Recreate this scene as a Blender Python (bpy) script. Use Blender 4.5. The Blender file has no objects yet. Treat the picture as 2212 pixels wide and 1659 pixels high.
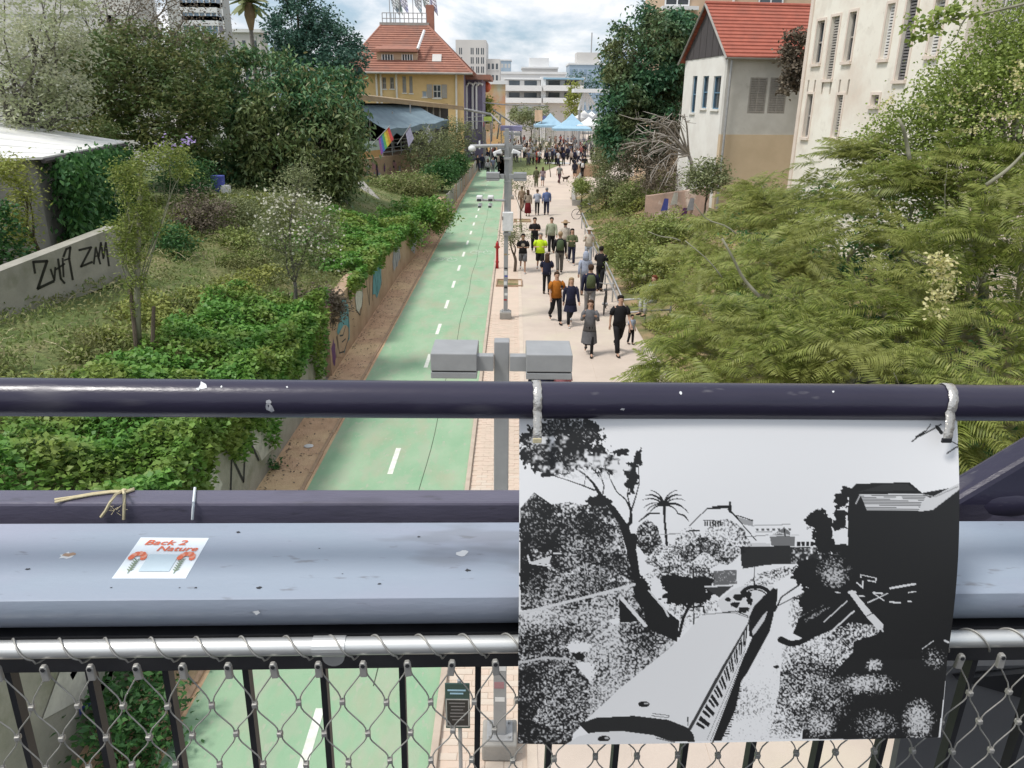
import bpy, math, random
import numpy as np
from mathutils import Vector

# ------------------------------------------------------------------ camera, world, sun, exposure
SC = bpy.context.scene
COL = SC.collection
EYE = np.array([0.0, 0.0, 7.15])
PITCH, ROLL, FOC = math.radians(20.2), math.radians(0.6), 1661.0   # FOC: focal length for a frame 2212 wide
FW = np.array([0, math.cos(PITCH), -math.sin(PITCH)])
_r0 = np.array([1.0, 0, 0]); _u0 = np.array([0, math.sin(PITCH), math.cos(PITCH)])
RT = _r0 * math.cos(ROLL) + _u0 * math.sin(ROLL)
UP = _u0 * math.cos(ROLL) - _r0 * math.sin(ROLL)
cd = bpy.data.cameras.new('camera'); cam = bpy.data.objects.new('camera', cd); COL.objects.link(cam)
cd.sensor_width = 36; cd.lens = FOC / 2212 * 36; cd.clip_start = 0.05; cd.clip_end = 5000
from mathutils import Matrix
cam.matrix_world = Matrix(((RT[0], UP[0], -FW[0], EYE[0]), (RT[1], UP[1], -FW[1], EYE[1]), (RT[2], UP[2], -FW[2], EYE[2]), (0, 0, 0, 1)))
SC.camera = cam

SUN_EL, SUN_AZ = math.radians(60), math.radians(-118)       # azimuth from +Y, negative towards -X
w = bpy.data.worlds.new('World'); SC.world = w; w.use_nodes = True
nt = w.node_tree; nt.nodes.clear()
out = nt.nodes.new('ShaderNodeOutputWorld'); bg = nt.nodes.new('ShaderNodeBackground')
sky = nt.nodes.new('ShaderNodeTexSky'); sky.sky_type = 'NISHITA'; sky.sun_disc = False
sky.sun_elevation = SUN_EL; sky.sun_rotation = SUN_AZ; sky.air_density = 1.0; sky.dust_density = 2.5; sky.ozone_density = 1.5
tc = nt.nodes.new('ShaderNodeTexCoord'); mp = nt.nodes.new('ShaderNodeMapping'); mp.inputs['Scale'].default_value = (1, 1, 2.6)
nz = nt.nodes.new('ShaderNodeTexNoise'); nz.inputs['Scale'].default_value = 4.2; nz.inputs['Detail'].default_value = 7; nz.inputs['Roughness'].default_value = .6; nz.inputs['Distortion'].default_value = .35
rp = nt.nodes.new('ShaderNodeValToRGB'); rp.color_ramp.elements[0].position = .40; rp.color_ramp.elements[1].position = .56
nz2 = nt.nodes.new('ShaderNodeTexNoise'); nz2.inputs['Scale'].default_value = 7; nz2.inputs['Detail'].default_value = 5
rp2 = nt.nodes.new('ShaderNodeValToRGB'); rp2.color_ramp.elements[0].position = .3; rp2.color_ramp.elements[1].position = .68
rp2.color_ramp.elements[0].color = (7.9, 8.1, 8.5, 1); rp2.color_ramp.elements[1].color = (9.6, 9.6, 9.7, 1)
mx = nt.nodes.new('ShaderNodeMix'); mx.data_type = 'RGBA'
bl = nt.nodes.new('ShaderNodeMix'); bl.data_type = 'RGBA'; bl.inputs[0].default_value = .45; bl.inputs[7].default_value = (5.6, 7.6, 9.6, 1)
L = nt.links
L.new(tc.outputs['Generated'], mp.inputs['Vector']); L.new(mp.outputs['Vector'], nz.inputs['Vector']); L.new(mp.outputs['Vector'], nz2.inputs['Vector'])
L.new(nz.outputs['Fac'], rp.inputs['Fac']); L.new(nz2.outputs['Fac'], rp2.inputs['Fac'])
L.new(sky.outputs['Color'], bl.inputs[6])
L.new(rp.outputs['Color'], mx.inputs[0]); L.new(bl.outputs[2], mx.inputs[6]); L.new(rp2.outputs['Color'], mx.inputs[7])
L.new(mx.outputs[2], bg.inputs['Color']); bg.inputs['Strength'].default_value = .080
L.new(bg.outputs[0], out.inputs['Surface'])

sl = bpy.data.lights.new('sun', 'SUN'); sl.energy = 2.0; sl.angle = math.radians(12); sl.color = (1, .965, .91)
so = bpy.data.objects.new('sun', sl); COL.objects.link(so)
_sd = Vector((math.sin(SUN_AZ) * math.cos(SUN_EL), math.cos(SUN_AZ) * math.cos(SUN_EL), math.sin(SUN_EL)))
so.rotation_euler = _sd.to_track_quat('Z', 'Y').to_euler()
SC.view_settings.view_transform = 'Standard'; SC.view_settings.look = 'None'
SC.view_settings.exposure = 0.58; SC.view_settings.gamma = 1; SC.view_settings.use_curve_mapping = False
SC.render.engine = 'CYCLES'
SC.cycles.max_bounces = 6; SC.cycles.diffuse_bounces = 3; SC.cycles.glossy_bounces = 2; SC.cycles.transmission_bounces = 3
SC.cycles.use_denoising = True; SC.cycles.caustics_reflective = False; SC.cycles.caustics_refractive = False

# ------------------------------------------------------------------ helpers
random.seed(7); RNG = np.random.default_rng(7)
A = np.array

def ray(x, y):
    return FW + RT * (x - 1106) / FOC - UP * (y - 829.5) / FOC
def P(x, y, Y):                                   # a point of the place at forward distance Y
    d = ray(x, y); return EYE + d * (Y / d[1])
def G(x, y, z=0.0):                               # a point of the place on level z
    d = ray(x, y); return EYE + d * ((z - EYE[2]) / d[2])
def proj(W):
    v = np.asarray(W, float) - EYE; z = v @ FW
    return 1106 + FOC * (v @ RT) / z, 829.5 - FOC * (v @ UP) / z

def setp(o, label=None, cat=None, group=None, kind=None):
    if label: o['label'] = label
    if cat: o['category'] = cat
    if group: o['group'] = group
    if kind: o['kind'] = kind
    return o
def thing(name, label, cat, loc=(0, 0, 0), group=None, rz=0.0):
    o = bpy.data.objects.new(name, None); COL.objects.link(o)
    o.location = [float(c) for c in loc]; o.rotation_euler = (0, 0, rz); o.empty_display_size = .2
    return setp(o, label, cat, group)

class MB:
    def __init__(s): s.v = []; s.f = []; s.m = []; s.cur = 0
    def add(s, vs, fs):
        b = len(s.v); s.v.extend([tuple(map(float, p)) for p in vs])
        s.f.extend([tuple(i + b for i in f) for f in fs]); s.m.extend([s.cur] * len(fs)); return s
    def hexa(s, p):                               # p[0:4] bottom loop, p[4:8] top loop
        return s.add(p, [(3, 2, 1, 0), (4, 5, 6, 7), (0, 1, 5, 4), (1, 2, 6, 5), (2, 3, 7, 6), (3, 0, 4, 7)])
    def box(s, c, d, rz=0.0, ax=None):
        c = A(c, float); h = A(d, float) / 2
        if ax is None:
            ca, sa = math.cos(rz), math.sin(rz); ax = (A([ca, sa, 0]), A([-sa, ca, 0]), A([0, 0, 1.0]))
        X, Y, Z = (A(ax[i], float) * h[i] for i in range(3))
        return s.hexa([c - X - Y - Z, c + X - Y - Z, c + X + Y - Z, c - X + Y - Z, c - X - Y + Z, c + X - Y + Z, c + X + Y + Z, c - X + Y + Z])
    def quad(s, *p): return s.add(p, [tuple(range(len(p)))])
    def prism(s, poly, ext):
        poly = [A(p, float) for p in poly]; n = len(poly); e = A(ext, float)
        vs = poly + [p + e for p in poly]
        return s.add(vs, [tuple(range(n))[::-1], tuple(range(n, 2 * n))] + [(i, (i + 1) % n, n + (i + 1) % n, n + i) for i in range(n)])
    def loft(s, rings, n=10, caps=True):          # rings: (centre, X radius vector, Y radius vector)
        vs = []
        for c, X, Y in rings:
            c, X, Y = A(c, float), A(X, float), A(Y, float)
            for k in range(n):
                a = 2 * math.pi * k / n; vs.append(c + X * math.cos(a) + Y * math.sin(a))
        fs = []
        for i in range(len(rings) - 1):
            for k in range(n):
                k2 = (k + 1) % n; fs.append((i * n + k, i * n + k2, (i + 1) * n + k2, (i + 1) * n + k))
        if caps: fs += [tuple(range(n))[::-1], tuple(range((len(rings) - 1) * n, len(rings) * n))]
        return s.add(vs, fs)
    def tube(s, pts, r, n=8, caps=True):
        pts = [A(p, float) for p in pts]; m = len(pts)
        rr = [r] * m if np.isscalar(r) else list(r)
        rings = []; ref = None
        for i in range(m):
            t = pts[min(i + 1, m - 1)] - pts[max(i - 1, 0)]; t = t / (np.linalg.norm(t) + 1e-9)
            if ref is None: ref = A([0, 0, 1.0]) if abs(t[2]) < .9 else A([1.0, 0, 0])
            X = np.cross(ref, t); X /= np.linalg.norm(X) + 1e-9; Y = np.cross(t, X); ref = Y if abs(Y @ t) < .5 else ref
            rings.append((pts[i], X * rr[i], Y * rr[i]))
        return s.loft(rings, n, caps)
    def ell(s, c, r, nu=10, nv=7, ax=None):
        ax = ax if ax is not None else np.eye(3); rings = []
        for i in range(nv):
            a = -math.pi / 2 + math.pi * (i + .5) / nv * 1.0
            rings.append((A(c) + A(ax[2]) * r[2] * math.sin(a), A(ax[0]) * r[0] * math.cos(a), A(ax[1]) * r[1] * math.cos(a)))
        return s.loft(rings, nu)
    def build(s, name, mats, parent=None, smooth=False, bev=0, world=True, kind=None):
        me = bpy.data.meshes.new(name)
        off = A(parent.location) if (parent is not None and world) else A([0, 0, 0])
        if parent is not None and world and parent.parent is not None: off = off + A(parent.parent.location)
        me.from_pydata([tuple(A(p) - off) for p in s.v], [], s.f)
        for m in (mats if isinstance(mats, (list, tuple)) else [mats]): me.materials.append(m)
        me.polygons.foreach_set('material_index', s.m)
        if smooth: me.polygons.foreach_set('use_smooth', [True] * len(s.f))
        me.update()
        o = bpy.data.objects.new(name, me); COL.objects.link(o)
        if parent is not None: o.parent = parent
        if bev:
            b = o.modifiers.new('edge', 'BEVEL'); b.width = bev; b.segments = 2; b.limit_method = 'ANGLE'
        if kind: o['kind'] = kind
        return o

def np_obj(name, V, F, mat, parent=None, smooth=False, kind=None):
    V = np.ascontiguousarray(V, np.float32); F = np.ascontiguousarray(F, np.int32); k = F.shape[1]
    if parent is not None: V = (V - A(parent.location)).astype(np.float32)
    me = bpy.data.meshes.new(name)
    me.vertices.add(len(V)); me.vertices.foreach_set('co', V.ravel())
    me.loops.add(F.size); me.loops.foreach_set('vertex_index', F.ravel())
    me.polygons.add(len(F)); me.polygons.foreach_set('loop_start', np.arange(0, F.size, k, dtype=np.int32))
    me.polygons.foreach_set('loop_total', np.full(len(F), k, np.int32))
    if smooth: me.polygons.foreach_set('use_smooth', np.ones(len(F), bool))
    me.update(calc_edges=True); me.materials.append(mat)
    o = bpy.data.objects.new(name, me); COL.objects.link(o)
    if parent is not None: o.parent = parent
    if kind: o['kind'] = kind
    return o

def copy_tree(o, loc=None, rz=None, parent=None):
    c = o.copy(); COL.objects.link(c)
    if parent is not None: c.parent = parent
    if loc is not None: c.location = [float(v) for v in loc]
    if rz is not None: c.rotation_euler = (0, 0, rz)
    for ch in list(o.children): copy_tree(ch, parent=c)
    return c

# ------------------------------------------------------------------ materials
def nodes(name):
    m = bpy.data.materials.new(name); m.use_nodes = True
    return m, m.node_tree, m.node_tree.nodes['Principled BSDF'], m.node_tree.links
def mat(name, c, c2=None, rough=.7, metal=0, scale=3.0, detail=6, lo=.35, hi=.65, bump=0, bscale=30, spec=.4, stretch=(1, 1, 1), c3=None, s3=.5, lo3=.5, hi3=.7, coat=0, speck=None):
    m, t, b, l = nodes(name)
    b.inputs['Roughness'].default_value = rough; b.inputs['Metallic'].default_value = metal
    b.inputs['Specular IOR Level'].default_value = spec; b.inputs['Coat Weight'].default_value = coat
    if c2 is None: c2 = tuple(v * .82 for v in c)
    co = t.nodes.new('ShaderNodeTexCoord'); ma = t.nodes.new('ShaderNodeMapping'); ma.inputs['Scale'].default_value = stretch
    l.new(co.outputs['Object'], ma.inputs['Vector'])
    def noise(sc, dt):
        n = t.nodes.new('ShaderNodeTexNoise'); n.inputs['Scale'].default_value = sc; n.inputs['Detail'].default_value = dt
        n.inputs['Roughness'].default_value = .62; l.new(ma.outputs[0], n.inputs['Vector']); return n
    n = noise(scale, detail); r = t.nodes.new('ShaderNodeMapRange'); r.inputs[1].default_value = lo; r.inputs[2].default_value = hi
    l.new(n.outputs['Fac'], r.inputs[0])
    x = t.nodes.new('ShaderNodeMix'); x.data_type = 'RGBA'; x.inputs[6].default_value = (*c, 1); x.inputs[7].default_value = (*c2, 1)
    l.new(r.outputs[0], x.inputs[0]); col = x.outputs[2]
    if c3 is not None:
        n3 = noise(s3, 5); r3 = t.nodes.new('ShaderNodeMapRange'); r3.inputs[1].default_value = lo3; r3.inputs[2].default_value = hi3
        l.new(n3.outputs['Fac'], r3.inputs[0]); y = t.nodes.new('ShaderNodeMix'); y.data_type = 'RGBA'
        l.new(r3.outputs[0], y.inputs[0]); l.new(col, y.inputs[6]); y.inputs[7].default_value = (*c3, 1); col = y.outputs[2]
    if speck:                                     # scattered grime spots and streaks: (colour, scale, threshold)
        for sc_, lo_, am in ((speck[1], speck[2], .8), (speck[1] * .22, speck[2] - .06, .45)):
            ns = noise(sc_, 3); rs = t.nodes.new('ShaderNodeMapRange'); rs.inputs[1].default_value = lo_; rs.inputs[2].default_value = lo_ + .07; rs.inputs[4].default_value = am
            l.new(ns.outputs['Fac'], rs.inputs[0]); z = t.nodes.new('ShaderNodeMix'); z.data_type = 'RGBA'
            l.new(rs.outputs[0], z.inputs[0]); l.new(col, z.inputs[6]); z.inputs[7].default_value = (*speck[0], 1); col = z.outputs[2]
            rr_ = t.nodes.new('ShaderNodeMath'); rr_.operation = 'MULTIPLY_ADD'; l.new(rs.outputs[0], rr_.inputs[0]); rr_.inputs[1].default_value = .3; rr_.inputs[2].default_value = rough
            l.new(rr_.outputs[0], b.inputs['Roughness'])
    l.new(col, b.inputs['Base Color'])
    if bump:
        nb = noise(bscale, 4); bp = t.nodes.new('ShaderNodeBump'); bp.inputs['Strength'].default_value = bump; bp.inputs['Distance'].default_value = .02
        l.new(nb.outputs['Fac'], bp.inputs['Height']); l.new(bp.outputs[0], b.inputs['Normal'])
    return m
_cm = {}
def cloth(c, rough=.85):
    k = tuple(round(v, 3) for v in c)
    if k not in _cm: _cm[k] = mat('fabric', k, tuple(v * .75 for v in k), rough, scale=9, bump=.15, bscale=25, spec=.2)
    return _cm[k]
def leafmat(name, cols, tr=.25, rough=.55, patch=None, pscale=.5):
    m, t, b, l = nodes(name)
    g = t.nodes.new('ShaderNodeNewGeometry'); r = t.nodes.new('ShaderNodeValToRGB'); e = r.color_ramp.elements
    while len(e) < len(cols): e.new(.5)
    for i, c in enumerate(cols): e[i].position = i / max(1, len(cols) - 1); e[i].color = (*c, 1)
    l.new(g.outputs['Random Per Island'], r.inputs['Fac']); col = r.outputs['Color']
    if patch:
        co = t.nodes.new('ShaderNodeTexCoord'); n = t.nodes.new('ShaderNodeTexNoise'); n.inputs['Scale'].default_value = pscale; n.inputs['Detail'].default_value = 3
        l.new(co.outputs['Object'], n.inputs['Vector']); q = t.nodes.new('ShaderNodeMapRange'); q.inputs[1].default_value = .45; q.inputs[2].default_value = .62
        l.new(n.outputs['Fac'], q.inputs[0]); x = t.nodes.new('ShaderNodeMix'); x.data_type = 'RGBA'
        y = t.nodes.new('ShaderNodeMath'); y.operation = 'MULTIPLY'; y.inputs[1].default_value = .75; l.new(q.outputs[0], y.inputs[0])
        l.new(y.outputs[0], x.inputs[0]); l.new(col, x.inputs[6]); x.inputs[7].default_value = (*patch, 1); col = x.outputs[2]
    l.new(col, b.inputs['Base Color']); b.inputs['Roughness'].default_value = rough; b.inputs['Specular IOR Level'].default_value = .35
    tl = t.nodes.new('ShaderNodeBsdfTranslucent'); ms = t.nodes.new('ShaderNodeMixShader'); ms.inputs[0].default_value = tr
    l.new(col, tl.inputs['Color']); l.new(b.outputs[0], ms.inputs[1]); l.new(tl.outputs[0], ms.inputs[2])
    l.new(ms.outputs[0], t.nodes['Material Output'].inputs['Surface'])
    return m

M = {}
M['black_steel'] = mat('black_steel', (.032, .028, .052), (.022, .019, .038), .28, scale=6, spec=.45, bump=.05, bscale=60, stretch=(.3, 1, 1), speck=((.10, .095, .11), 38, .66))
M['lightened_steel'] = mat('lightened_steel', (.115, .105, .15), (.085, .078, .115), .4, scale=5, spec=.6, bump=.1, bscale=50, stretch=(.3, 1, 1), speck=((.06, .055, .075), 30, .62))  # handrail steel made lighter, sky sheen on the back rail put into its colour
M['beam_paint'] = mat('beam_paint', (.29, .335, .40), (.225, .27, .335), .38, scale=2.2, spec=.6, bump=.06, bscale=90, c3=(.36, .345, .43), s3=1.1, lo3=.42, hi3=.6, stretch=(.35, 1, 1), speck=((.17, .18, .20), 34, .64))
M['stainless'] = mat('stainless', (.74, .74, .72), (.62, .62, .60), .42, metal=.75, scale=8, stretch=(.1, 3, 3))
M['cable'] = mat('cable', (.42, .41, .38), (.32, .31, .29), .5, metal=.4, scale=60)
M['ferrule'] = mat('ferrule', (.46, .45, .42), (.36, .35, .33), .5, metal=.45, scale=30)
M['dark_bar'] = mat('dark_bar', (.030, .030, .033), (.02, .02, .023), .5, scale=12)
M['panel_grey'] = mat('panel_grey', (.19, .19, .195), (.15, .15, .155), .55, scale=1.5, bump=.05)
M['lamp_grey'] = mat('lamp_grey', (.30, .305, .31), (.26, .265, .27), .45, scale=5, spec=.5)
M['lamp_lens'] = mat('lamp_lens', (.5, .5, .48), None, .2, scale=5)
M['white_plastic'] = mat('white_plastic', (.72, .72, .72), (.62, .62, .62), .4, scale=10)
M['dark_glass'] = mat('dark_glass', (.02, .022, .026), None, .08, spec=.8)
M['window_glass'] = mat('window_glass', (.06, .075, .09), (.04, .05, .06), .1, spec=.8, scale=.6)
M['blue_glass'] = mat('blue_glass', (.16, .24, .34), (.25, .34, .44), .12, spec=.8, scale=.3)
M['path_green'] = mat('path_green', (.235, .395, .245), (.315, .44, .295), .85, scale=1.3, c3=(.40, .35, .26), s3=.9, lo3=.51, hi3=.78, bump=.3, bscale=120, stretch=(1, .45, 1), speck=((.36, .40, .30), 9, .60))
M['white_paint'] = mat('white_paint', (.74, .75, .68), (.55, .60, .50), .8, scale=7, lo=.45, hi=.75)
M['worn_paint'] = mat('worn_paint', (.55, .60, .50), (.27, .42, .29), .85, scale=8)
M['joint'] = mat('joint', (.10, .13, .09), None, .9)
M['concrete_path'] = mat('concrete_path', (.575, .485, .415), (.51, .43, .365), .85, scale=.8, c3=(.56, .50, .39), s3=.35, bump=.2, bscale=90)
M['paver'] = mat('paver', (.62, .49, .40), (.56, .46, .37), .85, scale=3, bump=.2, bscale=80)
M['paver_light'] = mat('paver_light', (.62, .53, .44), (.55, .46, .38), .85, scale=3, bump=.2, bscale=80)
M['kerb'] = mat('kerb', (.52, .43, .35), (.43, .35, .28), .85, scale=4, bump=.2)
M['sand'] = mat('sand', (.62, .41, .27), (.47, .30, .19), .95, scale=2.2, bump=.9, bscale=25, c3=(.66, .48, .29), s3=.5, lo3=.45, hi3=.6)
M['soil'] = mat('soil', (.40, .28, .17), (.24, .18, .09), .95, scale=1.6, bump=1, bscale=14, c3=(.10, .12, .04), s3=.7, lo3=.4, hi3=.6)
M['bank'] = mat('bank', (.15, .19, .065), (.25, .22, .11), .95, scale=1.3, bump=1, bscale=12, c3=(.11, .15, .045), s3=.6, lo3=.4, hi3=.55)
M['lawn'] = mat('lawn', (.15, .19, .06), (.20, .22, .09), .95, scale=3, bump=.6, bscale=60)
M['town'] = mat('town', (.40, .36, .31), (.30, .28, .25), .9, scale=.05)
M['plaza'] = mat('plaza', (.62, .52, .43), (.55, .46, .39), .85, scale=.4)
M['wall_tan'] = mat('wall_tan', (.45, .31, .21), (.34, .23, .15), .9, scale=1.4, bump=.6, bscale=30, c3=(.42, .31, .22), s3=.8)
M['wall_grey'] = mat('wall_grey', (.36, .34, .29), (.27, .26, .22), .9, scale=1.6, bump=.4, bscale=30, c3=(.19, .19, .13), s3=1.2, lo3=.55, hi3=.75)
M['concrete'] = mat('concrete', (.36, .34, .31), (.27, .26, .24), .9, scale=2, bump=.3)
M['bark'] = mat('bark', (.13, .10, .075), (.07, .055, .04), .95, scale=6, bump=.8, bscale=40, stretch=(1, 1, .3))
M['bark_pale'] = mat('bark_pale', (.28, .27, .20), (.18, .18, .12), .9, scale=6, bump=.4, stretch=(1, 1, .3))
M['bark_grey'] = mat('bark_grey', (.20, .18, .165), (.11, .10, .09), .9, scale=6, bump=.4)
M['bark_dead'] = mat('bark_dead', (.42, .38, .34), (.30, .27, .24), .9, scale=6, bump=.4)
M['stucco_white'] = mat('stucco_white', (.83, .79, .70), (.77, .72, .63), .9, scale=.7, bump=.15, bscale=60, c3=(.66, .55, .46), s3=.35, lo3=.46, hi3=.75, speck=((.66, .61, .53), 5, .64))
M['stucco_trim'] = mat('stucco_trim', (.72, .62, .54), (.66, .56, .48), .9, scale=2)
M['plaster_shaded'] = mat('plaster_shaded', (.62, .60, .56), (.55, .53, .49), .9, scale=1.1, bump=.15, c3=(.50, .48, .44), s3=.6, lo3=.5, hi3=.7, speck=((.50, .48, .44), 4, .64))  # front wall's shade put into a greyer copy of the pale plaster
M['plaster_pale'] = mat('plaster_pale', (.78, .76, .71), (.70, .67, .62), .9, scale=1.1, bump=.15)
M['plaster_ochre'] = mat('plaster_ochre', (.62, .49, .34), (.55, .43, .29), .9, scale=.8, bump=.15)
M['ochre'] = mat('ochre', (.58, .43, .30), (.50, .37, .26), .9, scale=.5)
M['roof_red'] = mat('roof_red', (.40, .12, .08), (.32, .095, .065), .8, scale=2.5, c3=(.30, .10, .07), s3=1.2)
M['roof_brown'] = mat('roof_brown', (.36, .17, .12), (.29, .135, .10), .85, scale=1.8, c3=(.25, .14, .11), s3=.6)
M['board_dark'] = mat('board_dark', (.085, .075, .075), (.06, .052, .052), .8, scale=4, stretch=(5, 5, .4))
M['shutter_grey'] = mat('shutter_grey', (.40, .37, .34), (.33, .31, .28), .7, scale=6)
M['shutter_white'] = mat('shutter_white', (.68, .67, .65), (.58, .57, .55), .6, scale=6)
M['shutter_dark'] = mat('shutter_dark', (.20, .19, .19), (.15, .14, .14), .6, scale=6)
M['window_blue'] = mat('window_blue', (.12, .24, .34), (.09, .17, .25), .4, scale=4)
M['yellow_wall'] = mat('yellow_wall', (.74, .53, .27), (.66, .46, .22), .9, scale=.8)
M['shed_dark'] = mat('shed_dark', (.045, .042, .045), (.03, .028, .03), .8, scale=2)
M['tarp'] = mat('tarp', (.17, .235, .27), (.12, .17, .205), .6, scale=1.5)
M['green_net'] = mat('green_net', (.02, .05, .045), (.015, .032, .03), .9, scale=1.5)
M['awning'] = mat('awning', (.36, .27, .16), (.28, .21, .13), .8, scale=1.5)
M['galv'] = mat('galv', (.42, .42, .42), (.33, .33, .33), .45, metal=.3, scale=6)
M['pipe_grey'] = mat('pipe_grey', (.33, .33, .33), (.26, .26, .26), .5, scale=4)
M['roof_white'] = mat('roof_white', (.84, .83, .80), (.74, .73, .70), .5, scale=1.2)
M['far_pale'] = mat('far_pale', (.60, .58, .55), (.54, .52, .50), .9, scale=.2)  # far tones kept pale, distance haze put into the wall colours
M['far_grey'] = mat('far_grey', (.56, .56, .54), (.48, .48, .47), .9, scale=.2)
M['far_white'] = mat('far_white', (.74, .74, .73), (.68, .68, .68), .8, scale=.2)
M['far_blue'] = mat('far_blue', (.36, .45, .54), (.30, .39, .48), .4, scale=.2)
M['purple_wall'] = mat('purple_wall', (.22, .19, .28), (.17, .15, .23), .9, scale=.8, c3=(.30, .29, .36), s3=.6)
M['tent_blue'] = mat('tent_blue', (.33, .50, .62), (.28, .44, .56), .7, scale=2)
M['tent_white'] = mat('tent_white', (.76, .75, .73), (.68, .67, .66), .7, scale=2)
M['wood'] = mat('wood', (.24, .17, .10), (.16, .11, .065), .9, scale=5, stretch=(1, 1, .3))
M['planter_wood'] = mat('planter_wood', (.42, .29, .20), (.33, .22, .15), .9, scale=3)
M['red_paint'] = mat('red_paint', (.42, .03, .03), (.33, .02, .025), .4, scale=8)
M['orange_red'] = mat('orange_red', (.74, .16, .07), None, .5)
M['twine'] = mat('twine', (.62, .55, .36), (.50, .43, .27), .95, scale=60)
M['tape'] = mat('tape', (.60, .58, .55), (.40, .38, .35), .25, metal=.6, scale=14, bump=.3, bscale=40)
M['sticker_white'] = mat('sticker_white', (.76, .82, .86), None, .4)
M['sign_green'] = mat('sign_green', (.03, .07, .06), (.022, .05, .045), .4, scale=4)
M['sign_black'] = mat('sign_black', (.02, .02, .021), None, .35)
M['skin_light'] = mat('skin', (.50, .31, .22), (.45, .27, .19), .55, scale=8)
M['skin_tan'] = mat('skin', (.36, .21, .14), (.32, .18, .12), .55, scale=8)
M['blossom_white'] = leafmat('blossom_white', [(.70, .68, .58), (.62, .60, .48), (.76, .74, .66)], .3)
M['blossom_yellow'] = leafmat('blossom_yellow', [(.62, .55, .25), (.66, .62, .36), (.50, .50, .16)], .3)
M['blossom_violet'] = leafmat('blossom_violet', [(.40, .28, .62), (.50, .40, .70)], .3)
def spray(c, rough=.7): return mat('spray_paint', c, tuple(v * .7 for v in c), rough, scale=5, lo=.4, hi=.7)
# ------------------------------------------------------------------ the setting: ground, path, verge, paving, banks
def interp(x, xs, ys): return np.interp(x, xs, ys)
def wall_x(y): return interp(y, [4, 33, 41, 70, 105], [-4.95, -4.95, -4.62, -4.25, -3.9])
def wall_top(y): return interp(y, [4, 24, 40, 55, 105], [1.95, 1.9, 1.5, 1.15, .95])
def smooth(t): t = np.clip(t, 0, 1); return t * t * (3 - 2 * t)
def bump2(x, y, s, seed=0):
    x = np.asarray(x) * s + seed * 3.1; y = np.asarray(y) * s + seed * 1.7
    return (np.sin(x * 1.3 + np.sin(y * 1.7)) + np.sin(y * 1.1 + 2 * np.sin(x * .9)) + .6 * np.sin(2.3 * x - 1.9 * y)) / 2.6
def bank_l(x, y):
    d = np.maximum(wall_x(y) - .15 - x, 0)
    zt = wall_top(y) - .12; pl = interp(y, [0, 18, 30, 40, 50, 60, 110], [2.9, 2.95, 3.3, 3.2, 2.2, 1.6, 1.3])
    return zt + (pl - zt) * smooth(d / 5.8) + .10 * bump2(x, y, 1.1) * smooth(d / .8) + .018 * np.maximum(d - 7, 0)
def bank_r(x, y):
    e = interp(y, [0, 15, 24, 46, 56, 62], [5.2, 4.8, 4.15, 4.3, 4.6, 4.4]); d = np.maximum(x - e, 0)
    return .05 + 2.0 * smooth(d / 6.5) + .07 * bump2(x, y, .9, 2) * smooth(d / 1.0)
def grid_obj(name, x0f, x1f, ys, nx, zf, m, kind='structure'):
    V = []; ys = list(ys)
    for y in ys:
        for i in range(nx):
            t = (i / (nx - 1)) ** 1.25; a, b = x0f(y), x1f(y); x = a + (b - a) * t; V.append((x, y, float(zf(x, y))))
    F = [(j * nx + i, j * nx + i + 1, (j + 1) * nx + i + 1, (j + 1) * nx + i) for j in range(len(ys) - 1) for i in range(nx - 1)]
    o = np_obj(name, A(V), A(F), m, smooth=True); o['kind'] = kind; return o

mb = MB(); mb.quad((-2500, -200, -.03), (2500, -200, -.03), (2500, 3500, -.03), (-2500, 3500, -.03)); setp(mb.build('ground', M['town']), kind='structure')
mb = MB(); mb.quad((-4.0, 58, -.012), (22, 58, -.012), (34, 190, -.012), (-12, 190, -.012)); setp(mb.build('plaza', M['plaza']), kind='structure')
grid_obj('embankment', lambda y: wall_x(y) - .1, lambda y: wall_x(y) - 60, np.arange(3, 112, 1.0), 46, bank_l, M['bank'])
grid_obj('planting_bank', lambda y: interp(y, [0, 15, 24, 46, 56, 62], [5.2, 4.8, 4.15, 4.3, 4.6, 4.4]), lambda y: 70, np.concatenate([np.arange(2, 58, 1.2), [62.0]]), 40, bank_r, M['soil'])

# the cycle path with its dashes
XL, XR = -3.97, -.9
ys = list(np.arange(2.5, 112, 1.5))
mb = MB()
for a, b in zip(ys[:-1], ys[1:]): mb.quad((XL, a, .012), (XR, a, .012), (XR, b, .012), (XL, b, .012))
path = setp(mb.build('cycle_path', M['path_green']), kind='structure')
ctr = [(843, 1047), (870, 955), (922, 780), (943, 720), (961, 668), (976, 627), (989, 590), (999, 558), (1008, 528), (1015, 503)]
gy = [G(*c)[1] for c in ctr]; cx0 = float(np.mean([G(*c)[0] for c in ctr]))
step = (gy[-1] - gy[2]) / 7
dy = [gy[2] + step * k for k in range(-3, 26)]
dash0 = None
for k, y in enumerate(dy):
    if y < 8.6: continue
    ln = 1.25
    q = MB().quad((cx0 - .055, y - ln / 2, .0165), (cx0 + .055, y - ln / 2, .0165), (cx0 + .055, y + ln / 2, .0165), (cx0 - .055, y + ln / 2, .0165))
    q.build('lane_dash', M['white_paint'] if k < 14 else M['worn_paint'], path)
for y, l in ((7.6, 2.2),):
    qa, qb = G(655, 1665), G(692, 1532); MB().quad((qa[0] - .055, 5.6, .0165), (qa[0] + .055, 5.6, .0165), (qb[0] + .055, qb[1], .0165), (qb[0] - .055, qb[1], .0165)).build('lane_dash', M['white_paint'], path)
mb = MB(); mb.tube([(-1.78 + .03 * math.sin(y * .9), y, .011) for y in np.arange(8, 60, .8)], .009, 4)
mb.build('crack', M['joint'], path)
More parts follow.
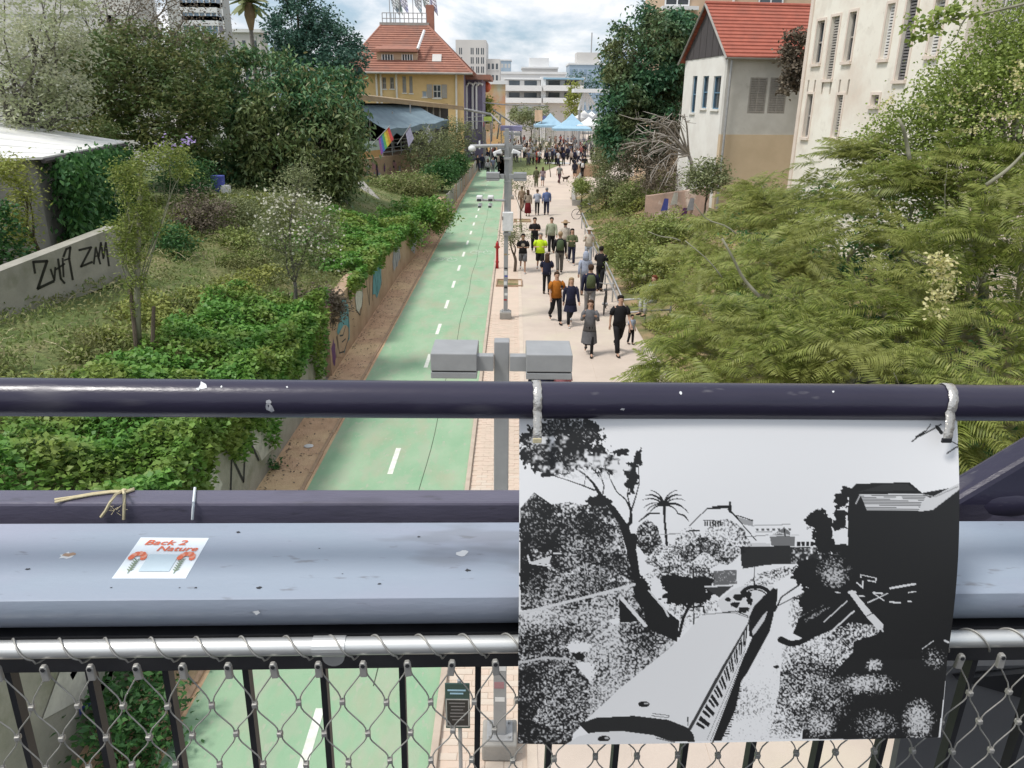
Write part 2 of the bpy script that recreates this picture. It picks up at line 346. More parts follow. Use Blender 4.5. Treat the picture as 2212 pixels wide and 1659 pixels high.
for y in np.arange(17.5, 52, 2.9):
    MB().quad((-1.8, y, .0165), (XR - .05, y, .0165), (XR - .05, y + .035, .0165), (-1.8, y + .035, .0165)).build('joint_line', M['worn_paint'], path)
for x, y in ((-3.25, 36.5), (-1.6, 38.5)):        # two worn bicycle symbols
    mb = MB(); ar_ = np.linspace(0, 2 * math.pi, 17)
    for dx in (-.33, .33):
        for a, b in zip(ar_[:-1], ar_[1:]): mb.quad(*[(x + dx + r * math.cos(q), y + r * 1.7 * math.sin(q), .0165) for r, q in ((.2, a), (.26, a), (.26, b), (.2, b))])
    for (xa, ya), (xb, yb) in (((-.33, 0), (-.12, .45)), ((-.12, .45), (.22, .45)), ((-.12, .45), (.02, 0)), ((.02, 0), (.24, .5)), ((.33, 0), (.2, .7)), ((-.33, 0), (.02, 0)), ((.1, .7), (.26, .72)), ((-.2, .6), (-.04, .6))): n_ = A([-(yb - ya), xb - xa]); n_ = n_ / np.linalg.norm(n_) * .03; mb.quad((x + xa + n_[0], y + ya + n_[1], .0172), (x + xa - n_[0], y + ya - n_[1], .0172), (x + xb - n_[0], y + yb - n_[1], .0172), (x + xb + n_[0], y + yb + n_[1], .0172))
    mb.build('bicycle_symbol', M['worn_paint'], path)

# sand verge with a line of edging stones
mb = MB()
for a, b in zip(ys[:-1], ys[1:]): mb.quad((wall_x(a) - .05, a, .02), (XL - .003, a, .004), (XL - .003, b, .004), (wall_x(b) - .05, b, .02))
setp(mb.build('sand_verge', M['sand']), kind='structure')
edg = thing('kerb', None, None, (XL - .1, 3, 0)); edg['kind'] = 'structure'
st = MB(); st.box((0, .49, .02), (.07, .97, .06)); st0 = st.build('edging_stone', M['wall_tan'], edg, world=False, bev=.008)
for k in range(1, 60):
    c = st0.copy(); COL.objects.link(c); c.parent = edg; c.location = (random.uniform(-.012, .012), k, random.uniform(-.012, .006)); c.rotation_euler = (0, 0, random.uniform(-.012, .012))
# fallen leaves on the verge
n = 1300; yy = RNG.uniform(6, 50, n) ** 1.0; xx = wall_x(yy) + .08 + (RNG.random(n) ** 2.2) * .8
lv = A([xx, yy, np.full(n, .03)]).T

# pavers between the cycle path and the promenade
mb = MB(); mb.quad((XR + .09, 3, .005), (.24, 3, .005), (.24, 75, .005), (XR + .09, 75, .005)); pav = setp(mb.build('paver_strip', M['paver']), kind='structure')
mb = MB(); mb.box((XR + .045, 39, .03), (.09, 72, .09)); setp(mb.build('path_kerb', M['kerb'], bev=.01), kind='structure')
mb = MB(); mb.box((0, 0, 0), (.213, .104, .05)); p0 = mb.build('paver', M['paver'], pav, world=False, bev=.004); p0.location = (-.7, 6.0, -.01); meA = p0.data
mb = MB(); mb.box((0, 0, 0), (.213, .104, .05)); p1 = mb.build('paver', M['paver_light'], pav, world=False, bev=.004); meB = p1.data; p1.location = (-.48, 6.0, -.01)
rest = MB(); cnt = 2
for r in range(1, 190):
    y = 6.0 + r * .109; off = .109 if r % 2 else 0
    for c in range(5):
        x = -.7 + c * .218 + off - .0
        if x > .16: continue
        if cnt < 300:
            o = bpy.data.objects.new('paver', meA if random.random() < .6 else meB); COL.objects.link(o); o.parent = pav
            b = o.modifiers.new('edge', 'BEVEL'); b.width = .004; b.segments = 1
            o.location = (x, y, -.012 + random.uniform(-.002, .004)); cnt += 1
        else: rest.box((x, y, -.012 + random.uniform(-.002, .004)), (.212, .103, .05))
rest.build('far_paving', M['paver'], pav, kind='stuff')

# the promenade
mb = MB(); pe = lambda y: float(interp(y, [0, 15, 24, 46, 56, 62], [5.3, 4.9, 4.2, 4.35, 4.65, 4.45]))
for a, b in zip(ys[:-1], ys[1:]):
    if b < 62: mb.quad((.25, a, .02), (pe(a), a, .02), (pe(b), b, .02), (.25, b, .02))
prom = setp(mb.build('promenade', M['concrete_path']), kind='structure')
for x in (1.42, 2.32): MB().tube([(x + .02 * math.sin(y * .3), y, .016) for y in np.arange(5, 61, 2)], .007, 4).build('joint_line', M['kerb'], prom)
for y in np.arange(6.5, 61, 4.5): MB().tube([(.3, y, .017), (4.1, y, .017)], .005, 4).build('joint_line', M['kerb'], prom)
mb = MB(); mb.box((.28, 34, .026), (.12, 62, .01)); mb.build('edge_band', M['paver_light'], prom)
# manhole and tree pits on the strip
t = thing('manhole_cover', 'round pale manhole cover in the paving beyond the box lamp head', 'manhole cover', (-.22, 21.5, 0))
MB().loft([((-.22, 21.5, .015), (.42, 0, 0), (0, .42, 0)), ((-.22, 21.5, .032), (.42, 0, 0), (0, .42, 0))], 24).build('lid', M['kerb'], t)
MB().tube([(-.22 + .46 * math.cos(a), 21.5 + .46 * math.sin(a), .028) for a in np.linspace(0, 2 * math.pi, 25)], .02, 5).build('rim', M['paver_light'], t)
for i, (px, py, nm) in enumerate(((1100, 613, 'brown soil tree pit cut into the paving behind the camera post'), (1128, 478, 'square tree pit with orange boards beside the promenade'))):
    g = G(px, py); t = thing('tree_pit', nm, 'tree pit', (g[0], g[1], 0))
    mb = MB(); mb.box((g[0], g[1], .015), (1.0, 1.1, .03)); mb.build('soil', M['soil'], t)
    mb = MB()
    for s in (-1, 1): mb.box((g[0] + s * .52, g[1], .04), (.05, 1.15, .08)); mb.box((g[0], g[1] + s * .57, .04), (1.09, .05, .08))
    mb.build('border', M['planter_wood'], t)

# far lawn
lp = [G(1075, 338), G(1200, 344), G(1222, 352), (G(1195, 362)), G(1160, 377), G(1112, 380), G(1075, 380)]
mb = MB(); mb.add([(p[0], p[1], .012) for p in lp], [tuple(range(len(lp)))[::-1]]); setp(mb.build('lawn', M['lawn']), kind='structure')

# the graffiti wall along the verge, in two lengths
def run_wall(t, name, y0, y1, m, th=.38, step=1.0):
    V = []; ysl = list(np.arange(y0, y1, step)) + [y1]; mb = MB()
    for y in ysl:
        x, z = wall_x(y), wall_top(y) + .04 * math.sin(y * 1.9); V.append([(x, y, -.05), (x, y, z), (x - th, y, z), (x - th, y, -.05)])
    for a, b in zip(V[:-1], V[1:]):
        mb.quad(a[0], b[0], b[1], a[1]); mb.quad(a[1], b[1], b[2], a[2]); mb.quad(a[2], b[2], b[3], a[3])
    mb.quad(*V[0]); mb.quad(*V[-1][::-1])
    return mb.build(name, m, t)
gw = thing('retaining_wall', 'low tan retaining wall covered in graffiti along the sand verge', 'wall', (-4.95, 19.6, 0))
run_wall(gw, 'wall_body', 19.9, 52, M['wall_tan'])
gw2 = thing('retaining_wall', 'wall length hung with ivy and painted white, ending under the railing mesh', 'wall', (-4.95, 4, 0))
run_wall(gw2, 'wall_body', 4, 19.2, M['wall_grey'])
def blotch(parent, name, y0, y1, z0, z1, c, n=14, seed=0, hole=0):
    r = random.Random(seed); P0 = []
    for k in range(n):
        a = 2 * math.pi * k / n; f = 1 + r.uniform(-.28, .2)
        y = (y0 + y1) / 2 + (y1 - y0) / 2 * math.cos(a) * f; z = (z0 + z1) / 2 + (z1 - z0) / 2 * math.sin(a) * f
        P0.append((float(wall_x(y)) + .004 + .0015 * (seed % 7), y, max(z, .05)))
    MB().quad(*P0).build(name, c, parent)
def stroke(parent, name, pts, r, c, lift=.004):
    mb = MB()
    for (a, b) in zip(pts[:-1], pts[1:]):
        a2, b2 = A(a), A(b); d = b2 - a2; d = d / (np.linalg.norm(d) + 1e-9) * r; nrm = A([-d[1], d[0]])
        q = [a2 - d * .4 + nrm, a2 - d * .4 - nrm, b2 + d * .4 - nrm, b2 + d * .4 + nrm]
        mb.quad(*[(float(wall_x(p[0])) + lift + .009, p[0], p[1]) for p in q])
    mb.build(name, c, parent)
teal, blk, pur, wht, org, blu, pnk, gry = (spray(c) for c in ((.10, .28, .32), (.03, .03, .035), (.12, .04, .14), (.55, .53, .48), (.5, .2, .08), (.08, .10, .38), (.42, .22, .24), (.33, .33, .36)))
S = lambda nm, *p, r=.022, c=blk, w=gw: stroke(w, nm, p, r, c)
blotch(gw, 'graffiti_patch', 20.9, 22.6, .25, 1.75, teal, seed=3); blotch(gw, 'graffiti_patch', 20.6, 22.3, .15, .9, M['wall_tan'], seed=5)
S('graffiti_letter', (20.7, .9), (20.9, .35), (21.5, .2), (22.2, .4), (22.4, 1.0), (22.2, 1.4), (21.4, 1.5))
S('graffiti_letter', (21.1, .8), (21.5, .7), (21.9, .85)); S('graffiti_letter', (21.3, .55), (21.8, .5))
blotch(gw, 'graffiti_patch', 20.05, 20.5, .15, .95, pur, seed=8)
S('graffiti_letter', (20.1, 1.35), (20.3, 1.55), (20.4, 1.3), (20.6, 1.5)); S('graffiti_letter', (20.3, 1.2), (20.5, 1.45), (20.7, 1.2))
S('graffiti_letter', (23.4, 1.7), (23.6, .9), (24.1, .6), (24.6, .9), (24.8, 1.6)); blotch(gw, 'graffiti_patch', 23.5, 24.7, .7, 1.5, wht, seed=2)
S('graffiti_letter', (25.4, 1.6), (25.8, .5), (26.2, 1.5)); blotch(gw, 'graffiti_patch', 26.4, 28.6, .35, 1.7, teal, seed=13)
S('graffiti_letter', (26.4, .5), (26.9, 1.6), (27.4, .5), (27.9, 1.6), (28.4, .6))
blotch(gw, 'graffiti_patch', 31.2, 33.4, .4, 1.5, gry, seed=11); S('graffiti_letter', (31.2, .5), (31.8, 1.4), (32.3, .5), (32.8, 1.4), (33.3, .5))
for k, (y, c) in enumerate(((36, gry), (38.4, wht), (40.5, pnk), (43, teal), (46, gry), (48.5, wht))):
    blotch(gw, 'graffiti_patch', y, y + 1.7, .25, 1.15, c, seed=20 + k); S('graffiti_letter', (y, .4), (y + .4, 1.0), (y + .9, .4), (y + 1.4, 1.0))
S2 = lambda *p, r=.05, c=blu: stroke(gw2, 'graffiti_letter', p, r, c)
blotch(gw2, 'graffiti_patch', 6.6, 11.5, .1, 1.8, wht, seed=6); S2((7.0, .5), (7.6, .4), (8.5, .75), (9.6, .65)); S2((7.0, 1.0), (8.0, 1.25), (9.4, 1.05), (10.2, 1.25)); S2((9.0, 1.55), (9.6, .5), (10.3, .45))
blotch(gw2, 'graffiti_patch', 9.4, 9.9, 1.2, 1.5, org, seed=9); S2((12.0, .5), (12.3, 1.2), (12.7, .5), (13.1, 1.3), (13.6, .5), r=.03, c=blk)
blotch(gw2, 'graffiti_patch', 13.4, 15.5, .3, 1.5, wht, seed=14)
# hoarding of upright boards that carries the wall on to the plaza
hb = thing('board_fence', 'weathered grey fence of upright boards bordering the far cycle path', 'fence', (wall_x(52), 52, 0))
bm_ = [M['shutter_grey'], M['concrete'], M['planter_wood']]
y = 52.1; k = 0
while y < 104:
    wd = .62; x = float(wall_x(y)); h = float(wall_top(y)) + random.uniform(-.05, .14)
    mb = MB(); mb.box((x, y + wd / 2, h / 2), (.05, wd - .03, h)); mb.build('board', random.choice(bm_), hb); y += wd

# concrete wall with the sprayed letters up on the bank, its buttress ribs, the platform wall
sw = thing('concrete_wall', 'pale sloping concrete wall with black sprayed letters up on the bank', 'wall', (-10.4, 17, 3.4))
pa, pb = G(-60, 680, 3.15), G(268, 556, 3.45)
ta, tb = A([pa[0], pa[1], P(-60, 615, pa[1])[2]]), A([pb[0], pb[1], P(268, 488, pb[1])[2]])
dn = A([-.99, .12, 0]) * .32
MB().hexa([pa - A([0, 0, .5]), pb - A([0, 0, .5]), pb - A([0, 0, .5]) + dn, pa - A([0, 0, .5]) + dn, ta, tb, tb + dn, ta + dn]).build('wall_body', M['wall_grey'], sw)
wn = np.cross(pb - pa, ta - pa); wn /= np.linalg.norm(wn); wn = wn if wn @ (EYE - pa) > 0 else -wn
def on_wall(px, py):
    d = ray(px, py); s = ((pa - EYE) @ wn) / (d @ wn); return EYE + d * s
def wz(x, y): return on_wall((0 + x / 1.382) / 1.823, (800 + y / 1.382) / 1.823)
for pts, r in ((((180, 320), (255, 315)), 9), (((255, 315), (205, 465)), 9), (((180, 320), (190, 380)), 7), (((205, 465), (290, 425)), 9), (((275, 360), (295, 420), (300, 350)), 6), (((315, 305), (330, 410), (350, 435)), 7),
               (((305, 360), (350, 330)), 6), (((340, 300), (345, 400)), 6), (((345, 290), (360, 250), (382, 240), (375, 300), (395, 415)), 7), (((350, 310), (380, 300)), 5),
               (((430, 255), (495, 240)), 7), (((495, 240), (440, 345)), 7), (((440, 345), (500, 320)), 7), (((510, 330), (520, 240), (545, 330)), 6), (((512, 290), (540, 285)), 4), (((535, 300), (548, 215), (562, 300), (575, 215), (592, 340)), 6)):
    mb = MB()
    for a, b in zip(pts[:-1], pts[1:]):
        d = A(b, float) - A(a); d /= np.linalg.norm(d); n_ = A([-d[1], d[0]]) * r * .85; d *= r * .5
        mb.quad(*[wz(*(A(q))) + wn * .006 for q in (a - d + n_, a - d - n_, b + d - n_, b + d + n_)])
    mb.build('graffiti_letter', M['sign_black'], sw)
rb = [((722, 428), (772, 484), 37, 'concrete buttress rib slanting down the bank beneath the dark tree'), ((768, 392), (803, 430), 44, 'second concrete buttress rib slanting down below the station wall')]
for (a, b, Y, lab) in rb:
    p, q = P(*a, Y + 1), P(*b, Y - 1); t = thing('buttress', lab, 'buttress', p)
    e = A([.45, .1, 0]); dz = A([0, 0, -.25])
    MB().hexa([p + dz, q + dz, q + dz + e, p + dz + e, p, q, q + e, p + e]).build('rib', M['concrete'], t)
    lo = A([0, 0, -1.6]); MB().hexa([p + lo + e * .3, q + A([-.0, 0, -.6]) + e * .3, q + A([0, 0, -.6]) + e * .6, p + lo + e * .6, p + dz + e * .3, q + dz + e * .3, q + dz + e * .6, p + dz + e * .6]).build('web', M['wall_tan'], t)
pw = thing('platform_wall', 'rough stone platform wall with faded graffiti below the market railing', 'wall', (-11.5, 55.6, 1.4))
w0, w1 = P(762, 402, 55), P(905, 372, 66); w0[2] = 1.2; w1[2] = 1.2; wtop = 3.15
e = A([-.35, .8, 0])
MB().hexa([w0, w1, w1 + e * 8, w0 + e * 8, w0 + A([0, 0, wtop - 1.2]), w1 + A([0, 0, wtop - 1.2]), w1 + e * 8 + A([0, 0, wtop - 1.2]), w0 + e * 8 + A([0, 0, wtop - 1.2])]).build('wall_body', M['wall_tan'], pw)
wd_ = (w1 - w0) / np.linalg.norm(w1 - w0); wnn = A([wd_[1], -wd_[0], 0])
rr_ = random.Random(5); Lw = float(np.linalg.norm(w1 - w0))
for k in range(26):
    s_ = rr_.uniform(.3, Lw - 1.2); z_ = rr_.uniform(.35, 1.2); h_ = rr_.uniform(.3, .75); b_ = rr_.uniform(.12, .5)
    MB().quad(*[w0 + wd_ * (s_ + dx * b_) + wnn * (.010 + .0012 * k) + A([0, 0, z_ + dz * h_]) for dx, dz in ((0, .1), (.5, 0), (1, .2), (.9, .8), (.55, 1), (.1, .85))]).build('graffiti_patch', rr_.choice([gry, pnk, pur, gry, wht, blk, pnk]), pw)
# ------------------------------------------------------------------ the footbridge railing
YAW, DROP = math.radians(3.0), math.radians(0.9)
T = A([math.cos(YAW) * math.cos(DROP), math.sin(YAW) * math.cos(DROP), -math.sin(DROP)])
N = A([-math.sin(YAW), math.cos(YAW), 0.0]); W = np.cross(T, N)
def B(u, n, z): return EYE + T * u + N * n + W * z              # along the rail, outward, up (from eye level)
def row(y, n, x=1106):                                           # height of what shows at this row, at distance n
    d = ray(x, y); s = n / (d @ N); return float((d * s) @ W)
def bu(x, y, n):                                                 # (u, z) on the plane at distance n
    d = ray(x, y); s = n / (d @ N); return float((d * s) @ T), float((d * s) @ W)
U0, U1 = -3.2, 3.4
br = thing('bridge_railing', 'dark steel footbridge railing with round handrail and wide grey beam', 'railing', B(0, 1.1, row(1391, 1.08)))
n_h = 1.15; zh = row(864, n_h)
MB().tube([B(u, n_h, zh) for u in np.linspace(U0, U1, 40)], .0302, 28).build('handrail', M['black_steel'], br, smooth=True)
# wide beam: rounded near edge
zt = row(1120, 1.345); nf = 1.345; nn = 1.098
zt2 = row(1285, nn + .02); zt = (zt + zt2) / 2; zb = row(1375, nn) - .05
rc = .064; a0_ = 1.28; prof = [(nf, zt - 1.4 * rc), (nf, zt), (nn + .0075, zt)] + [(nn + rc - rc * math.sin(a), zt - .002 + rc * (math.cos(a) - math.cos(a0_))) for a in np.linspace(a0_, math.pi, 14)]
mb = MB(); m_ = len(prof); us = np.linspace(U0, U1, 14)
for u in us:
    mb.v += [tuple(B(u, a, b)) for a, b in prof]
for i in range(len(us) - 1):
    for k in range(m_):
        k2 = (k + 1) % m_; mb.f.append((i * m_ + k, i * m_ + k2, (i + 1) * m_ + k2, (i + 1) * m_ + k)); mb.m.append(0)
mb.f += [tuple(range(m_)), tuple(range((len(us) - 1) * m_, len(us) * m_))[::-1]]; mb.m += [0, 0]
bo = mb.build('beam', M['beam_paint'], br, smooth=True); es = bo.modifiers.new('crisp', 'EDGE_SPLIT'); es.split_angle = math.radians(25)
beam_z = zt
def bar(name, n0, n1, z0, z1, m, bev=.003, ua=U0, ub=U1):
    pts = [(n0, z0), (n1, z0), (n1, z1), (n0, z1)]
    v = [B(ua, *p) for p in pts] + [B(ub, *p) for p in pts]
    return MB().hexa(v).build(name, m, br, bev=bev)
zk = row(1086, 1.40); bar('back_rail', 1.40, 1.46, zk - .08, zk, M['lightened_steel'], .006)
n_t = 1.072; ztube = row(1391, n_t)
MB().tube([B(u, n_t, ztube) for u in np.linspace(U0, U1, 30)], .0150, 20).build('mesh_tube', M['stainless'], br, smooth=True)
zu = row(1441, 1.115); bar('lower_bar', 1.115, 1.16, zu, zu + .075, M['dark_bar'])
# balusters
xs = [-900, -750, -600, -450, -300, -150, 15, 190, 357, 530, 697, 868, 1033, 1195, 1347, 1503, 1655, 1806, 1948, 2100, 2250, 2400, 2550, 2700]
b0 = None
for k, x in enumerate(xs):
    u, _ = bu(x, 1450, 1.15)
    if b0 is None:
        v = [(-.0055, -.011), (.0055, -.011), (.0055, .011), (-.0055, .011)]
        b0 = MB().hexa([T * a + N * b + W * (-.9) for a, b in v] + [T * a + N * b for a, b in v]).build('baluster', M['dark_bar'], br, world=False); c = b0
    else:
        c = b0.copy(); COL.objects.link(c); c.parent = br
    c.location = Vector(B(u, 1.16, zu - .001)) - br.location
# tube clamp
u, z = bu(706, 1392, n_t - .02)
mb = MB(); mb.tube([B(u - .027, n_t, ztube), B(u + .027, n_t, ztube)], .0170, 20); mb.build('tube_clamp', M['stainless'], br, smooth=False)
MB().loft([(B(u + .002, 1.10, ztube - .034), T * .019, W * .019), (B(u + .002, 1.085, ztube - .034), T * .019, W * .019)], 18).build('clamp_bolt', M['stainless'], br)
# diagonal of the truss on the east side and its node plate
d0, d1 = A(bu(2065, 1100, 1.43)), A(bu(2260, 985, 1.43))
dv = (d1 - d0) / np.linalg.norm(d1 - d0); pn = A([-dv[1], dv[0]])
a0, a1 = d0 - dv * .12, d0 + dv * 1.6
q = [a0 - pn * .05, a1 - pn * .05, a1 + pn * .045, a0 + pn * .045]
MB().hexa([B(p[0], 1.40, p[1]) for p in q] + [B(p[0], 1.47, p[1]) for p in q]).build('diagonal_brace', M['black_steel'], br, bev=.012)
w_ = bu(2170, 1100, 1.42); MB().ell(B(w_[0] - .02, 1.43, zk - .01), (.13, .035, .05), 14, 7).build('weld_node', M['black_steel'], br, smooth=True)
# grey cladding plate behind the mesh, east end
pl = [bu(1975, 1440, 1.3), (3.3, bu(2300, 1440, 1.3)[1]), (3.3, -1.8), (bu(1925, 1760, 1.3)[0], -1.8)]
MB().hexa([B(p[0], 1.3, p[1]) for p in pl] + [B(p[0], 1.32, p[1]) for p in pl]).build('cladding_plate', M['panel_grey'], br)
pl = [bu(2060, 1460, 1.29), bu(2300, 1440, 1.29), bu(2300, 1530, 1.29)]
MB().hexa([B(p[0], 1.28, p[1]) for p in (pl[0], pl[1], pl[2], pl[2])] + [B(p[0], 1.295, p[1]) for p in (pl[0], pl[1], pl[2], pl[2])]).build('cladding_plate', M['dark_bar'], br)
# chips in the paint and droppings, lying on the metal
def speck(x, y, n, nrm, r, m, name, seed, sx=1.0, z=None):
    rr = random.Random(seed); d = ray(x, y)
    if nrm == 'top': s = z / (d @ W)
    else: s = n / (d @ N)
    c = EYE + d * s
    if nrm == 'top': X, Y, Z = T, N, W
    else: X, Y, Z = T, W, -N
    k = 11; ring = []
    for i in range(k):
        a = 2 * math.pi * i / k; f = 1 + rr.uniform(-.4, .35); ring.append(c + X * r * sx * f * math.cos(a) + Y * r * f * math.sin(a) + Z * .0006)
    MB().quad(*(ring if nrm == 'top' else ring)).build(name, m, br)
def tube_speck(x, y, r, m, seed, sx=1.0):                        # on the round handrail
    rr = random.Random(seed); k = 10; vs = []
    for i in range(k):
        a = 2 * math.pi * i / k; f = 1 + rr.uniform(-.45, .35); px, py = x + r * sx * f * math.cos(a), y + r * f * math.sin(a)
        d = ray(px, py); o_ = A([d @ N, d @ W]); c = A([n_h, zh]); aa = o_ @ o_; bb = -2 * (o_ @ c); cc = c @ c - .0308 ** 2; ds = bb * bb - 4 * aa * cc
        if ds < 0: return
        vs.append(EYE + d * ((-bb - math.sqrt(ds)) / (2 * aa)))
    MB().quad(*vs).build('paint_chip', m, br)
grey_chip = mat('chip_grey', (.42, .42, .44), None, .7); white_chip = mat('chip_white', (.72, .73, .74), None, .6)
tube_speck(583, 880, 10, grey_chip, 1); tube_speck(580, 868, 5, grey_chip, 2); tube_speck(438, 833, 8, white_chip, 3, 1.4); tube_speck(428, 841, 3, white_chip, 4, 1.6); tube_speck(478, 835, 2, white_chip, 5)
tube_speck(1470, 849, 4, white_chip, 6, .7); tube_speck(1345, 884, 3, grey_chip, 7, 2); tube_speck(620, 836, 2.2, white_chip, 8); tube_speck(1800, 846, 2.5, white_chip, 9); tube_speck(268, 841, 1.6, white_chip, 10)
speck(1000, 1196, 0, 'top', .011, white_chip, 'bird_dropping', 21, 1.0, beam_z); speck(1010, 1232, 0, 'top', .004, M['dark_bar'], 'paint_chip', 22, 1.2, beam_z)
speck(147, 1199, 0, 'top', .007, M['planter_wood'], 'bird_dropping', 23, 1.5, beam_z); speck(143, 1201, 0, 'top', .010, white_chip, 'bird_dropping', 24, 1.2, beam_z - .0003)
for k, (x, y) in enumerate(((388, 1300), (423, 1330), (515, 1150), (690, 1185), (820, 1262), (560, 1290), (240, 1280), (905, 1160), (60, 1230), (740, 1240))):
    speck(x, y if y < 1280 else 1270, 0, 'top', .0012 + .0009 * (k % 3), M['dark_bar'], 'paint_chip', 30 + k, 1.5, beam_z)
speck(555, 1323, 1.0975, 'front', .0045, white_chip, 'paint_chip', 50, 1.3)
# deck underfoot
dk = MB().hexa([B(-6, -3, -1.75), B(6, -3, -1.75), B(6, 1.12, -1.75), B(-6, 1.12, -1.75), B(-6, -3, -1.6), B(6, -3, -1.6), B(6, 1.0, -1.6), B(-6, 1.0, -1.6)]).build('bridge_deck', mat('deck_asphalt', (.05, .05, .055), (.035, .035, .04), .85, scale=8, bump=.3)); dk['kind'] = 'structure'
op = thing('added_parapet', 'unseen parapet added across the footbridge deck to block light', 'railing', B(0, -2.3, -1.6))  # unseen; added, like the dark deck colour, to dim the beam front
MB().hexa([B(-6, -2.4, -1.6), B(6, -2.4, -1.6), B(6, -2.34, -1.6), B(-6, -2.34, -1.6), B(-6, -2.4, -.75), B(6, -2.4, -.75), B(6, -2.34, -.75), B(-6, -2.34, -.75)]).build('cladding_plate', M['panel_grey'], op)
MB().hexa([B(-6, -2.55, -.75), B(6, -2.55, -.75), B(6, -2.3, -.75), B(-6, -2.3, -.75), B(-6, -2.55, -.65), B(6, -2.55, -.65), B(6, -2.3, -.65), B(-6, -2.3, -.65)]).build('beam', M['beam_paint'], op, bev=.02)
MB().tube([B(u, -2.35, zh) for u in np.linspace(-6, 6, 8)], .0302, 12).build('handrail', M['black_steel'], op, smooth=True)

# ------------------------------------------------------------------ cable net below the tube
net = thing('cable_net', 'stainless cable net of diamond meshes laced to the bright tube', 'cable net', B(0, 1.06, ztube - .05))
pitch = .0738; hh = .066; nm = 1.058; z0 = ztube - .029
k0 = bu(196, 1430, nm)[0]; ks = range(-20, 44); zj = []
def knot(k2, r): return B(k0 + k2 * pitch / 2 + (.0022 * math.sin(k2 * 12.9 + r * 7.8) if r else 0), nm + .001 * math.sin(k2 * 5.1 + r), z0 - .012 - r * hh + (.0022 * math.sin(k2 * 3.7 + r * 5.3) if r else 0))
lac = []
mf = MB()                                           # ferrule that hangs from the tube
pr_ = [(-.0058, -.018), (.0058, -.018), (.0058, .006), (.0035, .011), (-.0035, .011), (-.0058, .006)]
mf.prism([T * a + W * b - N * .0045 for a, b in pr_], N * .009); fer0 = None
mk = MB(); mk.prism([T * a + W * b - N * .005 for a, b in ((-.0046, -.0045), (.0046, -.0045), (.0046, .0045), (-.0046, .0045))], N * .010); kn0 = None
R_ = 6
ua, ub = bu(-60, 1640, nm)[0] - .45, bu(2290, 1640, nm)[0] + .45
for k in ks:
    u = k0 + k * pitch
    if not (ua < u < ub): continue
    if fer0 is None: fer0 = c = mf.build('ferrule', M['ferrule'], net, world=False, bev=.0015)
    else: c = fer0.copy(); COL.objects.link(c); c.parent = net
    c.location = Vector(B(u, nm - .004, z0)) - net.location; c.rotation_euler = (0, random.uniform(-.13, .13), random.uniform(-.15, .15))
    MB().loft([(B(u, nm - .0095, z0 + .005), T * .0036, W * .0036), (B(u, nm - .0075, z0 + .005), T * .0036, W * .0036)], 8).build('eyelet', M['dark_bar'], net)
    for sgn in (1, -1):                              # the two cables that leave each ferrule
        pts = []
        for r in range(0, R_):
            x2 = 2 * k + (0 if r % 2 == 0 else sgn); c_ = knot(x2, r) + W * (.012 if r == 0 else 0); h_ = .0035 * (sgn if r % 2 == 0 else -sgn)
            c_ = c_ + T * h_
            if r: pts.append(c_ + W * .011)
            else: pts.append(c_ + W * .0)
            pts.append(c_ - W * .011)
            if r < R_ - 1:
                nx = knot(2 * k + (0 if (r + 1) % 2 == 0 else sgn), r + 1) + T * (.0035 * (sgn if (r + 1) % 2 == 0 else -sgn)) + W * .011
                for t in (.18, .5, .82):
                    s = t * t * (3 - 2 * t) * .55 + t * .45; q_ = pts[-1] if t == .18 else q0
                    if t == .18: q0 = pts[-1].copy()
                    pts.append(q0 + (nx - q0) @ T * T * s + (nx - q0) @ W * W * t + N * 0)
        MB().tube(pts, .00135, 5).build('cable', M['cable'], net, smooth=True)
for k2 in range(-40, 90):
    for r in range(1, R_):
        if (k2 + r) % 2: continue
        p_ = knot(k2, r); u = k0 + k2 * pitch / 2
        if not (ua - .05 < u < ub + .05): continue
        if kn0 is None: kn0 = c = mk.build('knot', M['ferrule'], net, world=False, bev=.0015)
        else: c = kn0.copy(); COL.objects.link(c); c.parent = net
        c.location = Vector(p_) - net.location; c.rotation_euler = (random.uniform(-.1, .1), random.uniform(-.12, .12), random.uniform(-.2, .2))
tt = np.linspace(0, 1, 1400); k_lo = math.floor((ua - k0) / pitch); nturn = math.ceil((ub - ua) / pitch) + 1
lacp = []
for t in np.linspace(0, nturn, nturn * 26):
    fr = t % 1; u = k0 + (k_lo + t) * pitch; a = 2 * math.pi * fr
    rad = .0170 + (.006 if abs(fr - .0) < .07 or abs(fr - 1) < .07 else 0)
    lacp.append(B(u, n_t + rad * math.sin(a) * -1 * -1 - 0, ztube - rad * math.cos(a)) if False else B(u - .012, n_t + rad * math.sin(a), ztube - rad * math.cos(a)))
MB().tube(lacp, .0017, 5).build('lacing_cable', M['cable'], net, smooth=True)

# ------------------------------------------------------------------ twine on the back rail
tw = thing('twine', 'frayed straw coloured twine knotted round the back rail with two loose ends', 'string', B(*bu(266, 1070, 1.40)[:1], 1.40, zk))
def onb(x, y, n=1.395): u, z = bu(x, y, n); return B(u, n, z)
def onk(x, y): d = ray(x, y); return EYE + d * ((zk + .004) / (d @ W))
for off in (0, 2.5):
    MB().tube([onk(290, 1055 + off), onk(272, 1061 + off), onk(240, 1061 + off), onk(200, 1066 + off), onk(160, 1073 + off), onk(118, 1079 + off * 2.2)], .0028, 5).build('strand', M['twine'], tw, smooth=True)
MB().tube([onk(268, 1060), onb(250, 1068), onb(238, 1085), onb(228, 1104), onb(218, 1117)], .0030, 5).build('strand', M['twine'], tw)
MB().tube([onk(266, 1058), onb(268, 1068), onb(268, 1090), onb(267, 1122)], .0030, 5).build('strand', M['twine'], tw)
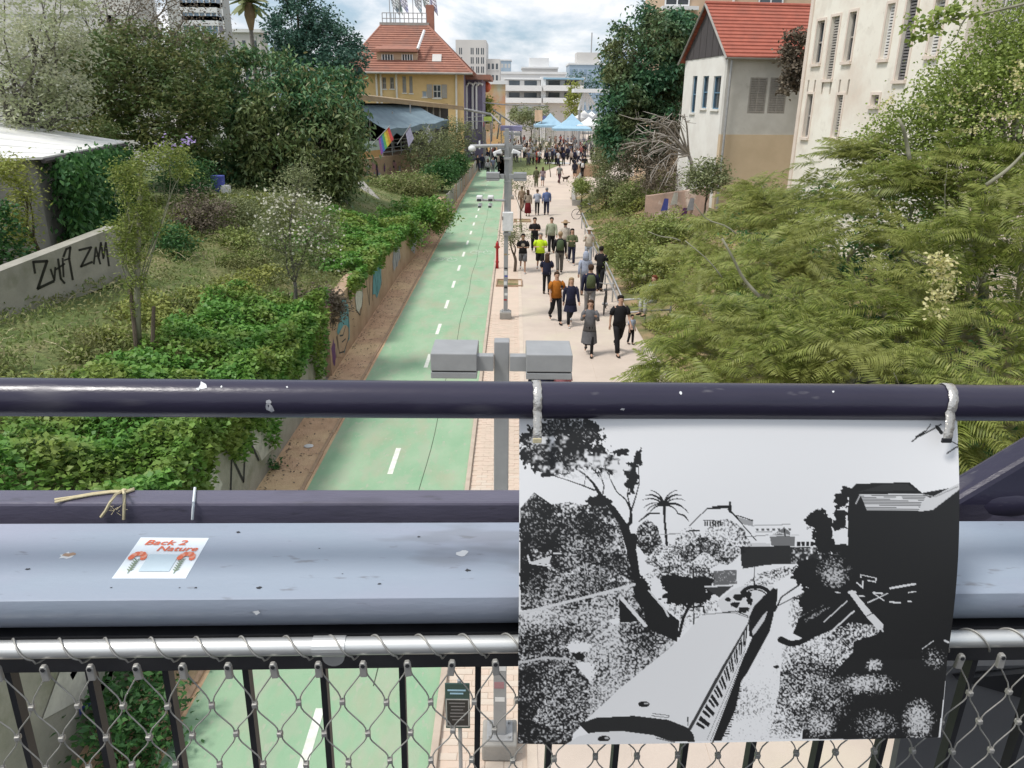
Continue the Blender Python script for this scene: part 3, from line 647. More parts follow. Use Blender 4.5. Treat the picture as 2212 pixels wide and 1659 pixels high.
MB().ell(onk(268, 1061) + W * .002, (.006, .005, .004), 8, 5).build('knot', M['twine'], tw)
for k in range(10):
    a = onb(236 + k * 3.2, 1090 + (k * 7) % 18); MB().tube([a, a + T * random.uniform(-.012, .012) + W * random.uniform(-.012, .004) - N * .003], .0005, 3).build('fibre', M['twine'], tw)
tw2 = thing('twine', 'single white twine loop tied over the back rail beside the sticker', 'string', onk(418, 1058))
MB().tube([onk(421, 1054), onk(420, 1064), onb(418, 1085), onb(417, 1100), onb(416, 1122)], .0028, 5).build('strand', M['sticker_white'], tw2)

# ------------------------------------------------------------------ sticker on the beam
def onbeam(x, y, dz=.0): d = ray(x, y); return EYE + d * ((beam_z + dz) / (d @ W))
z1 = lambda x, y: ((x / 2.011) / 1.823, (1850 + y / 2.011) / 1.823)
sk = [onbeam(*z1(*p), .0006) for p in ((885, 860), (1470, 860), (1655, 540), (1115, 535))]
stk = thing('sticker', 'white parallelogram sticker with orange lettering and flowers on the grey beam', 'sticker', sk[0])
MB().hexa([p - W * .0006 for p in sk] + list(sk)).build('paper', M['sticker_white'], stk)
def SKP(x, y, dz=.0012):                            # (0..1, 0..1) on the sticker
    a = sk[0] + (sk[1] - sk[0]) * x; b = sk[3] + (sk[2] - sk[3]) * x; return a + (b - a) * y + W * dz
def letters(txt, mapper, x0, y0, hgt, wid, m, parent, name='lettering', shear=.2):
    cu = bpy.data.curves.new('text', 'FONT'); cu.body = txt; cu.size = 1; cu.shear = shear; cu.resolution_u = 3; cu.offset = .018
    ob = bpy.data.objects.new('text', cu); COL.objects.link(ob); dg = bpy.context.evaluated_depsgraph_get()
    me = bpy.data.meshes.new_from_object(ob.evaluated_get(dg)); bpy.data.objects.remove(ob)
    vs = [v.co.copy() for v in me.vertices]; x1 = min(v.x for v in vs); x2 = max(v.x for v in vs)
    V = [mapper(x0 + (v.x - x1) / (x2 - x1) * wid, y0 + v.y / .72 * hgt) for v in vs]
    b_ = MB(); b_.add(V, [tuple(p.vertices) for p in me.polygons]); bpy.data.meshes.remove(me)
    return b_.build(name, m, parent)
letters('Back 2', SKP, .13, .80, .125, .60, M['orange_red'], stk); letters('Nature', SKP, .36, .645, .125, .58, M['orange_red'], stk)
lf_ = mat('print_green', (.20, .26, .16), None, .5); pk_ = mat('print_pink', (.80, .33, .22), None, .5); pale_ = mat('print_pale', (.55, .66, .72), None, .5)
for cx, lx in ((.16, .17), (.845, .80)):
    for k in range(7):
        a = k * math.pi / 6; c = (cx + .085 * math.cos(a), .47 + .10 * math.sin(a))
        MB().quad(*[SKP(c[0] + .045 * math.cos(b), c[1] + .06 * math.sin(b), .0013 + .00012 * k) for b in np.linspace(0, 2 * math.pi, 9)[:-1]]).build('petal', pk_ if k % 2 else M['orange_red'], stk)
    for k in range(6):
        y = .15 + k * .05
        for s in (-1, 1): MB().quad(SKP(lx, y), SKP(lx + s * .035, y + .035), SKP(lx + s * .055, y + .06), SKP(lx + s * .015, y + .045)).build('leaf', lf_, stk)
    MB().quad(SKP(lx - .006, .10), SKP(lx + .006, .10), SKP(lx + .006, .42, .0013), SKP(lx - .006, .42)).build('stem', lf_, stk)
MB().quad(*[SKP(x, y, .0010) for x, y in ((.30, .15), (.72, .15), (.72, .56), (.30, .56))]).build('pale_panel', pale_, stk)
# ------------------------------------------------------------------ the hung black and white print
def _h(ix, iy, s):
    n = (ix.astype(np.int64) * 374761393 + iy.astype(np.int64) * 668265263 + s * 1442695041) & 0x7fffffff
    n = ((n ^ (n >> 13)) * 1274126177) & 0x7fffffff; return ((n ^ (n >> 16)) & 0xffff) / 65535.0
def vnoise(x, y, s=0):
    ix, iy = np.floor(x), np.floor(y); fx, fy = x - ix, y - iy; fx = fx * fx * (3 - 2 * fx); fy = fy * fy * (3 - 2 * fy)
    a, b, c, d = _h(ix, iy, s), _h(ix + 1, iy, s), _h(ix, iy + 1, s), _h(ix + 1, iy + 1, s)
    return (a + (b - a) * fx) * (1 - fy) + (c + (d - c) * fx) * fy
def fbm(x, y, s=0, o=3): return sum(vnoise(x * 2 ** k, y * 2 ** k, s + k) * .5 ** k for k in range(o)) / sum(.5 ** k for k in range(o))
class Print:
    def __init__(s, X, Y): s.X, s.Y = X, Y; s.c = np.full(len(X), .92)
    def poly(s, pts, val, dens=None, sc=14, seed=0, soft=0, an=1.0):
        p = A(pts, float); x0, y0 = p.min(0); x1, y1 = p.max(0)
        idx = np.nonzero((s.X >= x0) & (s.X <= x1) & (s.Y >= y0) & (s.Y <= y1))[0]
        if not len(idx): return
        x, y = s.X[idx], s.Y[idx]; ins = np.zeros(len(idx), bool); n = len(p)
        for i in range(n):
            (xa, ya), (xb, yb) = p[i], p[(i + 1) % n]
            if ya == yb: continue
            k = ((ya > y) != (yb > y)) & (x < (xb - xa) * (y - ya) / (yb - ya) + xa); ins ^= k
        s._put(idx[ins], val, dens, sc, seed, an)
    def _put(s, idx, val, dens, sc, seed, an=1.0):
        if dens is None: s.c[idx] = val; return
        x, y = s.X[idx], s.Y[idx]; sc = max(5.0, sc * .62); nz = fbm(x / sc, y / sc * an, seed, 2); big = fbm(x / 150, y / 110, seed + 9, 2)
        d = dens(x, y) if callable(dens) else dens
        al = np.clip((d - (nz + (big - .5) * .6)) / .30 + .5, 0, 1); s.c[idx] = s.c[idx] * (1 - al) + val * al
    def blob(s, cx, cy, rx, ry, val=.015, rag=.55, sc=16, seed=1, hole=.0):
        idx = np.nonzero((abs(s.X - cx) < rx * 1.5) & (abs(s.Y - cy) < ry * 1.5))[0]; x, y = s.X[idx], s.Y[idx]
        r = np.hypot((x - cx) / rx, (y - cy) / ry); f = 1 - r + (fbm(x / sc, y / sc, seed) - .5) * 2 * rag
        s.c[idx[f > hole]] = val
    def fleck(s, cx, cy, rx, ry, val, d, sc=8, seed=1): s._put(np.nonzero(np.hypot((s.X - cx) / rx, (s.Y - cy) / ry) < 1)[0], val, lambda x, y: d * 1.25 * (1 - np.hypot((x - cx) / rx, (y - cy) / ry) ** 2.2), sc, seed)
    def line(s, pts, wd, val=.015):
        ws = [wd] * len(pts) if np.isscalar(wd) else wd
        for (a, b, w0, w1) in zip(pts[:-1], pts[1:], ws[:-1], ws[1:]):
            a, b = A(a, float), A(b, float); d = b - a; L2 = d @ d + 1e-9; m_ = max(w0, w1)
            idx = np.nonzero((s.X > min(a[0], b[0]) - m_) & (s.X < max(a[0], b[0]) + m_) & (s.Y > min(a[1], b[1]) - m_) & (s.Y < max(a[1], b[1]) + m_))[0]
            x, y = s.X[idx] - a[0], s.Y[idx] - a[1]; t = np.clip((x * d[0] + y * d[1]) / L2, 0, 1)
            r = np.hypot(x - t * d[0], y - t * d[1]); s.c[idx[r < (w0 + (w1 - w0) * t) / 2]] = val
z4 = lambda x, y: (2000 + x / 1.746, 1450 + y / 1.746)
z5 = lambda x, y: (2900 + x / 1.7465, 1450 + y / 1.7465)
z6 = lambda x, y: (2000 + x / 2.011, 2200 + y / 2.011)
z7 = lambda x, y: (2900 + x / 1.954, 2200 + y / 1.954)
def zs(z, *p): return [z(*q) for q in p]
def draw_print(X, Y):
    p = Print(X, Y); K = .016; WHT = .90; GR = .30
    # hillside, left
    p.poly(zs(z6, (60, 430), (985, 185), (1100, 330), (1100, 520), (1330, 640), (1000, 960), (620, 1290), (520, 1400), (500, 1520), (60, 1520)), .78)
    p.poly(zs(z6, (60, 430), (985, 185), (1100, 330), (1100, 520), (1330, 640), (1000, 960), (620, 1290), (520, 1400), (500, 1520), (60, 1520)), K, lambda x, y: .50 + .17 * np.clip((2330 - x) / 260, -.6, 1) * np.clip((y - 2500) / 350, -.7, 1), 9, 3)
    p.fleck(*z6(760, 1050), 150, 120, .85, .22, 8, 55); p.fleck(*z6(420, 560), 190, 60, K, .42, 8, 56)
    p.poly(zs(z6, (60, 900), (220, 900), (300, 1100), (190, 1300), (520, 1420), (480, 1520), (60, 1520)), K, .62, 12, 5)
    p.blob(*z6(560, 690), 45, 22, WHT, .6, 8, 4); p.blob(*z6(600, 890), 48, 40, WHT, .6, 8, 5); p.blob(*z6(565, 765), 24, 16, K, .5, 10, 6)
    p.line(zs(z6, (90, 830), (300, 780), (480, 790)), 9, .6); p.poly(zs(z6, (90, 870), (300, 810), (520, 820), (640, 960), (640, 1040), (300, 1000), (90, 1010)), K, .56, 10, 8)
    p.poly(zs(z6, (790, 470), (870, 450), (880, 490), (830, 510)), WHT)
    # trees behind the wall
    TR = zs(z4, (85, 960), (180, 850), (300, 930), (420, 910), (520, 930), (620, 890), (700, 960), (760, 1060), (790, 1200), (830, 1340), (860, 1470), (500, 1560), (85, 1665))
    p.poly(TR, K, lambda x, y: .66 - .1 * (y > 2270), 11, 12)
    for q in ((230, 980, 90, 50), (150, 1110, 90, 80), (300, 1150, 120, 80), (520, 1040, 90, 60), (560, 1180, 120, 80), (430, 1300, 140, 60), (180, 1420, 90, 80), (640, 1110, 60, 60), (620, 900, 70, 30)): p.blob(*z4(q[0], q[1]), q[2] / 1.746 * 1.1, q[3] / 1.746 * 1.2, K, .5, 16, q[0])
    p.poly(zs(z4, (85, 1180), (130, 1180), (250, 1500), (230, 1640), (85, 1660)), K, .74, 10, 3)
    p.line(zs(z4, (135, 1280), (150, 1330), (270, 1345)), 7, .75); p.poly(zs(z4, (145, 1325), (300, 1275), (275, 1335)), .72); p.line(zs(z4, (310, 1262), (360, 1262)), 6, .75)
    for k in range(8): p.line(zs(z4, (440 + k * 26, 1330 + (k % 3) * 10), (470 + k * 22, 1520)), 4 + k % 3, .45 if k % 2 else K)
    p.poly(zs(z4, (350, 1400), (700, 1390), (700, 1440), (640, 1530), (480, 1530), (350, 1500)), K, .56, 8, 21); p.poly(zs(z4, (360, 1560), (600, 1515), (720, 1440), (800, 1470), (600, 1545), (360, 1590)), K, .72, 9, 22)
    # ragged big tree
    for q in ((340, 420, 120, 62), (555, 450, 105, 70), (440, 385, 150, 45), (270, 560, 150, 62), (480, 590, 130, 72), (630, 610, 62, 92), (780, 572, 62, 22), (845, 740, 42, 100), (720, 660, 50, 62), (300, 690, 130, 46), (180, 600, 90, 55), (150, 500, 80, 45), (430, 520, 160, 60), (890, 610, 30, 60), (330, 640, 200, 50), (250, 430, 120, 50)):
        p.blob(*z4(q[0], q[1]), q[2] / 1.746, q[3] / 1.746, K, .75, 13, q[0] + 3)
    for pts, ws in ((((885, 1520), (845, 1260), (795, 1090), (720, 960), (640, 880), (580, 780), (520, 720), (440, 670)), (60, 62, 60, 34, 28, 16, 12, 8)), (((790, 1100), (835, 1040), (835, 960), (800, 890), (740, 840), (690, 740)), (26, 26, 16, 10, 8, 6)),
                    (((838, 970), (870, 870), (895, 780), (885, 620)), (12, 9, 6, 5)), (((835, 960), (812, 860), (835, 760)), (10, 8, 5)), (((640, 880), (655, 800), (628, 720), (640, 640)), (10, 8, 6, 5)), (((590, 830), (500, 795), (380, 755), (240, 715)), (12, 8, 6, 4)),
                    (((520, 795), (530, 740)), (5, 4)), (((620, 740), (570, 660), (560, 560)), (7, 5, 4)), (((690, 740), (700, 640)), (5, 4)), (((850, 1150), (830, 1320), (880, 1480)), (60, 55, 60))): p.line([z4(*q) for q in pts], [v / 1.746 for v in ws])
    for Q, dn_ in ((TR, .20), (zs(z4, (85, 520), (300, 330), (560, 370), (680, 560), (700, 760), (500, 760), (200, 720)), .22)): p.poly(Q, .70, dn_, 9, 91)
    for q in ((300, 520, 170, 90), (560, 620, 150, 90), (420, 690, 200, 60), (760, 660, 90, 110), (200, 640, 130, 70)): p.fleck(*z4(q[0], q[1]), q[2] / 1.746, q[3] / 1.746, .86, .50, 26, q[0])
    # palm
    p.line(zs(z4, (1062, 930), (1066, 1040), (1080, 1200)), (12, 9, 10))
    for a, L_ in ((-80, 150), (-100, 150), (-62, 150), (-118, 150), (-45, 160), (-135, 165), (-25, 150), (-155, 150), (-70, 130), (-110, 130), (0, 130), (180, 130), (-15, 190), (-165, 130)):
        x, y = 1060, 930; pts = [(x, y)]; an = math.radians(a)
        for k in range(6): x += L_ / 6 * math.cos(an); y += L_ / 6 * math.sin(an); an += math.radians(13 if abs(a) < 90 else -13) * (1 if abs(a) != 90 else 0); pts.append((x, y))
        p.line([z4(*q) for q in pts], [7, 7, 6, 5, 4, 3, 2])
    p.line(zs(z4, (1030, 985), (960, 985), (890, 1040)), (5, 9, 4)); p.line(zs(z4, (1150, 985), (1200, 1000), (1230, 1040)), (5, 7, 3))
    # station house, town
    p.line(zs(z4, (1235, 1070), (1355, 953), (1500, 950), (1690, 1170)), 4); p.line(zs(z4, (1400, 944), (1500, 942)), 11); p.line(zs(z4, (1513, 912), (1513, 975)), 10); p.line(zs(z4, (1500, 960), (1590, 1040), (1665, 1035)), 7); p.line(zs(z4, (1560, 1000), (1668, 1035)), 4)
    for x in range(1340, 1450, 18): p.line(zs(z4, (x, 1042), (x, 1068)), 6)
    p.line(zs(z4, (1330, 1035), (1450, 1035)), 3); p.line(zs(z4, (1225, 1105), (1300, 1103)), 5); p.line(zs(z4, (1040, 1128), (1170, 1122)), 4, .4)
    p.poly(zs(z4, (1560, 1010), (1670, 1040), (1670, 1075), (1600, 1060)), .4)
    for x in range(1690, 1921, 37): p.poly(zs(z4, (x, 1088), (x + 18, 1088), (x + 18, 1106), (x, 1106)), .12)
    p.line(zs(z4, (1670, 1070), (1921, 1062)), 3, .3); p.line(zs(z4, (1690, 1115), (1800, 1110)), 3, .3)
    p.poly(zs(z4, (1785, 1145), (1880, 1085), (1921, 1110), (1921, 1205), (1795, 1205)), .2); p.line(zs(z4, (1790, 1140), (1850, 1118), (1921, 1138)), 4, .7); p.line(zs(z5, (215, 1140), (410, 1136)), 5, .75); p.poly(zs(z5, (225, 1145), (385, 1145), (385, 1210), (225, 1210)), .2); p.line(zs(z5, (310, 1085), (318, 1140)), 5)
    for x in range(400, 500, 30): p.poly(zs(z5, (x, 1180), (x + 22, 1180), (x + 22, 1210), (x, 1212)), K)
    p.poly(zs(z5, (60, 1190), (215, 1190), (215, 1212), (60, 1212)), .7); p.line(zs(z5, (20, 1150), (200, 1135)), 3, .25)
    p.poly(zs(z4, (1615, 1218), (1921, 1205), (1921, 1315), (1600, 1365)), .035); p.poly(zs(z5, (10, 1212), (610, 1216), (640, 1320), (430, 1330), (20, 1345)), .03, .82, 14, 2)
    # mid shrubs
    for q in ((1080, 1290, 140, 90, .5), (1230, 1200, 110, 110, .45), (1480, 1180, 170, 140, .5), (1330, 1270, 150, 110, .5), (1180, 1400, 240, 60, .55), (950, 1150, 90, 110, .5)):
        c = z4(q[0], q[1]); rx, ry = q[2] / 1.746, q[3] / 1.746; p.poly([(c[0] + rx * math.cos(a) * (1 + .14 * math.sin(5 * a)), c[1] + ry * math.sin(a) * (1 + .14 * math.cos(4 * a))) for a in np.linspace(0, 6.28, 22)], K, q[4] + .02, 7, q[0])
    p.poly(zs(z4, (1400, 1380), (1560, 1370), (1560, 1470), (1400, 1480)), .16, .7, 9, 3); p.poly(zs(z4, (1580, 1500), (1700, 1400), (1921, 1340), (1921, 1400), (1760, 1500)), K, .42, 7, 41)
    for q in ((1190, 1470, 150, 52), (1260, 1540, 130, 50), (1120, 1450, 90, 45), (1330, 1450, 70, 36)): p.blob(*z4(q[0], q[1]), q[2] / 1.746, q[3] / 1.746, K, .5, 14, q[0])
    # wall, rib and the dark gully
    p.line(zs(z6, (60, 436), (990, 186)), 11, .74); p.poly(zs(z6, (1000, 200), (1110, 240), (1240, 390), (1350, 480), (1330, 645), (1090, 530), (1060, 360)), K); p.blob(*z6(1060, 250), 34, 62, K, .5, 14, 77)
    p.line(zs(z6, (1105, 235), (1230, 380), (1260, 440)), 7, .75); p.poly(zs(z6, (868, 300), (900, 320), (1030, 480), (880, 492)), K); p.line(zs(z6, (895, 300), (1080, 515)), 14, .80)
    p.poly(zs(z6, (1250, 380), (1330, 330), (1560, 330), (1680, 300), (1640, 400), (1520, 430), (1420, 520), (1330, 600), (1240, 470)), K, .36, 7, 50)
    p.line(zs(z6, (1420, 365), (1380, 450), (1345, 600)), 12); p.line(zs(z6, (1420, 370), (1540, 360), (1540, 410)), 6); p.line(zs(z6, (1420, 370), (1330, 280)), 8)
    p.blob(*z6(1400, 250), 95, 50, K, .55, 14, 60); p.line(zs(z6, (1452, 20), (1463, 520)), 5); p.line(zs(z6, (1936, 40), (1934, 195)), 4); p.line(zs(z6, (1545, 205), (1770, 190)), 5, .78); p.poly(zs(z6, (1550, 212), (1770, 198), (1660, 290), (1600, 250)), .05)
    # black mass, right
    p.poly(zs(z7, (470, 0), (1700, -60), (1640, 300), (1540, 1380), (500, 1380), (520, 1100), (700, 700), (420, 560), (560, 200)), K)
    p.poly(zs(z5, (757, 830), (805, 786), (1165, 774), (1245, 845), (1530, 790), (1520, 1000), (1430, 1680), (690, 1680), (640, 1400), (720, 1230), (745, 1200), (745, 1000)), K)
    p.poly(zs(z5, (832, 858), (1245, 850), (1300, 880), (1218, 970), (876, 970)), .72)
    for k in range(10): p.line(zs(z5, (836 + k * 4.4, 868 + k * 11), (1270 - k * 5, 862 + k * 11.5)), 2.6, .06)
    p.blob(*z5(1092, 880), 15, 6, .8, .3, 10, 3); p.poly(zs(z5, (1218, 970), (1310, 958), (1512, 800), (1514, 765), (1360, 845), (1240, 910)), .70); p.line(zs(z5, (1250, 855), (1330, 870), (1480, 800)), 4, .35); p.line(zs(z5, (830, 862), (802, 918)), 5, .5)
    p.poly(zs(z5, (990, 790), (1150, 784), (1200, 830), (820, 840)), .035)
    for q in ((700, 900, 55, 50), (735, 850, 40, 40), (690, 1060, 50, 50), (550, 1040, 85, 70), (580, 1140, 70, 110), (700, 1000, 45, 30), (500, 1040, 45, 30), (640, 1200, 110, 50), (480, 1400, 110, 100), (680, 1300, 110, 90), (520, 1560, 150, 70), (620, 1450, 120, 90)): p.blob(*z5(q[0], q[1]), q[2] / 1.7465, q[3] / 1.7465, K, .55, 12, q[0])
    p.fleck(*z5(650, 1370), 75, 75, .6, .36, 8, 5); p.poly(zs(z5, (640, 1110), (745, 1090), (745, 1190), (660, 1200)), WHT)
    # track bed
    p.poly(zs(z7, (300, 270), (440, 190), (520, 250), (440, 300), (390, 540), (345, 640), (320, 1000), (240, 1390), (-70, 1400), (0, 1050), (60, 900), (150, 640), (250, 400)), WHT); p.poly(zs(z7, (-70, 700), (320, 640), (320, 1000), (240, 1390), (-70, 1400)), .1, .25, 5, 6)
    p.line(zs(z7, (460, 190), (330, 280), (280, 390)), 6); p.line(zs(z7, (430, 280), (300, 350)), 4)
    p.poly(zs(z7, (400, 300), (520, 230), (640, 300), (560, 420), (410, 520), (380, 470)), K, .5, 7, 9); p.poly(zs(z7, (470, 430), (660, 330), (700, 360), (520, 480)), .45, .5, 6, 10)
    p.poly(zs(z7, (340, 660), (560, 600), (860, 470), (1090, 500), (1060, 560), (880, 620), (880, 700), (720, 880), (720, 930), (600, 950), (480, 1370), (240, 1390), (320, 1000)), WHT)
    p.poly(zs(z7, (340, 660), (560, 600), (860, 470), (1090, 500), (1060, 560), (880, 620), (880, 700), (720, 880), (720, 930), (600, 950), (480, 1370), (240, 1390), (320, 1000)), K, lambda x, y: .40 + .16 * np.clip((x - 3080) / 220, 0, 1), 6, 30)
    p.fleck(*z7(700, 1050), 120, 110, .75, .46, 7, 31); p.fleck(*z7(950, 960), 170, 52, .72, .46, 7, 36); p.fleck(*z7(1040, 800), 42, 30, .75, .5, 6, 32); p.fleck(*z7(620, 1260), 75, 80, .75, .48, 7, 37)
    p.fleck(*z7(1390, 1230), 70, 95, .7, .38, 6, 33); p.fleck(*z7(1490, 730), 55, 60, .7, .36, 6, 34); p.fleck(*z7(1010, 1260), 130, 70, .6, .26, 6, 35)
    p.line(zs(z7, (330, 610), (400, 640), (470, 630), (560, 585), (700, 500), (830, 420)), (26, 24, 22, 18, 14, 8)); p.line(zs(z7, (470, 455), (580, 390), (680, 345)), (16, 14, 8)); p.blob(*z7(298, 820), 12, 6, K, .4, 10, 4)
    # debris on the right bank
    p.line(zs(z7, (865, 245), (985, 400), (1075, 500)), (20, 26, 30), .78); p.line(zs(z7, (845, 242), (890, 240)), 10, .78); p.line(zs(z7, (980, 420), (1030, 395)), 4, K); p.line(zs(z7, (1080, 500), (1100, 540)), 6, .7)
    for a, b, wd in (((880, 385), (675, 578), 6), ((828, 308), (655, 470), 4), ((838, 712), (750, 790), 8), ((985, 318), (1130, 245), 4), ((1030, 250), (1105, 300), 4), ((1025, 242), (1090, 246), 7), ((1150, 205), (1330, 168), 8), ((1150, 310), (1225, 316), 6), ((930, 105), (1045, 130), 3), ((930, 105), (930, 125), 4), ((1045, 130), (1040, 165), 4), ((980, 148), (1040, 158), 4), ((900, 165), (945, 205), 5), ((945, 155), (945, 205), 5), ((1285, 235), (1335, 225), 4), ((920, 268), (955, 270), 5), ((740, 240), (775, 245), 4), ((1280, 302), (1305, 302), 4), ((1560, 600), (1590, 615), 7), ((1400, 670), (1480, 605), 3)): p.line(zs(z7, a, b), wd, .78)
    # engine and smoke
    p.poly(zs(z6, (1640, 330), (1760, 230), (1840, 200), (2080, 200), (2110, 240), (2000, 300), (1900, 440), (1690, 420)), .8); p.poly(zs(z6, (1900, 440), (1935, 360), (2010, 280), (2085, 215), (2118, 230), (2100, 380), (2070, 500), (2000, 620), (1900, 600), (1890, 470)), K)
    p.line([(z6(1945 + 125 * math.cos(a), 300 + 95 * math.sin(a))) for a in np.linspace(-2.6, .35, 14)], 15, K); p.line([(z6(1945 + 95 * math.cos(a), 300 + 70 * math.sin(a))) for a in np.linspace(-2.4, -.3, 10)], 5, K); p.line(zs(z6, (1930, 340), (1890, 400)), 9, .75); p.poly(zs(z6, (1920, 560), (2000, 440), (2040, 400), (2020, 470), (1930, 600)), .7)
    for q in ((1810, 290, 34, 22), (1870, 270, 40, 22), (1790, 350, 34, 20), (1850, 390, 44, 22), (1730, 310, 20, 14), (1900, 320, 22, 26)): p.blob(*z6(q[0], q[1]), q[2] / 2, q[3] / 2 * 1.2, K, .5, 12, q[0])
    p.line(zs(z6, (1690, 412), (1790, 400), (1890, 440)), 4); p.poly(zs(z6, (2050, 250), (2118, 220), (2110, 390), (2050, 400)), K)
    # coach
    p.poly(zs(z6, (1870, 740), (1930, 590), (2010, 540), (2090, 430), (2060, 560), (1890, 890), (1840, 960), (1800, 1180), (1690, 1440), (1610, 1440)), K)
    for k in range(22): p.line(zs(z6, (1800 - k * 6 + 10, 1000 + k * 19), (1840 - k * 5 + (k % 3) * 6, 1003 + k * 19)), 4, K)
    top0, top1, bt0, bt1 = A(z6(1893, 480)), A(z6(1440, 1345)), A(z6(1866, 770)), A(z6(1625, 1445))
    p.poly([tuple(top0), tuple(top1), z6(1480, 1445), tuple(bt1), tuple(bt0)], .80)
    ts = [0.0, .10, .19, .28, .37, .46, .55, .64, .74, .85, .97]
    for a, b in zip(ts[:-1], ts[1:]):
        for f0, f1, lo in ((.08, .42, .62), (.55, .78, .50)):
            t0, t1 = a + (b - a) * f0, a + (b - a) * f1; q = lambda t, s: tuple((top0 + (top1 - top0) * t) * (1 - s) + (bt0 + (bt1 - bt0) * t) * s)
            p.poly([q(t0, .12), q(t1, .12), q(t1, lo), q(t0, lo)], K)
    p.line([q(0, .0), q(1, .0)], 13, .05); p.line([q(0, 1), q(1.02, 1)], 7, K); p.line([q(0, .9), q(1.02, .9)], 2, K); p.line([q(0, .74), q(1.02, .76)], 2, .2)
    p.poly(zs(z6, (1530, 428), (1640, 418), (1790, 416), (1897, 455), (1885, 500), (1640, 930), (1425, 1340), (1270, 1275), (1000, 1243), (800, 1255), (610, 1295), (900, 1010), (1340, 640)), .84); p.line(zs(z6, (1530, 428), (1640, 418), (1790, 416), (1897, 455)), 3, .2)
    p.poly(zs(z6, (560, 1320), (700, 1265), (1000, 1245), (1270, 1275), (1420, 1335), (1470, 1390), (1480, 1450), (1250, 1450), (1150, 1400), (900, 1370), (700, 1385), (640, 1395)), .025); p.poly(zs(z6, (450, 1500), (560, 1420), (700, 1385), (900, 1370), (1150, 1400), (1320, 1460), (1200, 1500), (800, 1520)), .78); p.line(zs(z6, (1180, 1425), (1320, 1455)), 5, .2)
    for c in ((1075, 1150), (765, 1435)):
        p.blob(*z6(*c), 23, 12, K, .2, 20, 4); p.blob(*z6(c[0] + 20, c[1] - 6), 9, 4, .5, .2, 20, 4)
    p.line(zs(z6, (1145, 1225), (1275, 1240), (1270, 1258), (1140, 1243)), 3, .15); p.line(zs(z6, (1424, 1255), (1424, 1320)), 4)
    # twigs, top corner
    for pts, wd in ((((1195, 500), (1235, 470), (1300, 440), (1400, 385)), 5), (((1225, 470), (1290, 430)), 7), (((1290, 435), (1330, 385)), 4), (((1425, 580), (1480, 545), (1525, 520)), 5), (((1450, 490), (1500, 520), (1530, 520)), 4), (((1370, 400), (1400, 440)), 14), (((1500, 545), (1510, 500)), 3)): p.line([z5(*q) for q in pts], wd)
    return .006 + p.c * .755
def tp(x, y, n): d = ray(x / 1.823, y / 1.823); return EYE + d * (n / (d @ N))
tl, tr_, brr, blr = tp(2046, 1640, 1.136), tp(3768, 1652, 1.136), tp(3697, 2898, .995), tp(2040, 2946, .995)
NU, NV = 600, 440
uu, vv = np.meshgrid(np.linspace(0, 1, NU), np.linspace(0, 1, NV)); uu = uu.ravel()[:, None]; vv = vv.ravel()[:, None]
sheet = (tl * (1 - uu) + tr_ * uu) * (1 - vv) + (blr * (1 - uu) + brr * uu) * vv
ns = np.cross(tr_ - tl, blr - tl); ns /= np.linalg.norm(ns); ns = ns if ns[1] < 0 else -ns
curl = .012 * np.sin(np.pi * vv) + .016 * uu ** 6 * np.sin(np.pi * np.clip(vv * 1.35, 0, 1)) + .004 * np.sin(3 * uu + 5 * vv) - .010 * (1 - uu) ** 8
sheet = sheet + ns * curl
flat = (tl * (1 - uu) + tr_ * uu) * (1 - vv) + (blr * (1 - uu) + brr * uu) * vv
px, py = proj(flat); shade = draw_print(px * 1.823, py * 1.823)
idx = np.arange(NU * NV).reshape(NV, NU)
Fq = np.stack([idx[:-1, :-1], idx[1:, :-1], idx[1:, 1:], idx[:-1, 1:]], -1).reshape(-1, 4)
pm, pt_, pb, pl_ = nodes('photo_print'); vc = pt_.nodes.new('ShaderNodeAttribute'); vc.attribute_name = 'print'; pl_.new(vc.outputs['Color'], pb.inputs['Base Color']); pb.inputs['Roughness'].default_value = .42; pb.inputs['Specular IOR Level'].default_value = .28
ph = thing('photo_print', 'black and white photograph of a train in a cutting, hung from the handrail', 'poster', tl)
po = np_obj('printed_sheet', sheet, Fq, pm, ph, smooth=True)
at = po.data.color_attributes.new('print', 'FLOAT_COLOR', 'POINT'); cc = np.ones((NU * NV, 4), np.float32); cc[:, 0] = shade; cc[:, 1] = shade; cc[:, 2] = shade * 1.01; at.data.foreach_set('color', cc.ravel())
so_ = po.modifiers.new('thick', 'SOLIDIFY'); so_.thickness = .0006; so_.offset = 1.0 if False else 0
so_.use_rim = False
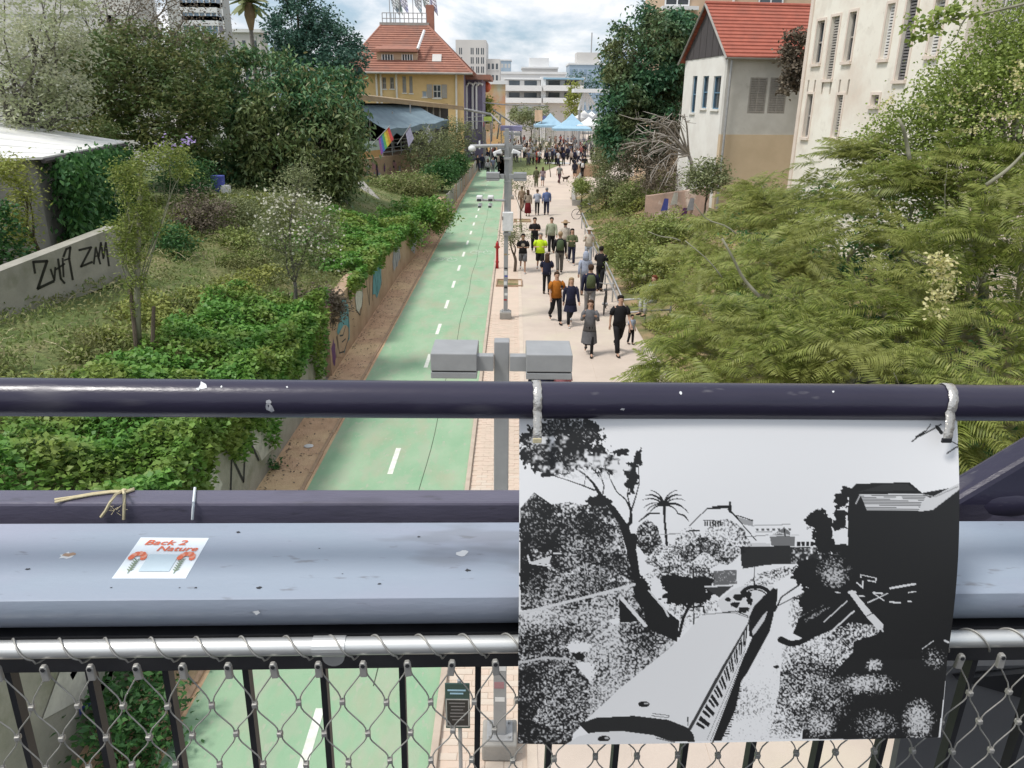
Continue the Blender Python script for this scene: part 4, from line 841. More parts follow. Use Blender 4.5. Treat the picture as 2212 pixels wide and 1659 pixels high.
def strap(name, xs, lab, tilt=0.0):                              # tape round the handrail down to the sheet
    u0_, u1_ = bu(xs[0], 830, n_h)[0], bu(xs[1], 830, n_h)[0]; um, hw = (u0_ + u1_) / 2, (u1_ - u0_) / 2
    t = thing(name, lab, 'strap', B(um, n_h - .03, zh)); R2 = .0313; prof = []
    for a in np.radians(np.linspace(250, 470, 22)):              # from behind, over the top, to the front
        prof.append((n_h - R2 * math.sin(a - math.pi) * 1.0, zh + R2 * math.cos(a - 2 * math.pi)))
    prof = [(n_h - R2 * math.sin(a), zh + R2 * math.cos(a)) for a in np.radians(np.linspace(-110, 100, 24))]
    e_ = proj(B(um, *prof[-1]))
    end = tp(*(c * 1.823 for c in (e_[0], 948)), 1.108); ez = float((end - EYE) @ W); en = float((end - EYE) @ N)
    for s in np.linspace(.12, 1, 9): prof.append((prof[23][0] * (1 - s) + (en - .006) * s - .003 * math.sin(s * 3.1), prof[23][1] * (1 - s) + ez * s))
    mb = MB(); m = len(prof)
    for k, (a, b) in enumerate(prof):
        sh = tilt * max(0, k - 8) / (m - 9) + (.0007 * math.sin(k * 2.1)); mb.v += [tuple(B(um - hw + sh, a, b)), tuple(B(um + hw + sh, a, b))]
    for k in range(m - 1): mb.f.append((2 * k, 2 * k + 1, 2 * k + 3, 2 * k + 2)); mb.m.append(0)
    o = mb.build('band', M['tape'], t, smooth=True); q = o.modifiers.new('thick', 'SOLIDIFY'); q.thickness = .0012
    c = B(um + tilt, prof[-1][0], prof[-1][1]); MB().box(c, (hw * 2.1, .004, .008), ax=(T, N, W)).build('clip', M['twine'] if tilt == 0 else M['dark_bar'], t, bev=.001)
strap('strap', (1150, 1168), 'silver tape strap round the handrail at the tree side of the print', 0.0)
strap('strap', (2044, 2064), 'silver tape strap round the handrail at the dark house side of the print', -.018)
# ------------------------------------------------------------------ lamp posts, signs, hydrant, railing, bicycle
def lamp(x, y, top, label, extras=None, grp='box headed lamp posts along the paver strip'):
    t = thing('street_lamp', label, 'street lamp', (x, y, 0), grp)
    mb = MB(); mb.box((x, y, top / 2 + .1), (.145, .145, top - .2)); mb.build('post', M['lamp_grey'], t, bev=.008)
    mb = MB(); mb.box((x, y, .14), (.40, .40, .24)); mb.build('base_block', M['concrete'], t, bev=.02)
    mb = MB(); mb.box((x, y, .27), (.30, .30, .03)); mb.build('base_plate', M['galv'], t, bev=.005)
    for dx in (-.11, .11):
        for dy_ in (-.11, .11): MB().loft([((x + dx, y + dy_, .285), (.016, 0, 0), (0, .016, 0)), ((x + dx, y + dy_, .315), (.014, 0, 0), (0, .014, 0))], 8).build('bolt', M['galv'], t)
    zt_ = 4.95
    for s in (-1, 1):
        MB().box((x + s * .155, y - .10, zt_ - .12), (.16, .10, .15)).build('arm', M['lamp_grey'], t, bev=.006)
        cx = x + s * .445; mb = MB(); mb.box((cx, y, zt_ - .085), (.43, .46, .17)); h = mb.build('lamp_head', M['lamp_grey'], t, bev=.008)
        MB().box((cx, y, zt_ - .214), (.43, .455, .062)).build('lamp_tray', M['lamp_grey'], t, bev=.006)
        MB().box((cx, y, zt_ - .176), (.41, .43, .010)).build('gap_strip', M['dark_bar'], t); MB().box((cx, y, zt_ - .250), (.36, .38, .008)).build('diffuser', M['lamp_lens'], t)
    return t
L1 = G(1085, 1628); L2 = G(1092, 688)
l1 = lamp(-.10, 7.0, 5.02, 'grey lamp post with two box heads close in front of the handrail')
for k, (z, c, s_) in enumerate(((1.62, M['window_blue'], .10), (1.45, M['dark_bar'], .12), (1.25, M['white_plastic'], .10), (1.0, pnk, .09), (.8, M['white_plastic'], .06))):
    MB().box((-.10 + .01 * (k % 3 - 1), 7.0 - .0735, z), (.11, .003, s_)).build('sticker', c, l1)
MB().box((-.10 + .074, 7.0, .62), (.003, .05, .22)).build('sticker', M['white_plastic'], l1)
x2, y2 = float(L2[0]), float(L2[1])
l2 = lamp(x2, y2, 6.32, 'tall grey lamp post carrying security cameras and a white cabinet')
def part(nm, m, mb, bev=0, sm=False): return mb.build(nm, m, l2, bev=bev, smooth=sm)
zc = lambda px, py: P(px, py, y2 - .1)
part('camera_arm', M['galv'], MB().tube([zc(1016, 316), zc(1090, 314)], .055, 10)); part('camera_arm', M['galv'], MB().tube([zc(1034, 432), zc(1090, 433)], .04, 10))
part('dome_camera', M['white_plastic'], MB().ell(zc(1020, 321), (.13, .13, .11), 14, 8), sm=True); part('camera_dome', M['dark_glass'], MB().ell(zc(1021, 330) + A([0, -.03, -.03]), (.085, .085, .075), 12, 8), sm=True)
part('bracket', M['white_plastic'], MB().box(zc(1036, 313), (.05, .06, .26)), .005)
for px, py, nm in ((1036, 428, 0), (1060, 428, 0), (1037, 443, 1), (1059, 443, 1)):
    c = zc(px, py); d_ = (.20, .34, .17) if nm == 0 else (.14, .2, .12)
    part('security_camera', M['white_plastic'], MB().box(c, d_), .03); part('camera_lens', M['dark_glass'], MB().box(c + A([-.01, -d_[1] / 2 - .012, -.045]), (d_[0] * .72, .03, d_[2] * .5)), .01)
for s, px in ((-1, 1075), (1, 1115)):
    c = zc(px, 330); part('radio_panel', M['white_plastic'], MB().box(c, (.30, .22, .16), ax=(A([.9, 0, -.35 * s]), A([0, 1., 0]), A([.35 * s, 0, .9]))), .03)
    part('camera_lens', M['dark_glass'], MB().box(c + A([-.03 * s, -.13, -.05]), (.14, .04, .08)), .01)
part('cabinet', M['white_plastic'], MB().box(zc(1097, 478) + A([0, -.05, 0]), (.36, .22, .62)), .02); part('cabinet_slot', M['dark_bar'], MB().box(zc(1086, 470) + A([0, -.165, 0]), (.03, .01, .12)))
part('collar', M['galv'], MB().box(zc(1095, 506) + A([0, .1, 0]), (.26, .24, .09)), .01); part('collar', M['galv'], MB().box(zc(1096, 343) + A([0, .1, 0]), (.24, .22, .07)), .01); part('collar', M['galv'], MB().box(zc(1096, 392) + A([0, .1, 0]), (.17, .17, .03)))
for k, (py, c, h) in enumerate(((550, M['awning'], .06), (590, M['white_plastic'], .14), (597, blu, .05), (612, M['white_plastic'], .12), (621, M['dark_bar'], .07), (636, M['white_plastic'], .09), (648, M['red_paint'], .05), (580, M['dark_bar'], .05))):
    part('sticker', c, MB().box((x2 + .012 * (k % 3 - 1), y2 - .0735 - .0006 * k, zc(1094, py)[2]), (.105, .003, h)))
l3 = lamp(x2 + .02, 43.0, 5.05, 'distant lamp post whose box heads show behind the camera post')
l4 = lamp(x2 + .05, 61.0, 5.05, 'farthest lamp post standing by the lawn')

# info sign beside the cycle path
sx, sy = -.78, 6.5; sgn = thing('info_sign', 'small dark green notice sign on a thin pole by the cycle path edge', 'sign', (sx, sy, 0))
zt_s, zb_s = P(990, 1476, sy)[2], P(990, 1572, sy)[2]; xs0, xs1 = P(962, 1520, sy)[0], P(1015, 1520, sy)[0]; xc = (xs0 + xs1) / 2
MB().tube([(xc + .02, sy + .03, 0), (xc + .02, sy + .03, zt_s + .02)], .022, 10).build('pole', M['lamp_grey'], sgn)
MB().box((xc, sy, (zt_s + zb_s) / 2), (xs1 - xs0, .02, zt_s - zb_s)).build('panel', M['sign_green'], sgn, bev=.006)
hh_ = zt_s - zb_s; ww = xs1 - xs0
MB().box((xc, sy - .0115, zb_s + hh_ * .36), (ww * .86, .004, hh_ * .58)).build('notice', M['sign_black'], sgn)
for k in range(6): MB().box((xc - ww * .02 + .01 * (k % 2), sy - .0145, zb_s + hh_ * (.58 - .075 * k)), (ww * (.66 - .08 * (k % 3)), .002, .012)).build('text_line', M['shutter_dark'], sgn)
for k in range(2): MB().box((xc - ww * .03, sy - .0115, zb_s + hh_ * (.86 - .07 * k)), (ww * (.74 - .2 * k), .003, .018)).build('text_line', M['tent_blue'], sgn)
for dx, dz, a_, b_ in ((0, .355, .93, .02), (0, .07, .93, .02)): MB().box((xc, sy - .012, zb_s + hh_ * (.36 + (.3 if dz > .1 else -.3))), (ww * .92, .006, .012)).build('frame', M['galv'], sgn)
for s in (-1, 1): MB().box((xc + s * ww * .455, sy - .012, zb_s + hh_ * .36), (.012, .006, hh_ * .6)).build('frame', M['galv'], sgn)

g = G(1074, 580); hy = thing('hydrant', 'slim red fire hydrant post beside the cycle path kerb', 'hydrant', (g[0], g[1], 0)); hx, hy_ = g[0], g[1]
MB().loft([((hx, hy_, 0), (.075, 0, 0), (0, .075, 0)), ((hx, hy_, .25), (.06, 0, 0), (0, .06, 0)), ((hx, hy_, .30), (.085, 0, 0), (0, .085, 0)), ((hx, hy_, .36), (.06, 0, 0), (0, .06, 0)), ((hx, hy_, .88), (.055, 0, 0), (0, .055, 0)), ((hx, hy_, .93), (.08, 0, 0), (0, .08, 0)), ((hx, hy_, 1.12), (.075, 0, 0), (0, .075, 0)), ((hx, hy_, 1.2), (.04, 0, 0), (0, .04, 0))], 12).build('barrel', M['red_paint'], hy, smooth=True)
for s in (-1, 1): MB().tube([(hx, hy_, .98), (hx + s * .12, hy_ - .04, .98)], .035, 8).build('outlet', M['red_paint'], hy)
MB().loft([((hx, hy_, 1.2), (.03, 0, 0), (0, .03, 0)), ((hx, hy_, 1.26), (.03, 0, 0), (0, .03, 0))], 6).build('cap_nut', M['red_paint'], hy)

# tube railing along the planting, east of the promenade
rl = thing('garden_railing', 'low galvanised tube railing along the planting edge of the promenade', 'railing', (3.9, 27, 0))
rx = lambda y: float(interp(y, [20, 28.8, 42, 48], [3.55, 3.78, 3.98, 4.1]))
for z in (.95, .55): MB().tube([(rx(y), y, z) for y in np.arange(25.5, 46.6, 1.5)], .03, 8).build('rail', M['galv'], rl, smooth=True)
for y in np.arange(25.5, 46.6, 3.0): MB().tube([(rx(y), y, 0), (rx(y), y, .95)], .032, 8).build('railing_post', M['galv'], rl)
rl2 = thing('garden_railing', 'short return of tube railing where a seated man leans beside the acacia', 'railing', (4.1, 25.2, 0))
for z in (.95, .5): MB().tube([(3.62, 25.1, z), (5.4, 25.6, z)], .03, 8).build('rail', M['galv'], rl2, smooth=True)
for x in (3.62, 4.5, 5.4): MB().tube([(x, 25.1 + (x - 3.62) * .28, 0), (x, 25.1 + (x - 3.62) * .28, .95)], .032, 8).build('railing_post', M['galv'], rl2)

# bicycle against the railing
def bicycle(x, y, rz, label):
    t = thing('bicycle', label, 'bicycle', (x, y, 0), rz=rz)
    def ring(cx, r, w): return [(cx + r * math.cos(a), 0, .34 + r * math.sin(a)) for a in np.linspace(0, 2 * math.pi, 25)]
    for cx in (-.52, .52):
        MB().tube(ring(cx, .33, 0), .018, 6).build('tyre', M['dark_bar'], t, world=False); mb = MB()
        for a in np.linspace(0, math.pi, 7)[:-1]: mb.tube([(cx - .31 * math.cos(a), 0, .34 - .31 * math.sin(a)), (cx + .31 * math.cos(a), 0, .34 + .31 * math.sin(a))], .003, 3)
        mb.build('spokes', M['galv'], t, world=False)
    mb = MB()
    for p in (((-.52, 0, .34), (-.1, 0, .30)), ((-.1, 0, .30), (-.22, 0, .80)), ((-.52, 0, .34), (-.20, 0, .72)), ((-.20, 0, .74), (.36, 0, .78)), ((-.1, 0, .30), (.38, 0, .68)), ((.52, 0, .34), (.36, 0, .92))): mb.tube(p, .018, 6)
    mb.build('frame', M['dark_bar'], t, world=False); MB().ell((-.24, 0, .86), (.13, .07, .035), 8, 5).build('saddle', M['sign_black'], t, world=False)
    MB().tube([(.30, -.28, .98), (.36, -.1, .95), (.36, .1, .95), (.30, .28, .98)], .014, 6).build('handlebar', M['galv'], t, world=False)
    MB().tube([(-.1, -.1, .30), (-.1, .1, .30)], .05, 8).build('crank', M['galv'], t, world=False); return t
bicycle(3.35, 27.2, math.radians(80), 'dark bicycle held against the tube railing by the man in a black tee')
bicycle(4.55, 50.5, math.radians(15), 'white handled bicycle parked by the low hedge planter')
# ------------------------------------------------------------------ buildings
class Fac:                                          # a vertical wall plane: origin, direction along it, outward normal
    def __init__(s, o, u, zx=None):
        s.o = A(o, float); u = A([u[0], u[1], 0.0]); s.u = u / np.linalg.norm(u); s.n = A([s.u[1], -s.u[0], 0.0])
        if s.n @ (EYE - s.o) < 0: s.n = -s.n
    def pt(s, u, z, d=0.0): return s.o + s.u * u + A([0, 0, z - s.o[2]]) + s.n * d
    def hit(s, px, py):
        d = ray(px, py); k = ((s.o - EYE) @ s.n) / (d @ s.n); p = EYE + d * k; return float((p - s.o) @ s.u), float(p[2])
    def box(s, mb, u0, u1, z0, z1, d0, d1): return mb.hexa([s.pt(u0, z0, d0), s.pt(u1, z0, d0), s.pt(u1, z0, d1), s.pt(u0, z0, d1), s.pt(u0, z1, d0), s.pt(u1, z1, d0), s.pt(u1, z1, d1), s.pt(u0, z1, d1)])
def holes_wall(f, u0, u1, z0, z1, holes, th=.3, mb=None):
    mb = mb or MB(); us = sorted({u0, u1, *[h[0] for h in holes], *[h[1] for h in holes]}); zs_ = sorted({z0, z1, *[h[2] for h in holes], *[h[3] for h in holes]})
    us = [u for u in us if u0 <= u <= u1]; zs_ = [z for z in zs_ if z0 <= z <= z1]
    for a, b in zip(us[:-1], us[1:]):
        for c, d in zip(zs_[:-1], zs_[1:]):
            m_ = ((a + b) / 2, (c + d) / 2)
            if any(h[0] < m_[0] < h[1] and h[2] < m_[1] < h[3] for h in holes): continue
            f.box(mb, a, b, c, d, -th, 0)
    return mb
def window(f, h, parent, frame, glass, sill=None, mull=(1, 1), fw=.05, rec=.12, shutter=None, lou=.07, name='window'):
    u0, u1, z0, z1 = h; mb = MB()
    f.box(mb, u0, u0 + fw, z0, z1, -rec, -rec + .06); f.box(mb, u1 - fw, u1, z0, z1, -rec, -rec + .06)
    f.box(mb, u0 + fw, u1 - fw, z0, z0 + fw, -rec, -rec + .06); f.box(mb, u0 + fw, u1 - fw, z1 - fw, z1, -rec, -rec + .06)
    for k in range(1, mull[0]): u = u0 + (u1 - u0) * k / mull[0]; f.box(mb, u - fw / 2, u + fw / 2, z0 + fw, z1 - fw, -rec, -rec + .055)
    for k in range(1, mull[1]): z = z0 + (z1 - z0) * k / mull[1]; f.box(mb, u0 + fw, u1 - fw, z - fw / 2, z + fw / 2, -rec, -rec + .05)
    w_ = mb.build(name, frame, parent)
    g_ = MB(); f.box(g_, u0, u1, z0, z1, -rec - .04, -rec - .01)
    o = bpy.data.objects.new; pn_ = g_.build('pane', glass, parent); loc = w_; pn_.parent = w_; pn_.location = (0, 0, 0)
    if shutter:
        z = z0 + fw; mb = MB()
        while z < z1 - fw: f.box(mb, u0 + fw, u1 - fw, z, min(z + lou * .62, z1 - fw), -rec + .03, -rec + .075); z += lou
        sh = mb.build('louvre', shutter, parent); sh.parent = w_
    if sill: s_ = MB(); f.box(s_, u0 - .08, u1 + .08, z0 - .10, z0 - .003, -.02, .09); q = s_.build('sill', sill, parent); q.parent = w_
    return w_
ZQ = lambda x, y: (1371 + x / 2.63, y / 2.63)
def hole(f, L_, R_, T_, Bt): a, b, c, d = f.hit(*ZQ(*L_))[0], f.hit(*ZQ(*R_))[0], f.hit(*ZQ(*T_))[1], f.hit(*ZQ(*Bt))[1]; return (min(a, b), max(a, b), min(c, d), max(c, d))

# -- the tall white house, east
wb = thing('white_house', 'tall cream stuccoed house with narrow shuttered windows behind the acacia', 'house', (12.5, 32, 1.8))
c0 = P(1736, 150, 32); fw_ = Fac((c0[0], 32, 1.8), (.129, -.99))
specs = [(((1027, 240), (1068, 240), (1060, 118), (1030, 362)), 'g'), (((1100, 270), (1145, 270), (1150, 92), (1095, 450)), 'd'), (((1205, 215), (1245, 215), (1240, 68), (1197, 350)), 'g'), (((1418, 180), (1460, 180), (1462, 20), (1410, 335)), 'w'),
         (((1512, 250), (1570, 250), (1590, -30), (1520, 455)), 'k'), (((1680, 200), (1735, 200), (1730, 0), (1680, 318)), 'w'), (((968, 660), (1000, 660), (1000, 535), (970, 780)), 'g'), (((1137, 650), (1172, 650), (1165, 540), (1130, 780)), 'd'), (((1345, 570), (1388, 570), (1370, 540), (1370, 600)), 'g')]
hs = [(hole(fw_, *s), k) for s, k in specs]
slots = []
for x in (985, 1022, 1067, 1113, 1163, 1213): u, z = fw_.hit(*ZQ(x, 490)); slots.append((u - .055, u + .055, z - .28, z + .22))
ur = fw_.hit(*ZQ(1885, 150))[0]
holes_wall(fw_, 0, ur, 1.2, 19, [h for h, k in hs] + slots).build('wall', M['stucco_white'], wb)
mb = MB()
for s in slots: fw_.box(mb, s[0], s[1], s[2], s[3], -.2, -.16)
mb.build('vent_slot', M['wood'], wb)
for h, k in hs:
    fr, gl, sh = {'g': (M['shutter_grey'], M['window_glass'], None), 'd': (M['shutter_grey'], M['window_glass'], M['shutter_grey']), 'w': (M['shutter_white'], M['window_glass'], M['shutter_white']), 'k': (M['shutter_dark'], M['window_glass'], M['shutter_dark'])}[k]
    window(fw_, h, wb, fr, gl, M['stucco_trim'], (1, 2) if k == 'g' else (1, 1), .06, .16, sh, .09)
    mb = MB(); fw_.box(mb, h[0] - .09, h[0] - .003, h[2], h[3] + .09, -.01, .025); fw_.box(mb, h[1] + .003, h[1] + .09, h[2], h[3] + .09, -.01, .025); fw_.box(mb, h[0] - .003, h[1] + .003, h[3] + .003, h[3] + .09, -.01, .025); mb.build('surround', M['stucco_trim'], wb)
mb = MB(); fw_.box(mb, .0, .22, 1.2, 19, .003, .05); mb.build('corner_strip', M['stucco_trim'], wb)
# far gable wall of the same house and the east return with bars
f2 = Fac(fw_.pt(0, 1.8), (.99, .129)); mb = MB(); mb.hexa([fw_.pt(0, 1.2, -.31), fw_.pt(0, 1.2, -12), fw_.pt(ur, 1.2, -12), fw_.pt(ur, 1.2, -.31), fw_.pt(0, 19, -.31), fw_.pt(0, 19, -12), fw_.pt(ur, 19, -12), fw_.pt(ur, 19, -.31)]); mb.build('house_body', M['stucco_white'], wb)
r0 = fw_.pt(ur, 1.8, -1.2); fr_ = Fac(r0, (.129, -.99))
wing = thing('house_wing', 'peach stuccoed wing with a barred white balcony above the flowering tree', 'house', r0)
mb = MB(); fr_.box(mb, 0, 8, 1.2, 19, -8, 0); mb.build('wall', M['stucco_trim'], wing)
ub0, zb0 = fr_.hit(1985 + 130, 70 + 40); ub1 = ub0 + 3.2
k = 0; u = fr_.hit(2116, 60)[0]; zt0 = fr_.hit(2150, 3)[1]; zb0 = fr_.hit(2150, 110)[1]
mb = MB(); fr_.box(mb, u - .1, u + 3.6, zb0 - .06, zt0 + .3, .02, .06); mb.build('balcony_shade', M['window_glass'], wing)
for i in range(26): mb = MB(); fr_.box(mb, u + i * .135, u + i * .135 + .045, zb0, zt0 + .3, .25, .29); mb.build('balcony_bar', M['shutter_white'], wing)
mb = MB(); fr_.box(mb, u - .1, u + 3.6, zb0 - .12, zb0 - .003, .06, .35); mb.build('balcony_floor', M['stucco_trim'], wing)

# -- the small house with the red tiled roof
hc = P(1562, 240, 40.5); hx0, hy0 = hc[0], hc[1]; zg = 1.6
fl = Fac((hx0, hy0, zg), (-.129, .99)); ff = Fac((hx0, hy0, zg), (.99, .129)); ze = P(1576, 118, 40.5)[2]; gl_ = 6.2; fl_len = 9.0
hr = thing('red_roof_house', 'small pale house with red tiled roof and dark boarded gable beside the cream house', 'house', (hx0, hy0, zg))
hl = [hole(fl, (325, 520), (350, 520), (338, 432), (335, 640)), hole(fl, (383, 520), (415, 520), (402, 432), (395, 615)), hole(fl, (443, 520), (485, 520), (468, 432), (455, 620))]
hf = [hole(ff, (648, 540), (748, 540), (690, 440), (690, 645)), hole(ff, (762, 540), (862, 540), (810, 440), (810, 645))]
zsp = ff.hit(*ZQ(700, 765))[1]
holes_wall(fl, .31, gl_, .8, ze, hl).build('wall', M['plaster_pale'], hr); holes_wall(ff, 0, fl_len, zsp, ze, hf).build('wall', M['plaster_shaded'], hr)
mb = MB(); ff.box(mb, 0, fl_len, .8, zsp, -.3, .012); mb.build('plinth', M['plaster_ochre'], hr)
for h in hl: window(fl, h, hr, M['window_blue'], M['window_glass'], M['plaster_pale'], (1, 2), .06, .14)
for h in hf: window(ff, h, hr, M['shutter_grey'], M['shutter_grey'], None, (2, 3), .07, .06, M['shutter_grey'], .11)
mb = MB(); mb.hexa([fl.pt(.31, .8, -.31), fl.pt(gl_, .8, -.31), fl.pt(gl_, .8, -fl_len), fl.pt(.31, .8, -fl_len), fl.pt(.31, ze, -.31), fl.pt(gl_, ze, -.31), fl.pt(gl_, ze, -fl_len), fl.pt(.31, ze, -fl_len)]); mb.build('house_body', M['plaster_pale'], hr)
zr = ze + 2.5
gp = [fl.pt(-.15, ze, .05), fl.pt(gl_ + .15, ze, .05), fl.pt(gl_ / 2, zr - .06, .05)]
n_b = 14
for i in range(n_b):                                 # gable boards
    u0_, u1_ = -.1 + (gl_ + .2) * i / n_b, -.1 + (gl_ + .2) * (i + 1) / n_b - .02; hz = lambda u: ze + max(.02, (zr - .08 - ze) * (1 - abs(u - gl_ / 2) / (gl_ / 2 + .1)))
    d_ = .03 + .012 * (i % 2); MB().hexa([fl.pt(u0_, ze + .003, 0.002), fl.pt(u1_, ze + .003, .002), fl.pt(u1_, ze + .003, d_), fl.pt(u0_, ze + .003, d_), fl.pt(u0_, hz(u0_), .002), fl.pt(u1_, hz(u1_), .002), fl.pt(u1_, hz(u1_), d_), fl.pt(u0_, hz(u0_), d_)]).build('gable_board', M['board_dark'], hr)
nc = 15
for sd in (0, 1):
    for i in range(nc):                              # tile courses, each lapping the one below
        a, b = i / nc, (i + 1) / nc + .012
        def rp(t, d, lift): u = (-.45 + (gl_ / 2 + .45) * t) if sd == 0 else gl_ + .45 - (gl_ / 2 + .45) * t; return fl.pt(u, ze - .18 + (zr - ze + .18) * t + lift, d)
        hexp = [rp(a, .25, .05), rp(a, -fl_len - .3, .05), rp(b, -fl_len - .3, .01), rp(b, .25, .01), rp(a, .25, .115), rp(a, -fl_len - .3, .115), rp(b, -fl_len - .3, .045), rp(b, .25, .045)]
        MB().hexa(hexp).build('tile_course', M['roof_red'], hr)
MB().tube([fl.pt(gl_ / 2, zr + .07, .27), fl.pt(gl_ / 2, zr + .07, -fl_len - .3)], .11, 8).build('ridge', M['roof_red'], hr)
MB().tube([ff.pt(-.2, ze - .16, .38), ff.pt(fl_len, ze - .16, .38)], .07, 8).build('gutter', M['concrete'], hr)
MB().tube([ff.pt(.12, ze - .18, .2), ff.pt(.12, .9, .13)], .06, 8).build('drainpipe', M['galv'], hr)
for s in (0, 1):
    e0 = fl.pt(-.45 if s == 0 else gl_ + .45, ze - .2, .27); MB().tube([e0, fl.pt(gl_ / 2, zr + .02, .27)], .06, 6).build('barge_board', M['concrete'], hr)
u_s, z_s = fl.hit(*ZQ(310, 895)); t = thing('wall_sign', 'small blue and white sign on the corner of the pale house', 'sign', fl.pt(u_s, z_s)); mb = MB(); fl.box(mb, u_s - .16, u_s + .16, z_s - .35, z_s + .3, .01, .04); mb.build('panel', M['shutter_white'], t); mb = MB(); fl.box(mb, u_s - .14, u_s + .14, z_s + .02, z_s + .28, .042, .05); mb.build('panel', blu, t)

def block(name, label, cat, x0, x1, ytop, Y, dp, m, z0=0.0, parent=None, rz=0.0):
    """a plain building body standing at distance Y, spanning the given bearings"""
    a, b = P(x0, ytop, Y), P(x1, ytop, Y); t = parent or thing(name, label, cat, (a[0], Y, z0))
    f = Fac((a[0], Y, z0), (b[0] - a[0], rz)); L_ = float(np.hypot(b[0] - a[0], 0)); mb = MB(); f.box(mb, 0, L_, z0, float((a[2] + b[2]) / 2), -dp, 0); mb.build('wall', m, t); return t, f, L_, float((a[2] + b[2]) / 2)
def grid_windows(f, t, L_, z0, z1, nx, nz, m, wu=.6, wz=.55, frame=None, u0=0):
    for i in range(nx):
        for k in range(nz):
            u = u0 + (L_ - u0) * (i + .5) / nx; z = z0 + (z1 - z0) * (k + .5) / nz; a, b = (L_ - u0) / nx * wu / 2, (z1 - z0) / nz * wz / 2
            mb = MB(); f.box(mb, u - a, u + a, z - b, z + b, .005, .03); w_ = mb.build('window', m, t)
            if frame is not None:
                mb = MB(); f.box(mb, u - a - .07, u + a + .07, z - b - .12, z - b - .003, .0, .12); q = mb.build('sill', frame, t); q.parent = w_

# ochre block behind the red roof
t, f, L_, zt_ = block('ochre_building', 'tall ochre apartment block rising behind the red tiled house', 'building', 1450, 1790, -40, 62, 12, M['ochre'])
for px in (1462, 1664): u, z = f.hit(px, 8 if px > 1500 else 10); window(f, (u - .9, u + .9, z - .1, z + 1.7), t, M['far_white'], M['window_glass'], M['far_white'], (2, 1), .1, -.06)
u, z = f.hit(1583, 10); mb = MB(); f.box(mb, u - .08, u + .08, 2, 20, .02, .14); mb.build('drainpipe', M['plaster_pale'], t)
mb = MB(); u, z = f.hit(1462, 16); f.box(mb, u - 1.2, u + 1.4, z - .25, z, .02, 1.0); mb.build('balcony', M['far_white'], t)

# -- old station house
Ys = 86.0; a = P(742, 160, Ys); b = P(1001, 160, Ys); zeave = P(880, 158, Ys)[2]
sh = thing('station_house', 'old yellow station house with big tiled hip roof, dormer and rooftop flags', 'building', (a[0], Ys, 0))
fs = Fac((a[0], Ys, 0), (1, 0)); Ls = float(b[0] - a[0])
ZS = lambda x, y: ((1350 + x / 2.592) / 1.823, (80 + y / 2.592) / 1.823)
def shole(l, r, tp_, bt): a_, z1_ = fs.hit(*ZS(l, tp_)); b_, z0_ = fs.hit(*ZS(r, bt)); return (a_, b_, z0_, z1_)
hs_ = [shole(400, 445, 580, 700), shole(478, 525, 580, 700), shole(605, 650, 570, 740), shole(675, 715, 570, 745), shole(918, 1005, 655, 795), shole(810, 858, 722, 785)]
holes_wall(fs, 0, Ls, 0, zeave, hs_, .4).build('wall', M['yellow_wall'], sh)
for i, h in enumerate(hs_): window(fs, h, sh, M['shutter_white'] if i >= 4 else M['shutter_grey'], M['window_glass'] if i not in (2, 3, 5) else M['far_blue'], M['plaster_pale'], (2, 2) if i != 5 else (1, 1), .09, .15)
for s in (0, 1): h = hs_[4]; mb = MB(); uu0 = h[0] - .62 if s == 0 else h[1] + .06; fs.box(mb, uu0, uu0 + .55, h[2], h[3], .01, .07); mb.build('shutter', M['shutter_grey'], sh)
mb = MB(); fs.box(mb, 0, Ls, 0, zeave, -13, -.41); mb.build('house_body', M['purple_wall'], sh)
for x in (345, 390, 548): u, _ = fs.hit(*ZS(x, 620)); mb = MB(); fs.box(mb, u - .09, u + .09, 4, zeave - .1, .01, .2); mb.build('drainpipe', M['plaster_pale'], sh)
u, _ = fs.hit(*ZS(1158, 620)); mb = MB(); fs.box(mb, u - .09, u + .09, 4, zeave - .1, .01, .2); mb.build('drainpipe', M['plaster_pale'], sh)
zrd = P(880, 52, Ys + 6)[2]; ra, rb_ = P(826, 52, Ys + 6), P(921, 52, Ys + 6); xr1 = P(1022, 165, Ys)[0]
xl = P(738, 160, Ys)[0]
EV = [A([xl, Ys - .9, zeave - .05]), A([xr1, Ys - .9, zeave - .05]), A([xr1, Ys + 13.9, zeave - .05]), A([xl, Ys + 13.9, zeave - .05])]
RG = [A([ra[0], Ys + 6.2, zrd]), A([rb_[0], Ys + 6.2, zrd]), A([rb_[0], Ys + 8, zrd]), A([ra[0], Ys + 8, zrd])]
nc = 22
for k in range(4):
    e0, e1, g1, g0 = EV[k], EV[(k + 1) % 4], RG[(k + 1) % 4], RG[k]; nrm = np.cross(e1 - e0, g0 - e0); nrm /= np.linalg.norm(nrm)
    if nrm[2] < 0: nrm = -nrm
    for i in range(nc):
        t0, t1 = i / nc, (i + 1) / nc + .006; p0, p1, p2, p3 = e0 + (g0 - e0) * t0, e1 + (g1 - e1) * t0, e1 + (g1 - e1) * t1, e0 + (g0 - e0) * t1
        MB().hexa([p0 - nrm * .1, p1 - nrm * .1, p2 - nrm * .1, p3 - nrm * .1, p0 + nrm * .09, p1 + nrm * .09, p2 + nrm * .01, p3 + nrm * .01]).build('tile_course', M['roof_brown'], sh)
    MB().tube([e0, g0], .14, 6).build('hip_ridge', M['roof_brown'], sh)
